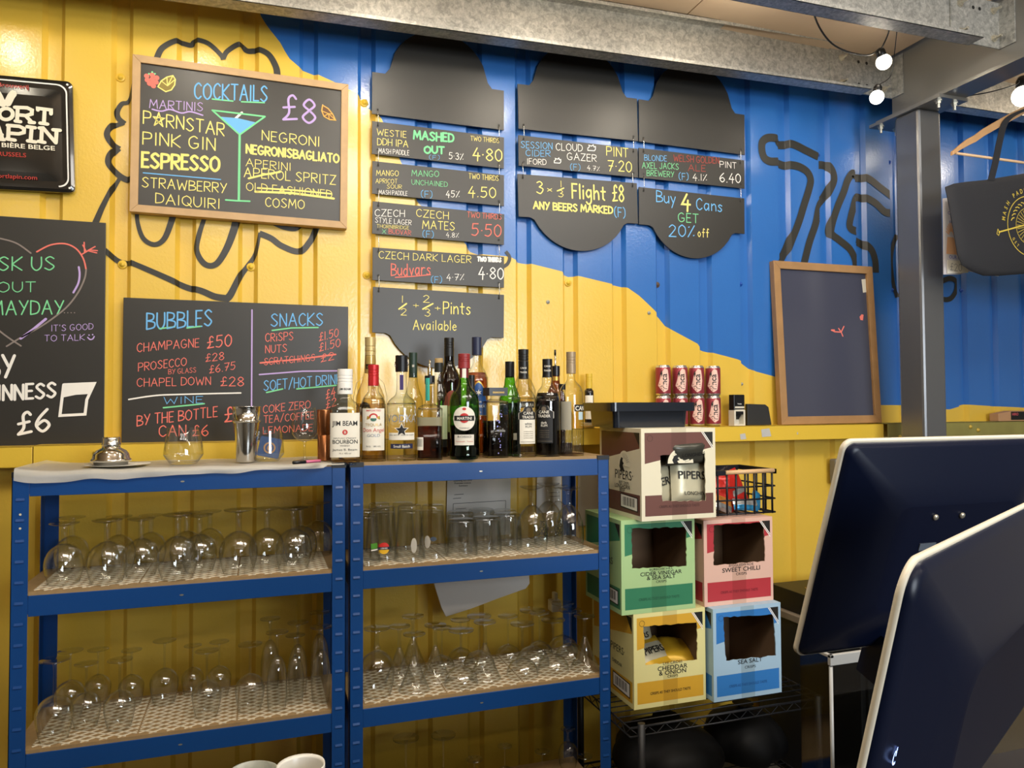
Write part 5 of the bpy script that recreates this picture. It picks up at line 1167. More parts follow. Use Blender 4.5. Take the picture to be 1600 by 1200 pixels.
# stemless glass
def tumbler_up(label, px, ytop, hw, prof, D=2.47, dz=0.0, name='stemless_glass'):
    t = at(name, label, 'glass', px, D, ZS+dz); h = P(px, ytop, D).z-ZS-dz; k = szs(hw, t.location.x, D, ZS)
    q = smooth([(r*k, z*h) for r, z in prof], 5); b = MB(); b.lathe([(0, 0)]+q, 36); inner = [(r-.0018, max(z, .006)) for r, z in q]; b.lathe([(0, .006)]+inner, 36); b.f = [f for f in b.f if len(f) < 20]; b.m = [0]*len(b.f); b.sm = [True]*len(b.f)
    b.build('bowl', THICK, t); return t, k, h, q
t, k, h, q = tumbler_up('stemless tumbler half catching the yellow ledge, beside the shaker top', 287, 668, 29, [(.60, 0), (.70, .02), (.97, .22), (1.0, .32), (.92, .62), (.84, .85), (.80, 1.0)])
b = MB(); rf_ = rz_of(q)
for i in range(7): b.flat([[(u, .030+.004*math.sin(u*300)+dz) for u, dz in ((-.018+.005*i, 0), (-.0145+.005*i, .001), (-.0145+.005*i, .004), (-.018+.005*i, .003))]], wrap(t, rf_, 0, .0008))
b.build('etched_lettering', mat('frost_etch', 'dcd8cc', .6), t)
# steel shaker tin
t = at('shaker_tin', 'tall polished steel shaker tin with a ridge round its middle', 'cocktail shaker', 385, 2.48, ZS); hs = P(385, 635, 2.48).z-ZS; k = szs(22, t.location.x, 2.48, ZS)
b = MB(); b.lathe([(k*.66, 0), (k*.68, hs*.02), (k*.76, hs*.42), (k*.90, hs*.70), (k*.90, hs*.72), (k*.97, hs*.725), (k*.97, hs*.75), (k*.90, hs*.755), (k*.98, hs*.99), (k, hs), (k*.97, hs), (k*.75, hs*.4), (k*.6, hs*.03), (0, hs*.03)], 40); b.build('cup', CHROME, t)
# glass with a blue beer mat in it
t, k, h, q = tumbler_up('faceted tumbler holding a blue beer mat, in front of the price list', 418, 673, 25, [(.62, 0), (.70, .02), (.98, .22), (1.0, .34), (.95, .65), (.88, 1.0)], 2.50)
tl = t.location; m_ = thing('beer_mat', 'blue beer mat with a tan crest, slipped inside the faceted tumbler', 'beer mat', (tl.x, tl.y-.004, ZS+.012), t.rotation_euler.z)
m_.rotation_euler = (math.radians(-12), math.radians(12), t.rotation_euler.z)
b = MB(); w_ = k*.66; b.prism(rrect(-w_, w_, 0, w_*1.9, .006), -.0006, .0006, 0); b.flat([circ(0, w_*.9, w_*.55, w_*.55, 20)[:-1]], lambda u, v: (u, -.0010, v), 1); b.flat([circ(0, w_*.9, w_*.40, w_*.40, 20)[:-1]], lambda u, v: (u, -.0013, v), 0); b.flat([circ(0, w_*.9, w_*.22, w_*.3, 20)[:-1]], lambda u, v: (u, -.0016, v), 1); b.build('board', [mat('beer_mat_blue', '1f477c', .6), mat('beer_mat_tan', 'b98a58', .6)], m_)
# stem glass upright
t = at('stemmed_tasting_glass', 'upright stemmed tasting glass beside the copper cup', 'glass', 476, 2.46, ZS); H = P(476, 637, 2.46).z-ZS; k = szs(20, t.location.x, 2.46, ZS)
for nm, pr, mm in (('bowl', [(.004, H*.36), (k*.5, H*.39), (k*.86, H*.47), (k, H*.58), (k*.95, H*.75), (k*.80, H*1.0)], GLASS), ('stem', [(.006, H*.02), (.0042, H*.08), (.0040, H*.28), (.007, H*.365)], THICK), ('foot', [(k*.82, 0), (k*.84, .002), (k*.4, .004), (.006, .007)], THICK)):
    q = smooth(pr, 5); b = MB(); b.lathe(q, 30); b.f = [f for f in b.f if len(f) < 20]; b.m = [0]*len(b.f); b.sm = [True]*len(b.f); b.build(nm, mm, t)
# copper jigger cup
COPPER = mat('brushed_copper', 'b9764a', .3, 1.0, bump=.03, bscale=90)
t = at('copper_cup', 'tall brushed copper cup standing beside the bourbon bottle', 'cup', 507, 2.45, ZS); H = P(507, 640, 2.45).z-ZS; k = szs(11.5, t.location.x, 2.45, ZS)
b = MB(); b.lathe([(k*.9, 0), (k*.92, .003), (k*.92, H*.49), (k*.88, H*.5), (k*.92, H*.51), (k*1.0, H*.985), (k*1.0, H), (k*.95, H), (k*.9, H*.55), (0, H*.55)], 32); b.build('cup', COPPER, t)
# marker pen
pa, pb_ = PZ(458, 723, ZS+.006), PZ(500, 720, ZS+.006); d = (pb_-pa); L = d.length
t = thing('marker_pen', 'pink marker pen with black cap lying in front of the stemmed tasting glass', 'pen', pa, math.atan2(d.y, d.x))
MB().tube([(0, 0, 0), (L*.45, 0, 0)], .0052, 10).build('cap', BLACK, t); MB().tube([(L*.45, 0, 0), (L, 0, 0)], .0048, 10).build('barrel', mat('pink_barrel', 'd06a8c', .4), t)

# ================================================================== BACK WALL BITS BEHIND THE RACKS
def sheet(name, label, cat, pts, Y, m, thick=.0012, lines=(), group=None):
    q = [P(x, y, Y) for x, y in pts]; b = MB(); b.prism([(v.x, v.z) for v in q], Y-thick, Y, 0)
    for x0, y0, x1, y1, w in lines:
        a, c_ = P(x0, y0, Y), P(x1, y1, Y)
        for pl2, l in ribbon([(a.x, a.z), (c_.x, c_.z)], w): b.flat([pl2], lambda u, v: (u, Y-thick-.0005-l*.00001, v), 1)
    return tag(b.build(name, [m, INK]), label, cat, group)
PAPR = mat('office_paper', 'e0dbd2', .7)
b = None
o = sheet('licence_notice', 'printed white licence notice taped to the wall behind the pint glasses', 'paper', [(699, 735), (798, 730), (797, 835), (697, 840)], 2.832, PAPR, lines=[(710, 773, 724, 772, .002), (708, 779, 720, 778, .002), (708, 787, 790, 782, .0018), (708, 787, 707, 830, .0018), (790, 782, 789, 830, .0018), (712, 795, 728, 794, .0016), (712, 799, 722, 799, .0016), (712, 803, 725, 802, .0016)])
b = MB()
for tx, x, y in (('Licensing Act 2003', 723, 752), ('Premises Licence', 723, 756), ('Summary', 724, 760)):
    a = P(x, y, 2.8295); b.text(tx, lambda u, v: (u, 2.8302, v), a.x, a.z, .0068, 0, bold=.012)
b.build('printed_text', INK, o)
sheet('wall_poster', 'pale printed paper on the wall behind the stemmed half pint glasses', 'paper', [(839, 735), (877, 733), (877, 800), (838, 802)], 2.832, PAPR, lines=[(858, 770, 874, 769, .0015), (858, 776, 874, 775, .0015)])
sheet('beige_wall_paper', 'beige papers on the wall right of the rear blue post', 'paper', [(903, 715), (934, 713), (934, 820), (903, 822)], 2.834, mat('beige_paper', 'a59a88', .8))
CLOTH = mat('white_cloth', 'dcd5cd', .85, bump=.2, bscale=20)
b = MB(); q = [(676, 880), (826, 872), (828, 912), (822, 920), (780, 935), (735, 952), (697, 964), (690, 950), (676, 905)]
pq = [P(x, y, 2.72) for x, y in q]; b.prism([(v.x, v.z) for v in pq], 2.722, 2.728, 0); tag(b.build('hanging_cloth', CLOTH, bevel=.002), 'white cloth hanging under the upper shelf at the back of the right rack', 'cloth')
q = at('white_adapter', 'white plastic adapter fixed to the wall beside the rear blue post', 'plug', 866, 2.80, P(866, 955, 2.80).z, 0); MB().box(-.022, .022, -.018, .03, 0, .045).build('body', WHITE, q, bevel=.005); MB().box(-.008, .008, -.010, .02, .045, .075).build('nub', WHITE, q, bevel=.004)
q = thing('wall_socket', 'grey metal wall box with a black button, partly behind the rear till screen', 'switch', (P(1316, 735, YW).x, YW, P(1316, 735, YW).z)); MB().box(-.078, .078, -.045, -.001, -.058, .058).build('box', mat('grey_cast_box', '8c8880', .45, .3), q, bevel=.008)
b = MB(); b.lathe([(.014, 0), (.014, .004), (0, .005)], 16); b.v = [(x-.050, -.0455-z, y) for x, y, z in b.v]; b.build('button', BLACK, q)

# ================================================================== CRISP BOXES, TUB, BASKET, CANS
def crisp_mat(name, pale, dark, W_, H_, tape=True, tri='1a1712', axis='x', D_=None):
    m, nt, b = nmat(name); tc = N(nt, 'ShaderNodeTexCoord'); sp = N(nt, 'ShaderNodeSeparateXYZ'); nt.links.new(tc.outputs['Object'], sp.inputs[0])
    def mth(op, a, c=None):
        n = N(nt, 'ShaderNodeMath', operation=op)
        for i, v in enumerate((a, c)):
            if v is None: continue
            if isinstance(v, (int, float)): n.inputs[i].default_value = v
            else: nt.links.new(v, n.inputs[i])
        return n.outputs[0]
    if axis == 'x': u = mth('DIVIDE', sp.outputs['X'], W_)
    else: u = mth('SUBTRACT', 1.0, mth('DIVIDE', sp.outputs['Y'], D_))
    v = mth('DIVIDE', sp.outputs['Z'], H_)
    AND = lambda *a: a[0] if len(a) == 1 else mth('MULTIPLY', a[0], AND(*a[1:]))
    gt = lambda a, c: mth('GREATER_THAN', a, c); lt = lambda a, c: mth('LESS_THAN', a, c)
    inx = AND(gt(u, .045), lt(u, .965))
    top = AND(inx, lt(v, .955), gt(v, mth('ADD', mth('MULTIPLY', u, .18), .61)))
    bot = AND(inx, gt(v, .05), lt(v, .275))
    tri_ = AND(inx, lt(v, .955), gt(mth('ADD', mth('MULTIPLY', u, 1.25), v), 1.955+.045))
    band = mth('MAXIMUM', top, bot)
    m1 = N(nt, 'ShaderNodeMix', data_type='RGBA'); m1.inputs['A'].default_value = lin(pale)+(1,); m1.inputs['B'].default_value = lin(dark)+(1,); nt.links.new(band, m1.inputs['Factor'])
    m2 = N(nt, 'ShaderNodeMix', data_type='RGBA'); nt.links.new(m1.outputs['Result'], m2.inputs['A']); m2.inputs['B'].default_value = lin(tri)+(1,); nt.links.new(tri_, m2.inputs['Factor'])
    out = m2.outputs['Result']
    if tape:
        tp = AND(gt(u, .40), lt(u, .60)); m3 = N(nt, 'ShaderNodeMix', data_type='RGBA', blend_type='MULTIPLY'); nt.links.new(out, m3.inputs['A']); m3.inputs['B'].default_value = (.80, .78, .74, 1); nt.links.new(tp, m3.inputs['Factor']); out = m3.outputs['Result']
    nt.links.new(out, b.inputs['Base Color']); b.inputs['Roughness'].default_value = .5
    return m
CARD = mat('brown_cardboard', '7d6248', .8)
def crisp_box(label, x0, x1, y0, z0, z1, dep, pale, dark, hole, lines, foot, seed, side=None, top_flavour=None):
    W_, H_ = x1-x0, z1-z0; rnd = random.Random(seed)
    t = thing('crisp_box', label, 'box', (x0, y0, z0), 0, 'crisp boxes stacked on the wire rack')
    n = 14; outer = []; inner = []
    co = [(0, 0), (W_, 0), (W_, H_), (0, H_)]
    ch = []
    for px, py in hole:
        p = P(px, py, y0); ch.append((p.x-x0, p.z-z0))
    for i in range(4):
        a, c_ = co[i], co[(i+1) % 4]; a2, c2 = ch[i], ch[(i+1) % 4]
        for j in range(n):
            f = j/n; outer.append((a[0]+(c_[0]-a[0])*f, a[1]+(c_[1]-a[1])*f))
            jt = 0 if j == 0 else .0022
            inner.append((a2[0]+(c2[0]-a2[0])*f+rnd.uniform(-jt, jt), a2[1]+(c2[1]-a2[1])*f+rnd.uniform(-jt, jt)))
    k = 4*n; T_ = .004
    def ring(y): return [(u, y, v) for u, v in outer]+[(u, y, v) for u, v in inner]
    fm = crisp_mat(t.name+'_front', pale, dark, W_, H_); smt = crisp_mat(t.name+'_side', pale, dark, W_, H_, False, axis='y', D_=dep); edge = mat('card_'+pale, pale, .55)
    b = MB(); b.add(ring(0), [(i, (i+1) % k, k+(i+1) % k, k+i) for i in range(k)], 0); b.add(ring(T_), [(i, k+i, k+(i+1) % k, (i+1) % k) for i in range(k)], 1)
    b.add([(u, 0, v) for u, v in inner]+[(u, T_, v) for u, v in inner], [(i, (i+1) % k, k+(i+1) % k, k+i) for i in range(k)], 3)
    # shell: sides, back, bottom, top with cardboard inside
    def skin(pts, m): b.add(pts, [(0, 1, 2, 3)], m)
    skin([(0, 0, 0), (0, 0, H_), (0, dep, H_), (0, dep, 0)], 2); skin([(W_, 0, 0), (W_, dep, 0), (W_, dep, H_), (W_, 0, H_)], 2)
    skin([(0, dep, 0), (0, dep, H_), (W_, dep, H_), (W_, dep, 0)], 2); skin([(0, 0, 0), (0, dep, 0), (W_, dep, 0), (W_, 0, 0)], 3); skin([(0, 0, H_), (W_, 0, H_), (W_, dep, H_), (0, dep, H_)], 3)
    e = T_
    skin([(e, e, e), (e, dep-e, e), (e, dep-e, H_-e), (e, e, H_-e)], 1); skin([(W_-e, e, e), (W_-e, e, H_-e), (W_-e, dep-e, H_-e), (W_-e, dep-e, e)], 1); skin([(e, dep-e, e), (W_-e, dep-e, e), (W_-e, dep-e, H_-e), (e, dep-e, H_-e)], 1)
    skin([(e, e, e), (W_-e, e, e), (W_-e, dep-e, e), (e, dep-e, e)], 1); skin([(e, e, H_-e), (e, dep-e, H_-e), (W_-e, dep-e, H_-e), (W_-e, e, H_-e)], 1)
    b.build('carton', [fm, CARD, smt, edge], t)
    b = MB(); F = lambda u, v: (u, -.0008, v); F2 = lambda u, v: (u, -.0012, v)
    for tx, u, v, h_, bo in lines: b.text(tx, F, u*W_, v*H_, h_*1.0, 0, bold=bo*.5, sx=1.2)
    b.text('CRISPS AS THEY SHOULD TASTE', F, W_*.5, H_*.135, .0092, 1, bold=.012, sx=.86)
    for off in (0, .022):
        b.flat([[((.805+off)*W_, .955*H_), ((.818+off)*W_, .955*H_), (.965*W_, (.955-(.965-.818-off)*1.25*W_/W_)*H_), (.965*W_, (.955-(.965-.805-off)*1.25)*H_)]], F, 2)
    for p_, l_ in ribbon([(W_*(.115+.035*math.cos(a*PI/9)), H_*(.895)+W_*.035*math.sin(a*PI/9)) for a in range(19)], .0012): b.flat([p_], lambda u, v: (u, -.0008-l_*1e-5, v), 1)
    # side face printing (left)
    S1 = lambda u, v: (-.0008, (1-u/dep)*dep, v)
    if side:
        for tx, u, v, h_, bo in side: b.text(tx, S1, u*dep, v*H_, h_, 0, bold=bo)
        b.flat([[(.52*dep, .10*H_), (.92*dep, .085*H_), (.92*dep, .245*H_), (.52*dep, .26*H_)]], S1, 0)
        S2 = lambda u, v: (-.0012, (1-u/dep)*dep, v); S3 = lambda u, v: (-.0015, (1-u/dep)*dep, v)
        b.flat([[(.535*dep, .112*H_), (.905*dep, .097*H_), (.905*dep, .233*H_), (.535*dep, .248*H_)]], S2, 2)
        for i in range(13): u0 = (.58+.022*i)*dep; b.flat([[(u0, .13*H_), (u0+.0022+.0014*(i % 3), .13*H_), (u0+.0022+.0014*(i % 3), .225*H_), (u0, .225*H_)]], S3, 0)
    dim = mat('dim_print_'+dark, {'6a4238': '4a2a24', '2f7a55': '1f5a3e', 'b3323a': '7c1f28', 'd9a62e': '3a2c10', '2f78c0': '1f5795'}[dark], .6)
    if pale == 'e4dcc0' : pass
    b.build('printed_lettering', [INK, dim, WHITE], t)
    if top_flavour == 'fan':
        b = MB(); cx, cz, r = .52*W_, .615*H_, .052
        b.flat([circ(cx, cz, r, r, 24, 0, PI)], F, 0)
        for i in range(1, 11):
            a = i*PI/13; 
            for p_, l_ in ribbon([(cx+r*.35*math.cos(a), cz+r*.35*math.sin(a)), (cx+r*.8*math.cos(a), cz+r*.8*math.sin(a))], .0009): b.flat([p_], lambda u, v: (u, -.0014-l_*1e-5, v), 1)
        hd = [(cx-.028, cz), (cx-.034, cz+.012), (cx-.026, cz+.026), (cx-.016, cz+.030), (cx-.006, cz+.026), (cx-.012, cz+.018), (cx-.004, cz+.012), (cx-.014, cz+.008), (cx-.008, cz)]
        b.flat([hd], F2, 1); b.text('1887', F2, cx-.052-.0, cz+.004, .001, 1)
        b.build('fan_logo', [mat('fan_cream', 'e9e2c8', .5), INK], t)
        b = MB(); cy_, cz = .62*dep, .60*H_; S2 = lambda u, v: (-.0009, (1-u/dep)*dep, v); S3 = lambda u, v: (-.0013, (1-u/dep)*dep, v)
        b.flat([circ(cy_, cz, .046, .046, 24, -.3, PI+.1)], S2, 0)
        for i in range(1, 9):
            a = i*PI/13
            for p_, l_ in ribbon([(cy_+.018*math.cos(a), cz+.018*math.sin(a)), (cy_+.038*math.cos(a), cz+.038*math.sin(a))], .0009): b.flat([p_], lambda u, v: (-.0014-l_*1e-5, dep-u, v), 1)
        b.flat([[(cy_-.026+x, cz-.012+z) for x, z in ((0, -.02), (-.012, 0), (-.006, .022), (.004, .034), (.016, .030), (.012, .020), (.022, .012), (.014, .004), (.030, -.018), (.012, -.012), (.004, -.024))]], S3, 1)
        b.build('side_fan_logo', [mat('fan_cream', 'e9e2c8', .5), INK], t)
    return t
CB = lambda x, y: (900+x/4.615, 560+y/4.615); CC = lambda x, y: (900+x/3.4286, 780+y/3.4286)
ZW = EYE-1.064
yl_ = crisp_box('yellow cheddar and onion crisp box, bottom left of the stack on the wire rack', 1.2455, 1.536, 2.35, ZW, EYE-.733, .34, 'e6dc98', 'd9a62e', [CC(372, 890), CC(650, 860), CC(648, 660), CC(360, 682)], [('LYE CROSS', .53, .435, .0095, .0), ('CHEDDAR', .53, .375, .0150, .02), ('& ONION', .53, .325, .0150, .02), ('CRISPS', .53, .292, .0085, .0)], None, 1, side=[('·PIPERS·', .62, .50, .026, 0), ('CHEDDAR', .62, .36, .012, .01)])
bl_ = crisp_box('blue sea salt crisp box, bottom right of the stack on the wire rack', 1.546, 1.838, 2.315, ZW, EYE-.734, .32, 'a5c3d8', '2f78c0', [CC(805, 866), CC(1072, 838), CC(1058, 618), CC(788, 632)], [('SEA SALT', .53, .375, .0150, .02), ('CRISPS', .53, .318, .0095, .0)], None, 2)
gr_ = crisp_box('green cider vinegar crisp box, on top of the yellow box', 1.2005, 1.4965, 2.35, EYE-.7325, EYE-.4035, .30, 'a9c98c', '2f7a55', [CC(300, 372), CC(592, 358), CC(590, 148), CC(298, 158)], [('BURROW HILL', .53, .445, .0085, .0), ('CIDER VINEGAR', .53, .395, .0135, .02), ('& SEA SALT', .53, .350, .0135, .02), ('CRISPS', .53, .312, .0085, .0)], None, 3, side=[('PIPERS', .62, .50, .024, 0)])
re_ = crisp_box('pink and red sweet chilli crisp box, on top of the blue box', 1.5345, 1.8345, 2.35, EYE-.7335, EYE-.4215, .32, 'e0b6a4', 'b3323a', [CC(738, 355), CC(1012, 332), CC(1008, 122), CC(738, 140)], [('BIGGLESWADE', .53, .44, .0095, .0), ('SWEET CHILLI', .53, .380, .0155, .02), ('CRISPS', .53, .335, .0095, .0)], None, 4)
br_ = crisp_box('cream and brown longhorn beef crisp box, top of the stack under the black tub', 1.258, 1.558, 2.305, EYE-.403, EYE-.082, .33, 'e4dcc0', '6a4238', [CB(625, 1030), CB(935, 1026), CB(930, 682), CB(607, 702)], [], None, 5, side=[('PIPERS·', .60, .42, .033, 0), ('BEST CRISPS', .60, .365, .010, 0), ('LONGHORN', .56, .315, .0145, .01), ('BEEF', .56, .27, .0145, .01)], top_flavour='fan')
def packet(name, label, w, h, t_, m, loc, rot, texts=(), tm=None, group=None, band=None):
    o = thing(name, label, 'crisp packet', loc, 0, group); o.rotation_euler = rot; b = MB(); nu, nv = 12, 14; rnd = random.Random(label)
    def sur(u, v, s):
        e = (1-(2*u-1)**4)*(1-(2*v-1)**6); edge = .10
        if v < .07 or v > .93: e *= .08
        return ((u-.5)*w, s*(t_*.5*e+rnd.uniform(-1, 1)*.0012*(1 if .1 < v < .9 else .3)), v*h)
    for s in (-1, 1):
        vs = [sur(i/nu, j/nv, s) for i in range(nu+1) for j in range(nv+1)]
        fs = [(i*(nv+1)+j, (i+1)*(nv+1)+j, (i+1)*(nv+1)+j+1, i*(nv+1)+j+1) for i in range(nu) for j in range(nv)]
        s0 = len(b.f); b.add(vs, fs if s < 0 else [f[::-1] for f in fs], 0, True)
        if band:
            for fi in range(s0, len(b.f)):
                j = (fi-s0) % nv
                if band[0] <= j/nv < band[1]: b.m[fi] = 1
    b.build('bag', [m]+([band[2]] if band else []), o)
    if texts:
        b = MB()
        for tx, u, v, h_ in texts: b.text(tx, lambda a, c_: (a, -t_*.5*(1-(2*(a/w))**4)-.0035, c_), u*w, v*h, h_, 0, bold=.01)
        b.build('bag_lettering', tm or INK, o)
    return o
FOILC = mat('cream_foil', 'c9c2a4', .35, .25); FOILB = mat('dark_grey_foil', '4b4a42', .3, .4); FOILY = mat('yellow_foil', 'd9ac2e', .35, .2)
zb_ = EYE-.403+.005
G1 = 'cream crisp packets inside the brown box'
packet('crisp_packet', 'cream crisp packet lettered ERS, at the right of the brown box window', .15, .17, .045, FOILC, (1.475, 2.345, zb_+.045), (-.15, .05, 0), [('PIPERS', .0, .50, .028), ('LONGHORN', .12, .16, .013)], group=G1)
packet('crisp_packet', 'cream crisp packet at the lower left of the brown box window', .14, .16, .045, FOILC, (1.385, 2.375, zb_+.03), (-.1, -.15, .2), [('PIPERS', -.05, .50, .028)], group=G1)
packet('crisp_packet', 'dark grey crisp packet poking out at the top of the brown box window', .16, .085, .05, FOILB, (1.452, 2.335, zb_+.185), (.25, -.05, 0), [('LONGHORN', .12, .45, .013)], group=G1)
packet('crisp_packet', 'cream crisp packet lettered RS, half hidden in the middle of the brown box', .13, .15, .04, FOILC, (1.41, 2.43, zb_+.05), (-.05, .1, -.1), [('PIPERS', .1, .45, .026)], group=G1)
zb_ = ZW+.005; G2 = 'yellow crisp packets inside the yellow box'
packet('crisp_packet', 'yellow and cream crisp packet lying at the front of the yellow box', .16, .16, .05, FOILY, (1.40, 2.40, zb_+.08), (-.9, 0, .3), [('PIPERS', 0, .5, .026)], group=G2, band=(.3, .75, FOILC))
packet('crisp_packet', 'yellow crisp packet with a round end at the right of the yellow box', .15, .15, .06, FOILY, (1.46, 2.42, zb_+.10), (-1.2, .1, -.4), group=G2)
packet('crisp_packet', 'cream crisp packet standing at the back left of the yellow box', .13, .19, .045, FOILC, (1.36, 2.50, zb_+.09), (-.2, -.1, .1), [('PIPERS', 0, .5, .02)], group=G2)

# black plastic tub on the brown box
def tub(t, x0, x1, y0, y1, z0, z1, m, lip=.016, th=.003, taper=.012, liph=.030):
    def rr(ax0, ax1, ay0, ay1, r=.018, n=5):
        o = []
        for cx, cy, a0 in ((ax1-r, ay0+r, -90), (ax1-r, ay1-r, 0), (ax0+r, ay1-r, 90), (ax0+r, ay0+r, 180)):
            o += [(cx+r*math.cos(math.radians(a0+90*i/n)), cy+r*math.sin(math.radians(a0+90*i/n))) for i in range(n+1)]
        return o
    lv = [(taper, z0), (0, z1-liph), (-lip, z1-liph), (-lip, z1), (th, z1), (th+taper, z0+th)]
    b = MB(); rings = [[(x, y, z) for x, y in rr(x0+i, x1-i, y0+i, y1-i)] for i, z in lv]; k = len(rings[0])
    b.add([p for r in rings for p in r], [(i*k+j, i*k+(j+1) % k, (i+1)*k+(j+1) % k, (i+1)*k+j) for i in range(len(rings)-1) for j in range(k)]+[list(range(k))[::-1], list(range(5*k, 6*k))])
    return b.build('tub_body', m, t)
t = thing('plastic_tub', 'shallow black plastic tub with a wide rim on top of the brown crisp box', 'tub', (1.37, 2.52, EYE-.0815)); TUBM = mat('blue_black_plastic', '1b2029', .22, coat=.2)
tub(t, -.155, .150, -.10, .12, 0, .092, TUBM, .022, .003, .004, .032)
# wire basket with wooden handle
WIRE = mat('black_wire', '1a1c22', .4, .3)
t = thing('wire_basket', 'black wire basket with a wooden handle, full of snack packets, on the pink box', 'basket', (1.615, 2.395, EYE-.420)); bw_, bd_, bh_ = .268, .22, .165
def bx_(b, p, q, r): b.tube([p, q], r, 6)
b = MB()
for z, r in ((.008, .003), (.060, .0028), (.108, .0028)):
    b.tube([(0, 0, z), (bw_, 0, z), (bw_, bd_, z), (0, bd_, z)], r*1.3, 6, closed=True)
for i in range(7):
    x = .012+i*(bw_-.024)/6
    for y in (0, bd_): bx_(b, (x, y, .004), (x, y, bh_), .0041)
    bx_(b, (x, 0, .006), (x, bd_, .006), .0022)
for j in range(1, 4):
    y = j*bd_/4
    for x in (0, bw_): bx_(b, (x, y, .004), (x, y, bh_), .0041)
b.build('wire_mesh', WIRE, t)
b = MB(); z0, z1 = bh_-.010, bh_+.008
for x0, x1, y0, y1 in ((-.006, .050, -.005, .005), (bw_-.006, bw_+.006, -.005, .005), (-.006, .006, -.005, bd_+.005), (bw_-.006, bw_+.006, -.005, bd_+.005), (-.006, bw_+.006, bd_-.005, bd_+.005)): b.box(x0, x1, y0, y1, z0, z1)
b.build('rim', WIRE, t); MB().tube([(.045, 0, bh_), (bw_-.004, 0, bh_+.002)], .0085, 14).build('wooden_handle', mat('beech', 'd9b283', .5, var=.08), t)
bx0, by0, bz0 = 1.615, 2.395, EYE-.420+.012
RF, BF, SF = mat('red_foil', 'c2281f', .28, .2), mat('blue_foil', '2f8fc4', .28, .3), mat('silver_foil', 'b9b9b6', .25, .6)
G3 = 'snack packets in the wire basket'; OF = mat('orange_foil', 'd98a3a', .3, .3); KF = mat('black_foil', '262223', .25, .3)
packet('snack_packet', 'shiny red snack packet standing tall in the basket', .11, .150, .045, RF, (bx0+.175, by0+.085, bz0+.005), (-.25, -.30, .2), group=G3, band=(.30, .45, SF))
packet('snack_packet', 'black and red snack packet leaning at the back of the basket', .11, .155, .04, KF, (bx0+.16, by0+.135, bz0+.005), (-.2, -.25, 0), group=G3, band=(.2, .6, RF))
packet('snack_packet', 'red snack packet lying at the left of the basket', .12, .10, .04, RF, (bx0+.07, by0+.07, bz0+.03), (-.5, .3, -.2), group=G3)
packet('snack_packet', 'blue snack packet at the right end of the basket', .05, .075, .02, BF, (bx0+.235, by0+.07, bz0+.002), (-.3, .5, .3), group=G3)
packet('snack_packet', 'silver and blue snack packet low at the front of the basket', .11, .045, .025, SF, (bx0+.16, by0+.03, bz0+.002), (-.4, .1, 0), group=G3, band=(.0, .4, BF))
packet('snack_packet', 'orange and silver snack packet at the front left of the basket', .10, .06, .03, OF, (bx0+.06, by0+.04, bz0+.002), (-.3, .35, .2), group=G3, band=(.0, .4, SF))

# cans on the ledge
CANM = mat('rose_can', '9a3a44', .35, .35); PINK = mat('can_pink_label', 'e9bfae', .45); ALU = mat('aluminium', 'd6d4cf', .25, .9)
def can_meshes(r, h):
    b = MB(); b.lathe([(r*.80, .002), (r*.86, 0), (r*.97, .006), (r, .010), (r, h-.010), (r*.95, h-.006), (r*.84, h-.001), (r*.84, h), (r*.80, h), (r*.79, h-.004), (0, h-.004)], 32, 0)
    for i, f in enumerate(b.f):
        if len(f) == 4: 
            zc = sum(b.v[j][2] for j in f)/4; b.m[i] = 0 if .009 < zc < h-.009 else 1
        else: b.m[i] = 1
    body = b
    l = MB(); fn = lambda u, v: ((r+.0006)*math.sin(u/r), -(r+.0006)*math.cos(u/r), v); f2 = lambda u, v: ((r+.0011)*math.sin(u/r), -(r+.0011)*math.cos(u/r), v)
    curved(l, [(-.022, h*.33), (.004, h*.11), (.022, h*.20), (.028, h*.50), (.023, h*.84), (.008, h*.90), (-.008, h*.72), (-.014, h*.50)], fn, 0, 16)
    fr = lambda u, v: f2(.017-v, h*.17+u)
    l.text('vinca', fr, 0, 0, h*.19, 1, 'l', .015, 1.0)
    for x, z in ((-.013, .38), (-.009, .30), (-.016, .28), (-.006, .24)): curved(l, circ(x, h*z, .0022, .0022, 10)[:-1], f2, 2, 5)
    for a, c_ in (((-.012, .62), (-.002, .86)), ((-.007, .60), (-.001, .80))): curved(l, [(a[0], h*a[1]), ((a[0]+c_[0])/2+.002, h*(a[1]+c_[1])/2-.002), (c_[0], h*c_[1]), ((a[0]+c_[0])/2-.002, h*(a[1]+c_[1])/2+.002)], f2, 1, 6)
    return body, l
ra, rb_ = P(1037, 640, 2.79), P(1062, 640, 2.79); dcan = (P(1115, 640, 2.79).x-P(1037, 640, 2.79).x)/3; ch_ = (P(1037, 571, 2.79).z-ZLR)/2-.0005
cbody = clab = None
for row in (0, 1):
    for i in range(4):
        lab = (f'{ORD[i]} pink vinca can from the left in the upper row on the ledge' if row else f'{ORD[i]} pink vinca can from the left in the lower row' + (' behind the black tub' if i < 2 else ''))
        lab = lab.replace('vinca', 'drinks')
        x = ra.x+dcan*i; t = thing('drinks_can', lab, 'can', (x, 2.792, ZLR+.0008+row*(ch_+.0005)), -math.atan2(x, 2.79)+random.uniform(-.12, .05), 'pink drinks cans stacked on the yellow ledge')
        if cbody is None:
            m1, m2 = can_meshes(dcan*.39, ch_); cbody = m1.build('can_body', [CANM, ALU], t).data; clab = m2.build('printed_label', [PINK, INK, CANM], t).data
        else: place('can_body', cbody, t); place('printed_label', clab, t)
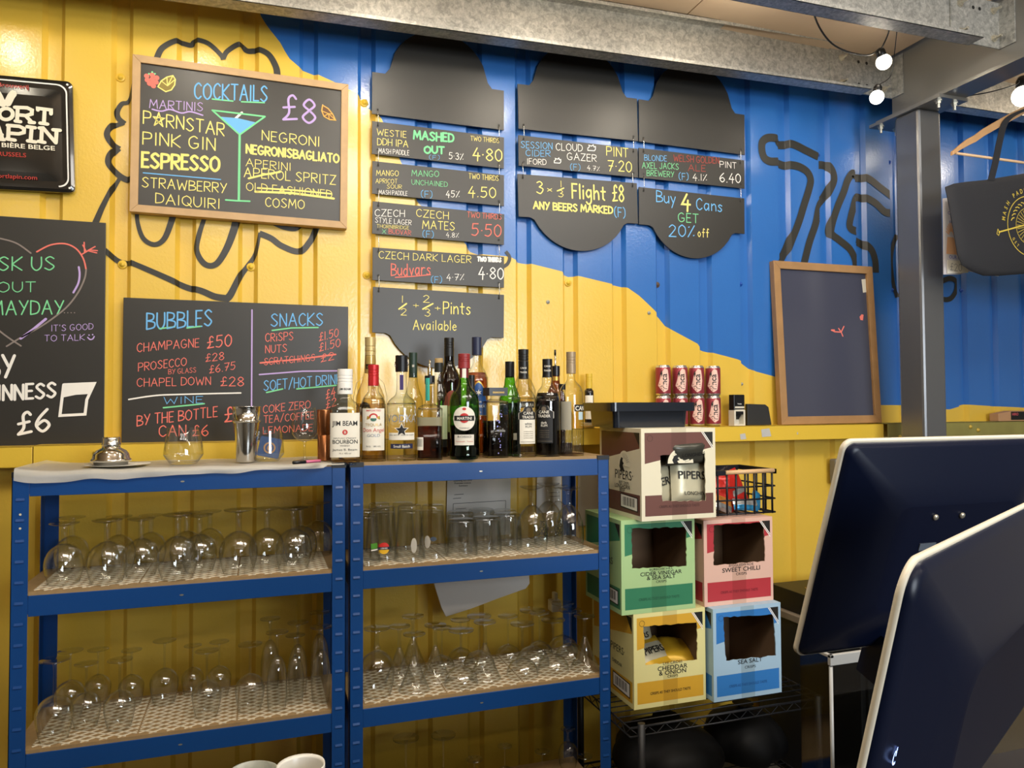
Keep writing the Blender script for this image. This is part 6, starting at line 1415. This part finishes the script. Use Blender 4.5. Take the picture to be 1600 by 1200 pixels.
# stamp and card stand
t = at('rubber_stamp', 'black and cream self inking stamp standing on the ledge beside the cans', 'stamp', 1152, 2.775, ZLR+.001, 0)
k = szs(1, t.location.x, 2.775, ZLR); w_ = 9.0*k*1.25; hh = P(1152, 617, 2.775).z-ZLR
t.rotation_euler = (0, 0, .15)
MB().box(-w_, w_, -.016, .016, hh*.36, hh).build('hood', BLACK, t, bevel=.003)
b = MB(); b.box(-w_*1.02, -w_*.72, -.017, .017, 0, hh*.5); b.box(w_*.72, w_*1.02, -.017, .017, 0, hh*.5); b.box(-w_*.72, w_*.72, -.017, .017, 0, hh*.05); b.box(-w_*.72, w_*.72, .012, .017, 0, hh*.4); b.box(-w_*.85, w_*.85, -.0175, -.015, hh*.46, hh*.52); b.box(-w_*.85, w_*.85, -.0175, -.015, hh*.56, hh*.62); b.build('cradle', mat('cream_plastic', 'd9d2c0', .45), t)
b = MB(); b.prism([(-w_*.5, hh*.36), (0, hh*.2), (w_*.5, hh*.36)], -.010, .010); b.build('stamp_plate', BLACK, t); b = MB(); b.text('Trodat', lambda u, v: (u, -.0166, v), 0, hh*.68, .006, 0, bold=.012); b.build('logo', WHITE, t)
q = [P(x, y, 2.79) for x, y in ((1168, 667), (1206, 666), (1201, 636), (1196, 632), (1168, 631))]; o0 = q[0]
t = thing('card_holder', 'plain black card holder between the stamp and the framed board', 'holder', (o0.x, 2.79, ZLR+.001)); MB().prism([(v.x-o0.x, max(0, v.z-ZLR-.001)) for v in q], 0, .018).build('back_plate', mat('matt_black_plastic', '262524', .5), t, bevel=.002)
# cardboard strip box on the right ledge
q0, q1 = P(1556, 654, 2.78), P(1700, 656, 2.78)
t = thing('cardboard_box', 'small tan cardboard box lying on the worn ledge right of the column', 'box', (q0.x, 2.765, EYE-.089)); hh = .052
b = MB(); b.prism([(0, 0), (.40, 0), (.40, hh), (.10, hh), (0, hh*.72)], 0, .05); b.build('carton', mat('tan_cardboard', 'b98d66', .75), t, bevel=.002); b = MB(); b.flat([[(.085, .006), (.33, .006), (.33, hh-.004), (.085, hh-.004)]], lambda u, v: (u, -.0008, v), 0); b.text('HIRO', lambda u, v: (u, -.0014, v), .092, hh*.55, .013, 1, 'l', .03); b.build('printed_label', [INK, mat('label_pink_red', 'c4545a', .5)], t)

# ================================================================== BLACK WIRE RACK AND DARK CORNER
t = thing('wire_rack', 'black chrome wire rack carrying the stack of crisp boxes', 'rack', (1.172, 2.24, 0)); WR = mat('black_chrome_wire', '26272b', .35, .4)
wx, wy = .79, .47; zt_ = ZW-.003
def wshelf(nm, z):
    b = MB(); 
    for i in range(12): y = i*wy/11; b.tube([(0, y, z-.003), (wx, y, z-.003)], .0022, 6)
    for zz in (z-.006, z-.034):
        b.tube([(0, 0, zz), (wx, 0, zz), (wx, wy, zz), (0, wy, zz)], .0032, 6, closed=True)
    for y in (0, wy): b.tube([(i*wx/24, y, z-.034 if i % 2 else z-.006) for i in range(25)], .0018, 5)
    for x in (0, wx): b.tube([(x, i*wy/14, z-.034 if i % 2 else z-.006) for i in range(15)], .0018, 5)
    return b.build(nm, WR, t)
wshelf('wire_shelf', zt_); wshelf('wire_shelf', .10)
for x in (.035, wx-.035):
    for y in (.0, wy):
        q = MB(); q.tube([(x, y-.012 if y == 0 else y+.012, 0), (x, y-.012 if y == 0 else y+.012, zt_+.012)], .0125, 14); o = q.build('post', mat('black_post', '131315', .5), t)
NIGHT = mat('black_matt_casing', '131417', .5, bump=.05, bscale=30)
def bag(name, label, c, r, seed, m, tie=True):
    o = thing(name, label, 'bag', c); rnd = random.Random(seed); b = MB(); n = 26; prof = [(.55, 0), (.85, .05), (1, .25), (.98, .5), (.80, .72), (.45, .88), (.16, .95), (.12, .98), (.26, 1.05)]
    ph = [rnd.uniform(0, 6) for _ in range(5)]
    b.lathe(smooth([(p*r[0], z*r[2]) for p, z in prof], 3), n, wob=lambda a, z: 1+.05*math.sin(5*a+ph[0]+z*9)+.035*math.sin(9*a+ph[1]-z*14)+.02*math.sin(17*a+ph[2]))
    b.v = [(x, y*r[1]/r[0], z) for x, y, z in b.v]; b.build('sack', m, o); return o
bag('bin_bag', 'black bin bag slumped under the wire rack', (1.44, 2.47, .135), (.20, .19, .20), 4, mat('black_polythene', '060607', .6, spec=.2))
bag('bin_bag', 'second black bin bag under the wire rack, nearer the dark cabinet', (1.80, 2.50, .135), (.15, .16, .19), 9, mat('black_polythene', '060607', .6, spec=.2))
t = thing('dark_cabinet', 'dark low cabinet with a grey top, right of the blue crisp box', 'cabinet', (2.05, 2.15, 0))
MB().box(0, .62, 0, .58, .03, EYE-.875).build('carcass', NIGHT, t, bevel=.004); MB().box(-.012, .635, -.012, .585, EYE-.875, EYE-.845).build('worktop', mat('grey_tan_worktop', '8a7d6b', .35), t, bevel=.004); MB().box(.02, .60, -.014, -.0005, .08, EYE-.90).build('door', NIGHT, t, bevel=.003)
q = MB(); q.tube([(.05, -.022, .50), (.05, -.022, .36)], .006, 8); o = q.build('handle', BLACK, t)
t = thing('black_carton', 'flat black carton with gold lettering on the dark cabinet', 'box', (2.06, 2.40, EYE-.8435)); MB().box(0, .46, 0, .26, 0, .085).build('carton', mat('black_carton_card', '0f0e10', .45), t, bevel=.002)
b = MB(); b.text('A PREMIUM', lambda u, v: (u, -.001, v), .15, .052, .014, 0, bold=.012); b.text('DRINK', lambda u, v: (u, -.001, v), .17, .028, .011, 0, bold=.012); b.text('A PREMIUM', lambda u, v: (u, v+.1, .0858), .15, .03, .02, 0); b.build('gold_lettering', GOLD, t)

# ================================================================== TILL SCREENS, COUNTER, FOREGROUND
t = thing('bar_counter', 'dark bar counter below the frame carrying the till screens', 'counter', (-.6, .3, 0))
MB().box(0, 2.2, 0, .70, EYE-.665, EYE-.625).build('worktop', mat('dark_counter_top', '2a2622', .4), t, bevel=.004); MB().box(.02, 2.18, .05, .65, 0, EYE-.665).build('cabinet_body', NIGHT, t)
NAVYP = mat('navy_gloss_plastic', '0a1126', .32, spec=.22); RIM = mat('cream_plastic_rim', 'd8cfba', .45)
def screen(name, label, blc, ex, tilt, w, h, power=False, vents=True, rd=.0065, cr=.016):
    """till screen seen from behind: local x to the right, z up the casing, -y towards the viewer"""
    ex = Vector(ex).normalized(); hv = Vector((-ex.y, ex.x, 0))         # horizontal, away from viewer
    ez = Vector((0, 0, 1))*math.cos(tilt)-hv*math.sin(tilt); ey = ez.cross(ex)
    t = thing(name, label, 'till screen'); t.matrix_world = Matrix(((ex.x, ey.x, ez.x, blc.x), (ex.y, ey.y, ez.y, blc.y), (ex.z, ey.z, ez.z, blc.z), (0, 0, 0, 1)))
    def rr(i, r): return rrect(i, w-i, i, h-i, r*cr/.016, 14)
    b = MB(); lv = [(0, rd, .016), (0, 0, .016), (.0015, -.0008, .016), (.0055*rd/.009, -.0008, .014)]; k = len(rr(0, .01))
    b.add([(x, y, z) for i, y, r in lv for x, z in rr(i, r)], [(a*k+j, a*k+(j+1) % k, (a+1)*k+(j+1) % k, (a+1)*k+j) for a in range(len(lv)-1) for j in range(k)]+[list(range(k))[::-1]], 0, True); b.sm[-1] = False; b.build('rim', RIM, t)
    b = MB(); lv = [(.005*rd/.009, 0.0, .014), (.0055*rd/.009, -.004, .014), (.012, -.008, .013), (.055, -.026, .02), (.082, -.036, .02), (.088, -.037, .02)]
    b.add([(x, y, z) for i, y, r in lv for x, z in rr(i, r)], [(a*k+j, a*k+(j+1) % k, (a+1)*k+(j+1) % k, (a+1)*k+j) for a in range(len(lv)-1) for j in range(k)], 0, True)
    b.add([(x, -.037, z) for x, z in rr(.088, .02)], [list(range(k))], 0); b.build('back_casing', NAVYP, t)
    MB().box(.008, w-.008, rd-.0005, rd+.0007, .008, h-.008).build('display', BLACK, t)
    if vents:
        for x in (.155, .205):
            q = MB(); q.lathe([(.0045, 0), (.0045, .0025), (.003, .0038), (0, .004)], 12); q.v = [(x+a, -.037-c_, h-.105+d) for a, d, c_ in [(v[0], v[1], v[2]) for v in q.v]]; q.build('screw', BOLT, t)
        MB().box(.14, .17, -.0385, -.036, h-.157, h-.146).build('vent_slot', mat('grey_slot', '6f7884', .3, .3), t)
    MB().box(w*.35, w*.65, -.034, .012, -.05, .03).build('stand_neck', NAVYP, t)
    if power:
        MB().lathe([(0, 0)], 3)
        q = MB(); pts = [(.0055*math.cos(a), .0055*math.sin(a)) for a in [math.radians(120+300*i/16) for i in range(17)]]
        for p_, l_ in ribbon(pts, .0018)+ribbon([(0, .001), (0, .0065)], .0018): q.flat([p_], lambda u, v: (power[0]+u, power[2]-l_*1e-5, power[1]+v), 0)
        m, nt, bb = nmat('power_light'); bb.inputs['Emission Color'].default_value = (.35, .5, 1, 1); bb.inputs['Emission Strength'].default_value = 3.0; bb.inputs['Base Color'].default_value = (.3, .4, 1, 1); q.build('power_light', m, t)
    return t
d0 = .92; a = ray(1241, 1026); a = a/a.y; a = Vector((a.x*d0, d0, EYE+a.z*d0)); c_ = ray(1320, 688); c_ = c_/c_.y; dt = a.x/c_.x; c_ = Vector((a.x, dt, EYE+c_.z*dt))
screen('till_screen', 'far till screen, seen from behind, dark navy with a cream rim', a, (1, 0, 0), math.atan2(a.y-c_.y, c_.z-a.z), .40, (c_-a).length)
d1 = .42; a = ray(1349, 1200); a = a/a.y; ex = Vector((.891, .454, 0)); hv = Vector((-.454, .891, 0)); q1 = ray(1416, 893); q1 = q1/q1.y
a = Vector((a.x*d1, d1, EYE+a.z*d1)); tt = (q1.x*d1-a.x)/(.454+q1.x*.891); dz = (EYE+q1.z*(d1-.891*tt))-a.z; tilt = math.atan2(tt, dz); ez = Vector((0, 0, 1))*math.cos(tilt)-hv*math.sin(tilt)
L = math.hypot(tt, dz)+.006; H2 = .30
screen('till_screen', 'nearer till screen, dark navy back with a cream rim and glowing blue power mark', a-ez*(H2-L), ex, tilt, .52, H2, (.022, H2-L+.008, -.0130), False, .0042, .026)
# acrylic bin below the far screen
t = thing('acrylic_tub', 'clear shallow acrylic holder below the far till screen', 'tub', (1.03, 1.155, 0)); AC = thin_glass('clear_acrylic', (.80, .81, .80), (.45, .46, .45), .8, 2.2, .10)
z0, z1 = EYE-.80, EYE-.477; b = MB()
for x0, x1, y0, y1 in ((0, .30, 0, .003), (0, .003, 0, .085), (.297, .30, 0, .085), (0, .30, .082, .085)): b.box(x0, x1, y0, y1, z0, z1)
b.box(0, .30, 0, .085, z0, z0+.003); b.build('clear_wall', AC, t)
b = MB(); fr_ = mat('frosted_acrylic', 'a9a7a2', .3)
for x0, x1, y0, y1 in ((-.004, .304, -.004, .004), (-.004, .004, -.004, .089), (.296, .304, -.004, .089), (-.004, .304, .081, .089)): b.box(x0, x1, y0, y1, z1-.018 if y1 < .05 and x1-x0 > .2 else z1-.004, z1+.002)
b.build('rim', fr_, t, bevel=.001)
for x, y in ((0, 0), (.30, 0)): MB().tube([(x, y, z0), (x, y, z1-.020)], .0035, 8).build('corner_edge', fr_, t)
t = thing('side_unit', 'black floor cabinet under the acrylic tub', 'cabinet', (.98, 1.12, 0)); MB().box(.03, .85, 0, .16, 0, EYE-.802).build('carcass', NIGHT, t, bevel=.004); MB().box(.05, .83, -.012, -.0005, .06, EYE-.84).build('door', NIGHT, t, bevel=.003)
# mug and jug at the bottom edge
za = EYE-.625
v = P(470, 1200, .86); hm = v.z-za+.004
t = thing('white_mug', 'white mug whose rim shows at the bottom edge below the left rack', 'mug', (v.x, .86, za)); k = 37*adepth(v)/FOC
b = MB(); b.lathe([(k*.80, 0), (k*.88, .004), (k*.97, hm*.5), (k, hm-.003), (k*.985, hm), (k*.90, hm-.004), (k*.86, hm*.4), (k*.7, .008), (0, .008)], 36); b.build('cup', mat('white_ceramic', 'c4c0b6', .25), t)
MB().tube(smooth([(k*.93, 0, hm*.78), (k*1.35, 0, hm*.74), (k*1.5, 0, hm*.45), (k*1.3, 0, hm*.2), (k*.90, 0, hm*.2)], 5), .006, 8).build('handle', mat('white_ceramic', 'c4c0b6', .25), t)
v = P(392, 1204, .92); hm = v.z-za
t = thing('white_jug', 'pale enamel jug with a speckled rim beside the white mug', 'jug', (v.x, .92, za)); k = 34*adepth(v)/FOC
b = MB(); b.lathe([(k*.85, 0), (k*.92, .004), (k*1.0, hm*.4), (k*.92, hm*.8), (k, hm), (k*.94, hm), (k*.86, hm*.8), (k*.9, hm*.3), (0, .008)], 36, wob=lambda a, z: 1+(.18*max(0, math.cos(a-PI/2))**6*max(0, z/hm-.7)/.3)); b.build('body', mat('pale_enamel', '8f9186', .35, var=.3, vscale=120), t)

# ================================================================== FESTOON BULBS, HANGER, BAGS
def bulb_mat():
    m, nt, b = nmat('lit_bulb'); b.inputs['Base Color'].default_value = (1, .95, .85, 1); b.inputs['Emission Color'].default_value = (1, .90, .72, 1); b.inputs['Emission Strength'].default_value = 9; return m
BULB = bulb_mat()
def bulb(px, py, D, rpx, label, tip):
    c = P(px, py, D); r = rpx*adepth(c)/FOC; t = thing('festoon_bulb', label, 'light bulb', c, 0, 'lit festoon bulbs hanging under the steel frame'); tip = Vector(tip)
    d = tip.normalized(); R_ = d.to_track_quat('Z', 'Y').to_matrix().to_4x4()
    def put(b):
        b.v = [tuple(R_ @ Vector(v)) for v in b.v]; return b
    n = 12; put(MB().lathe([(.001, -r)]+[(r*math.sin(PI*i/n), -r*math.cos(PI*i/n)) for i in range(1, n-1)]+[(r*.55, r*.95), (0, r*.96)], 24)).build('globe', BULB, t)
    put(MB().lathe([(r*.58, r*.80), (r*.62, r*1.0), (r*.62, r*1.5), (r*.40, r*1.9), (0, r*1.95)], 16)).build('socket', BLACK, t)
    l = lamp('festoon_light', 'POINT', c, 5, WARM, r*1.05); l.parent = t; l.location = (0, 0, 0)
    return c, c+d*r*1.9
c1, e1 = bulb(1381, 97, 2.35, 11.5, 'upper lit bulb in front of the steel beam', (-.25, 0, .6))
c2, e2 = bulb(1370, 152, 2.40, 10.5, 'lower lit bulb hanging just above the blue wall', (.15, 0, 1))
c3, e3 = bulb(1599, 150, 2.38, 16, 'largest lit bulb, at the picture edge above the wooden hanger', (0, 0, 1))
b = MB(); Dc = 2.30
b.tube(smooth([P(1267, 8, 2.22), P(1280, 42, 2.24), P(1300, 68, 2.27), P(1328, 82, 2.3), P(1358, 86, 2.33), e1], 5), .0035, 7)
b.tube(smooth([e1, P(1378, 74, 2.33), P(1388, 52, 2.28), P(1392, 30, 2.22), P(1393, 18, 2.2)], 5), .003, 7)
b.tube(smooth([e2, P(1392, 118, 2.40), P(1398, 80, 2.36), P(1402, 40, 2.25), P(1402, 24, 2.2)], 5), .002, 6)
tag(b.build('festoon_cable', BLACK), 'looping black cable of the festoon lights under the ceiling boards', 'cable')
b = MB(); b.tube(smooth([P(1512, 150, 2.45), P(1550, 143, 2.42), P(1590, 131, 2.38), e3, e3+Vector((.3, 0, .05)), e3+Vector((.6, 0, .16))], 5), .0028, 6)
tag(b.build('festoon_cable', BLACK), 'thin black cable running to the bulb right of the column', 'cable')

DH = 2.27
tipL, tipR = P(1487, 240, DH), None
ctr = P(1668, 150, DH); half = ctr.x-tipL.x
t = thing('coat_hanger', 'wooden coat hanger hanging right of the column with a tote bag strap over it', 'hanger', (ctr.x, DH, tipL.z)); hz = P(1600, 178, DH).z-tipL.z; WOODH = mat('hanger_wood', 'c79a6b', .4, var=.12, vscale=20)
up = hz/((P(1600, 178, DH).x-tipL.x)/half)
def arm(s):
    b = MB(); top = []; bot = []
    for i in range(17):
        f = i/16; x = s*half*(1-f); z = up*(1.02*f**.92)+(.004*math.sin(f*PI)); th = .026+.008*math.sin(f*PI) if i > 1 else .016+.006*i
        if i == 3: z -= .004
        top.append((x, z+th*.5)); bot.append((x, z-th*.5))
    vs = [(x, -.007, z) for x, z in top]+[(x, -.007, z) for x, z in bot]+[(x, .007, z) for x, z in top]+[(x, .007, z) for x, z in bot]; n = 17
    fs = [(i, i+1, n+i+1, n+i) for i in range(16)]+[(2*n+i, 3*n+i, 3*n+i+1, 2*n+i+1) for i in range(16)]+[(i, 2*n+i, 2*n+i+1, i+1) for i in range(16)]+[(n+i, n+i+1, 3*n+i+1, 3*n+i) for i in range(16)]+[(0, n, 3*n, 2*n), (n-1, 3*n-1, 4*n-1, 2*n-1)]
    b.add(vs, fs); return b
for s in (-1, 1): arm(s).build('arm', WOODH, t, bevel=.002)
MB().tube([(-half*.97, 0, .004), (half*.97, 0, .004)], .0055, 10).build('trouser_bar', mat('pale_dowel', 'd8b48c', .45), t)
zt2 = EYE+1.40-tipL.z
MB().tube(smooth([(0, 0, up), (0, 0, up+.05), (.03, 0, up+.085), (.03, 0, zt2-.02), (.012, 0, zt2+.008), (-.02, 0, zt2-.012)], 6), .0025, 8).build('hook', CHROME, t)
# black tote
TOTE = mat('black_canvas', '232327', .8, bump=.25, bscale=400); GPR = mat('gold_print', 'd9bf4a', .6)
DT = 2.265
def cloth_bag(name, label, outline, D, m, thick, strap=None, extra=None, tint=None):
    q = [P(x, y, D) for x, y in outline]; cx = sum(v.x for v in q)/len(q); zt = max(v.z for v in q)
    t = thing(name, label, 'bag', (cx, D, zt)); pts = [(v.x-cx, v.z-zt) for v in q]
    n = len(pts); ctr = (sum(p[0] for p in pts)/n, sum(p[1] for p in pts)/n); b = MB(); lv = [(1, 0), (.985, .6), (.9, .9), (.6, 1), (.001, 1.0)]
    for s in (-1, 1):
        vs = [(ctr[0]+(x-ctr[0])*f, s*thick*g*.5+(-s*.0), ctr[1]+(z-ctr[1])*f) for f, g in lv for x, z in pts]
        fs = [(i*n+j, i*n+(j+1) % n, (i+1)*n+(j+1) % n, (i+1)*n+j) for i in range(len(lv)-1) for j in range(n)]
        b.add(vs, fs if s < 0 else [f[::-1] for f in fs], 0, True)
    b.build('bag_body', m, t); return t, cx, zt
out = [(1477, 292), (1490, 287), (1510, 284), (1540, 281), (1600, 271), (1700, 262), (1790, 262), (1840, 268), (1838, 320), (1830, 380), (1800, 432), (1760, 447), (1700, 440), (1640, 430), (1600, 428), (1560, 431), (1536, 431), (1518, 424), (1503, 414), (1496, 396), (1490, 360), (1483, 320)]
t, cx, zt = cloth_bag('tote_bag', 'black canvas tote bag with a gold paddle logo, hanging from the wooden hanger', out, DT, TOTE, .03)
b = MB(); yq = -.0165
def tp(x, y): v = P(x, y, DT); return (v.x-cx, v.z-zt)
cc = tp(1603, 355); ro = abs(tp(1568, 355)[0]-cc[0])*.98
lay = [0]
def rib(pts, w):
    lay[0] += 1
    for p_, l_ in ribbon(pts, w): b.flat([p_], lambda u, v: (u, yq-.00002*(lay[0] % 20)-l_*1e-5, v), 0)
rib([(cc[0]+ro*math.cos(i*PI/24), cc[1]+ro*math.sin(i*PI/24)) for i in range(49)], .0035); rib([(cc[0]+ro*.62*math.cos(i*PI/24), cc[1]+ro*.62*math.sin(i*PI/24)) for i in range(49)], .0022)
for i in range(30):
    a = i*2*PI/30; rib([(cc[0]+ro*.16*math.cos(a), cc[1]+ro*.16*math.sin(a)), (cc[0]+ro*.58*math.cos(a), cc[1]+ro*.58*math.sin(a))], .0022)
p0, p1 = tp(1555, 364), tp(1650, 338); rib([p0, p1], .006); rib([(p0[0]-.006, p0[1]+.012), (p0[0]+.004, p0[1]+.0), (p0[0]-.002, p0[1]-.014), (p0[0]-.012, p0[1]-.008), (p0[0]-.006, p0[1]+.012)], .003)
for i in range(6):
    a = math.radians(165-11*i); r_ = ro*.81; x, z = cc[0]+r_*math.cos(a), cc[1]+r_*math.sin(a); rib([(x, z), (x+.011*math.cos(a+1.2), z+.011*math.sin(a+1.2))], .004); rib([(x, z), (x+.011*math.cos(a-2.6), z+.011*math.sin(a-2.6))], .004)
def arc_text(tx, r, a0, step, h, flip=False):
    for i, ch in enumerate(tx):
        if ch == ' ': continue
        a = math.radians(a0-step*i) if not flip else math.radians(a0+step*i); ro_ = (a-PI/2) if not flip else (a+PI/2); x, z = cc[0]+r*math.cos(a), cc[1]+r*math.sin(a); co_, si_ = math.cos(ro_), math.sin(ro_)
        b.text(ch, lambda u, v: (x+u*co_-v*si_, yq-.0006, z+u*si_+v*co_), 0, 0, h, 0, bold=.012, sx=.8)
arc_text('MASH PADDLE BREWERY', ro*1.12, 172, 9.2, .0185); arc_text('GET', ro*.93, 212, 9, .013, True)
b.build('logo_print', GPR, t)
for sx_, pts in (('strap', [(1545, 283), (1552, 255), (1558, 225), (1566, 195), (1580, 181), (1606, 170)]), ('strap', [(1720, 265), (1728, 225), (1716, 185), (1690, 172)])):
    q = [P(x, y, DT) for x, y in pts]; b = MB(); vs = []
    for v in smooth([tuple(v) for v in q], 4):
        vs += [(v[0]-cx-.016, -.010, v[2]-zt), (v[0]-cx+.016, -.012, v[2]-zt), (v[0]-cx+.016, -.009, v[2]-zt), (v[0]-cx-.016, -.007, v[2]-zt)]
    n = len(vs)//4; b.add(vs, [(4*i+j, 4*i+(j+1) % 4, 4*i+4+(j+1) % 4, 4*i+4+j) for i in range(n-1) for j in range(4)]); b.build('strap', TOTE, t)
# white tote behind
DW2 = 2.36
out = [(1473, 310), (1560, 300), (1560, 432), (1512, 424), (1500, 429), (1474, 429)]
t, cx, zt = cloth_bag('tote_bag', 'white canvas tote bag with a price ticket, mostly hidden behind the black tote', out, DW2, mat('white_canvas', 'd5d2d6', .8), .012)
b = MB(); yq = -.0075
def tp(x, y): v = P(x, y, DW2); return (v.x-cx, v.z-zt)
c0 = tp(1484, 372)
for i in range(11):
    a = math.radians(20+14*i); p_ = [(c0[0]+.014*math.cos(a), c0[1]+.006+.022*math.sin(a)), (c0[0]+.030*math.cos(a), c0[1]+.006+.056*math.sin(a))]
    for pp, l_ in ribbon(p_, .0045): b.flat([pp], lambda u, v: (u, yq-l_*1e-5, v), 0)
b.flat([[(c0[0]-.030, c0[1]-.070), (c0[0]+.03, c0[1]-.070), (c0[0]+.024, c0[1]-.02), (c0[0]+.012, c0[1]+.002), (c0[0]-.022, c0[1]+.002)]], lambda u, v: (u, yq-.0002, v), 0)
for tx, x, y, h_ in (('OL', 1482, 336, .014), ('ccc', 1484, 349, .013), ('OUR BE', 1490, 405, .014)):
    p_ = tp(x, y); b.text(tx, lambda u, v: (u, yq-.0006, v), p_[0], p_[1], h_, 1, bold=.012)
b.build('logo_print', [mat('peach_print', 'e3ad80', .7), mat('indigo_print', '6f78b8', .7)], t)
b = MB(); b.add([(x, yq-.004, z) for x, z in (tp(1477, 407), tp(1510, 409), tp(1509, 427), tp(1477, 428))]+[(x, yq-.0025, z) for x, z in (tp(1477, 407), tp(1510, 409), tp(1509, 427), tp(1477, 428))], [(0, 1, 2, 3), (7, 6, 5, 4), (0, 4, 5, 1), (1, 5, 6, 2), (2, 6, 7, 3), (3, 7, 4, 0)], 0)
st, W_ = strokes('£20'); p0 = tp(1481, 423)
for q in st:
    for pp, l_ in ribbon([(p0[0]+x*.0034, p0[1]+y*.0030) for x, y in q], .0022): b.flat([pp], lambda u, v: (u, yq-.0046-l_*1e-5, v), 1)
b.build('price_ticket', [PAPER, mat('pencil_grey', '8f8a84', .7)], t)
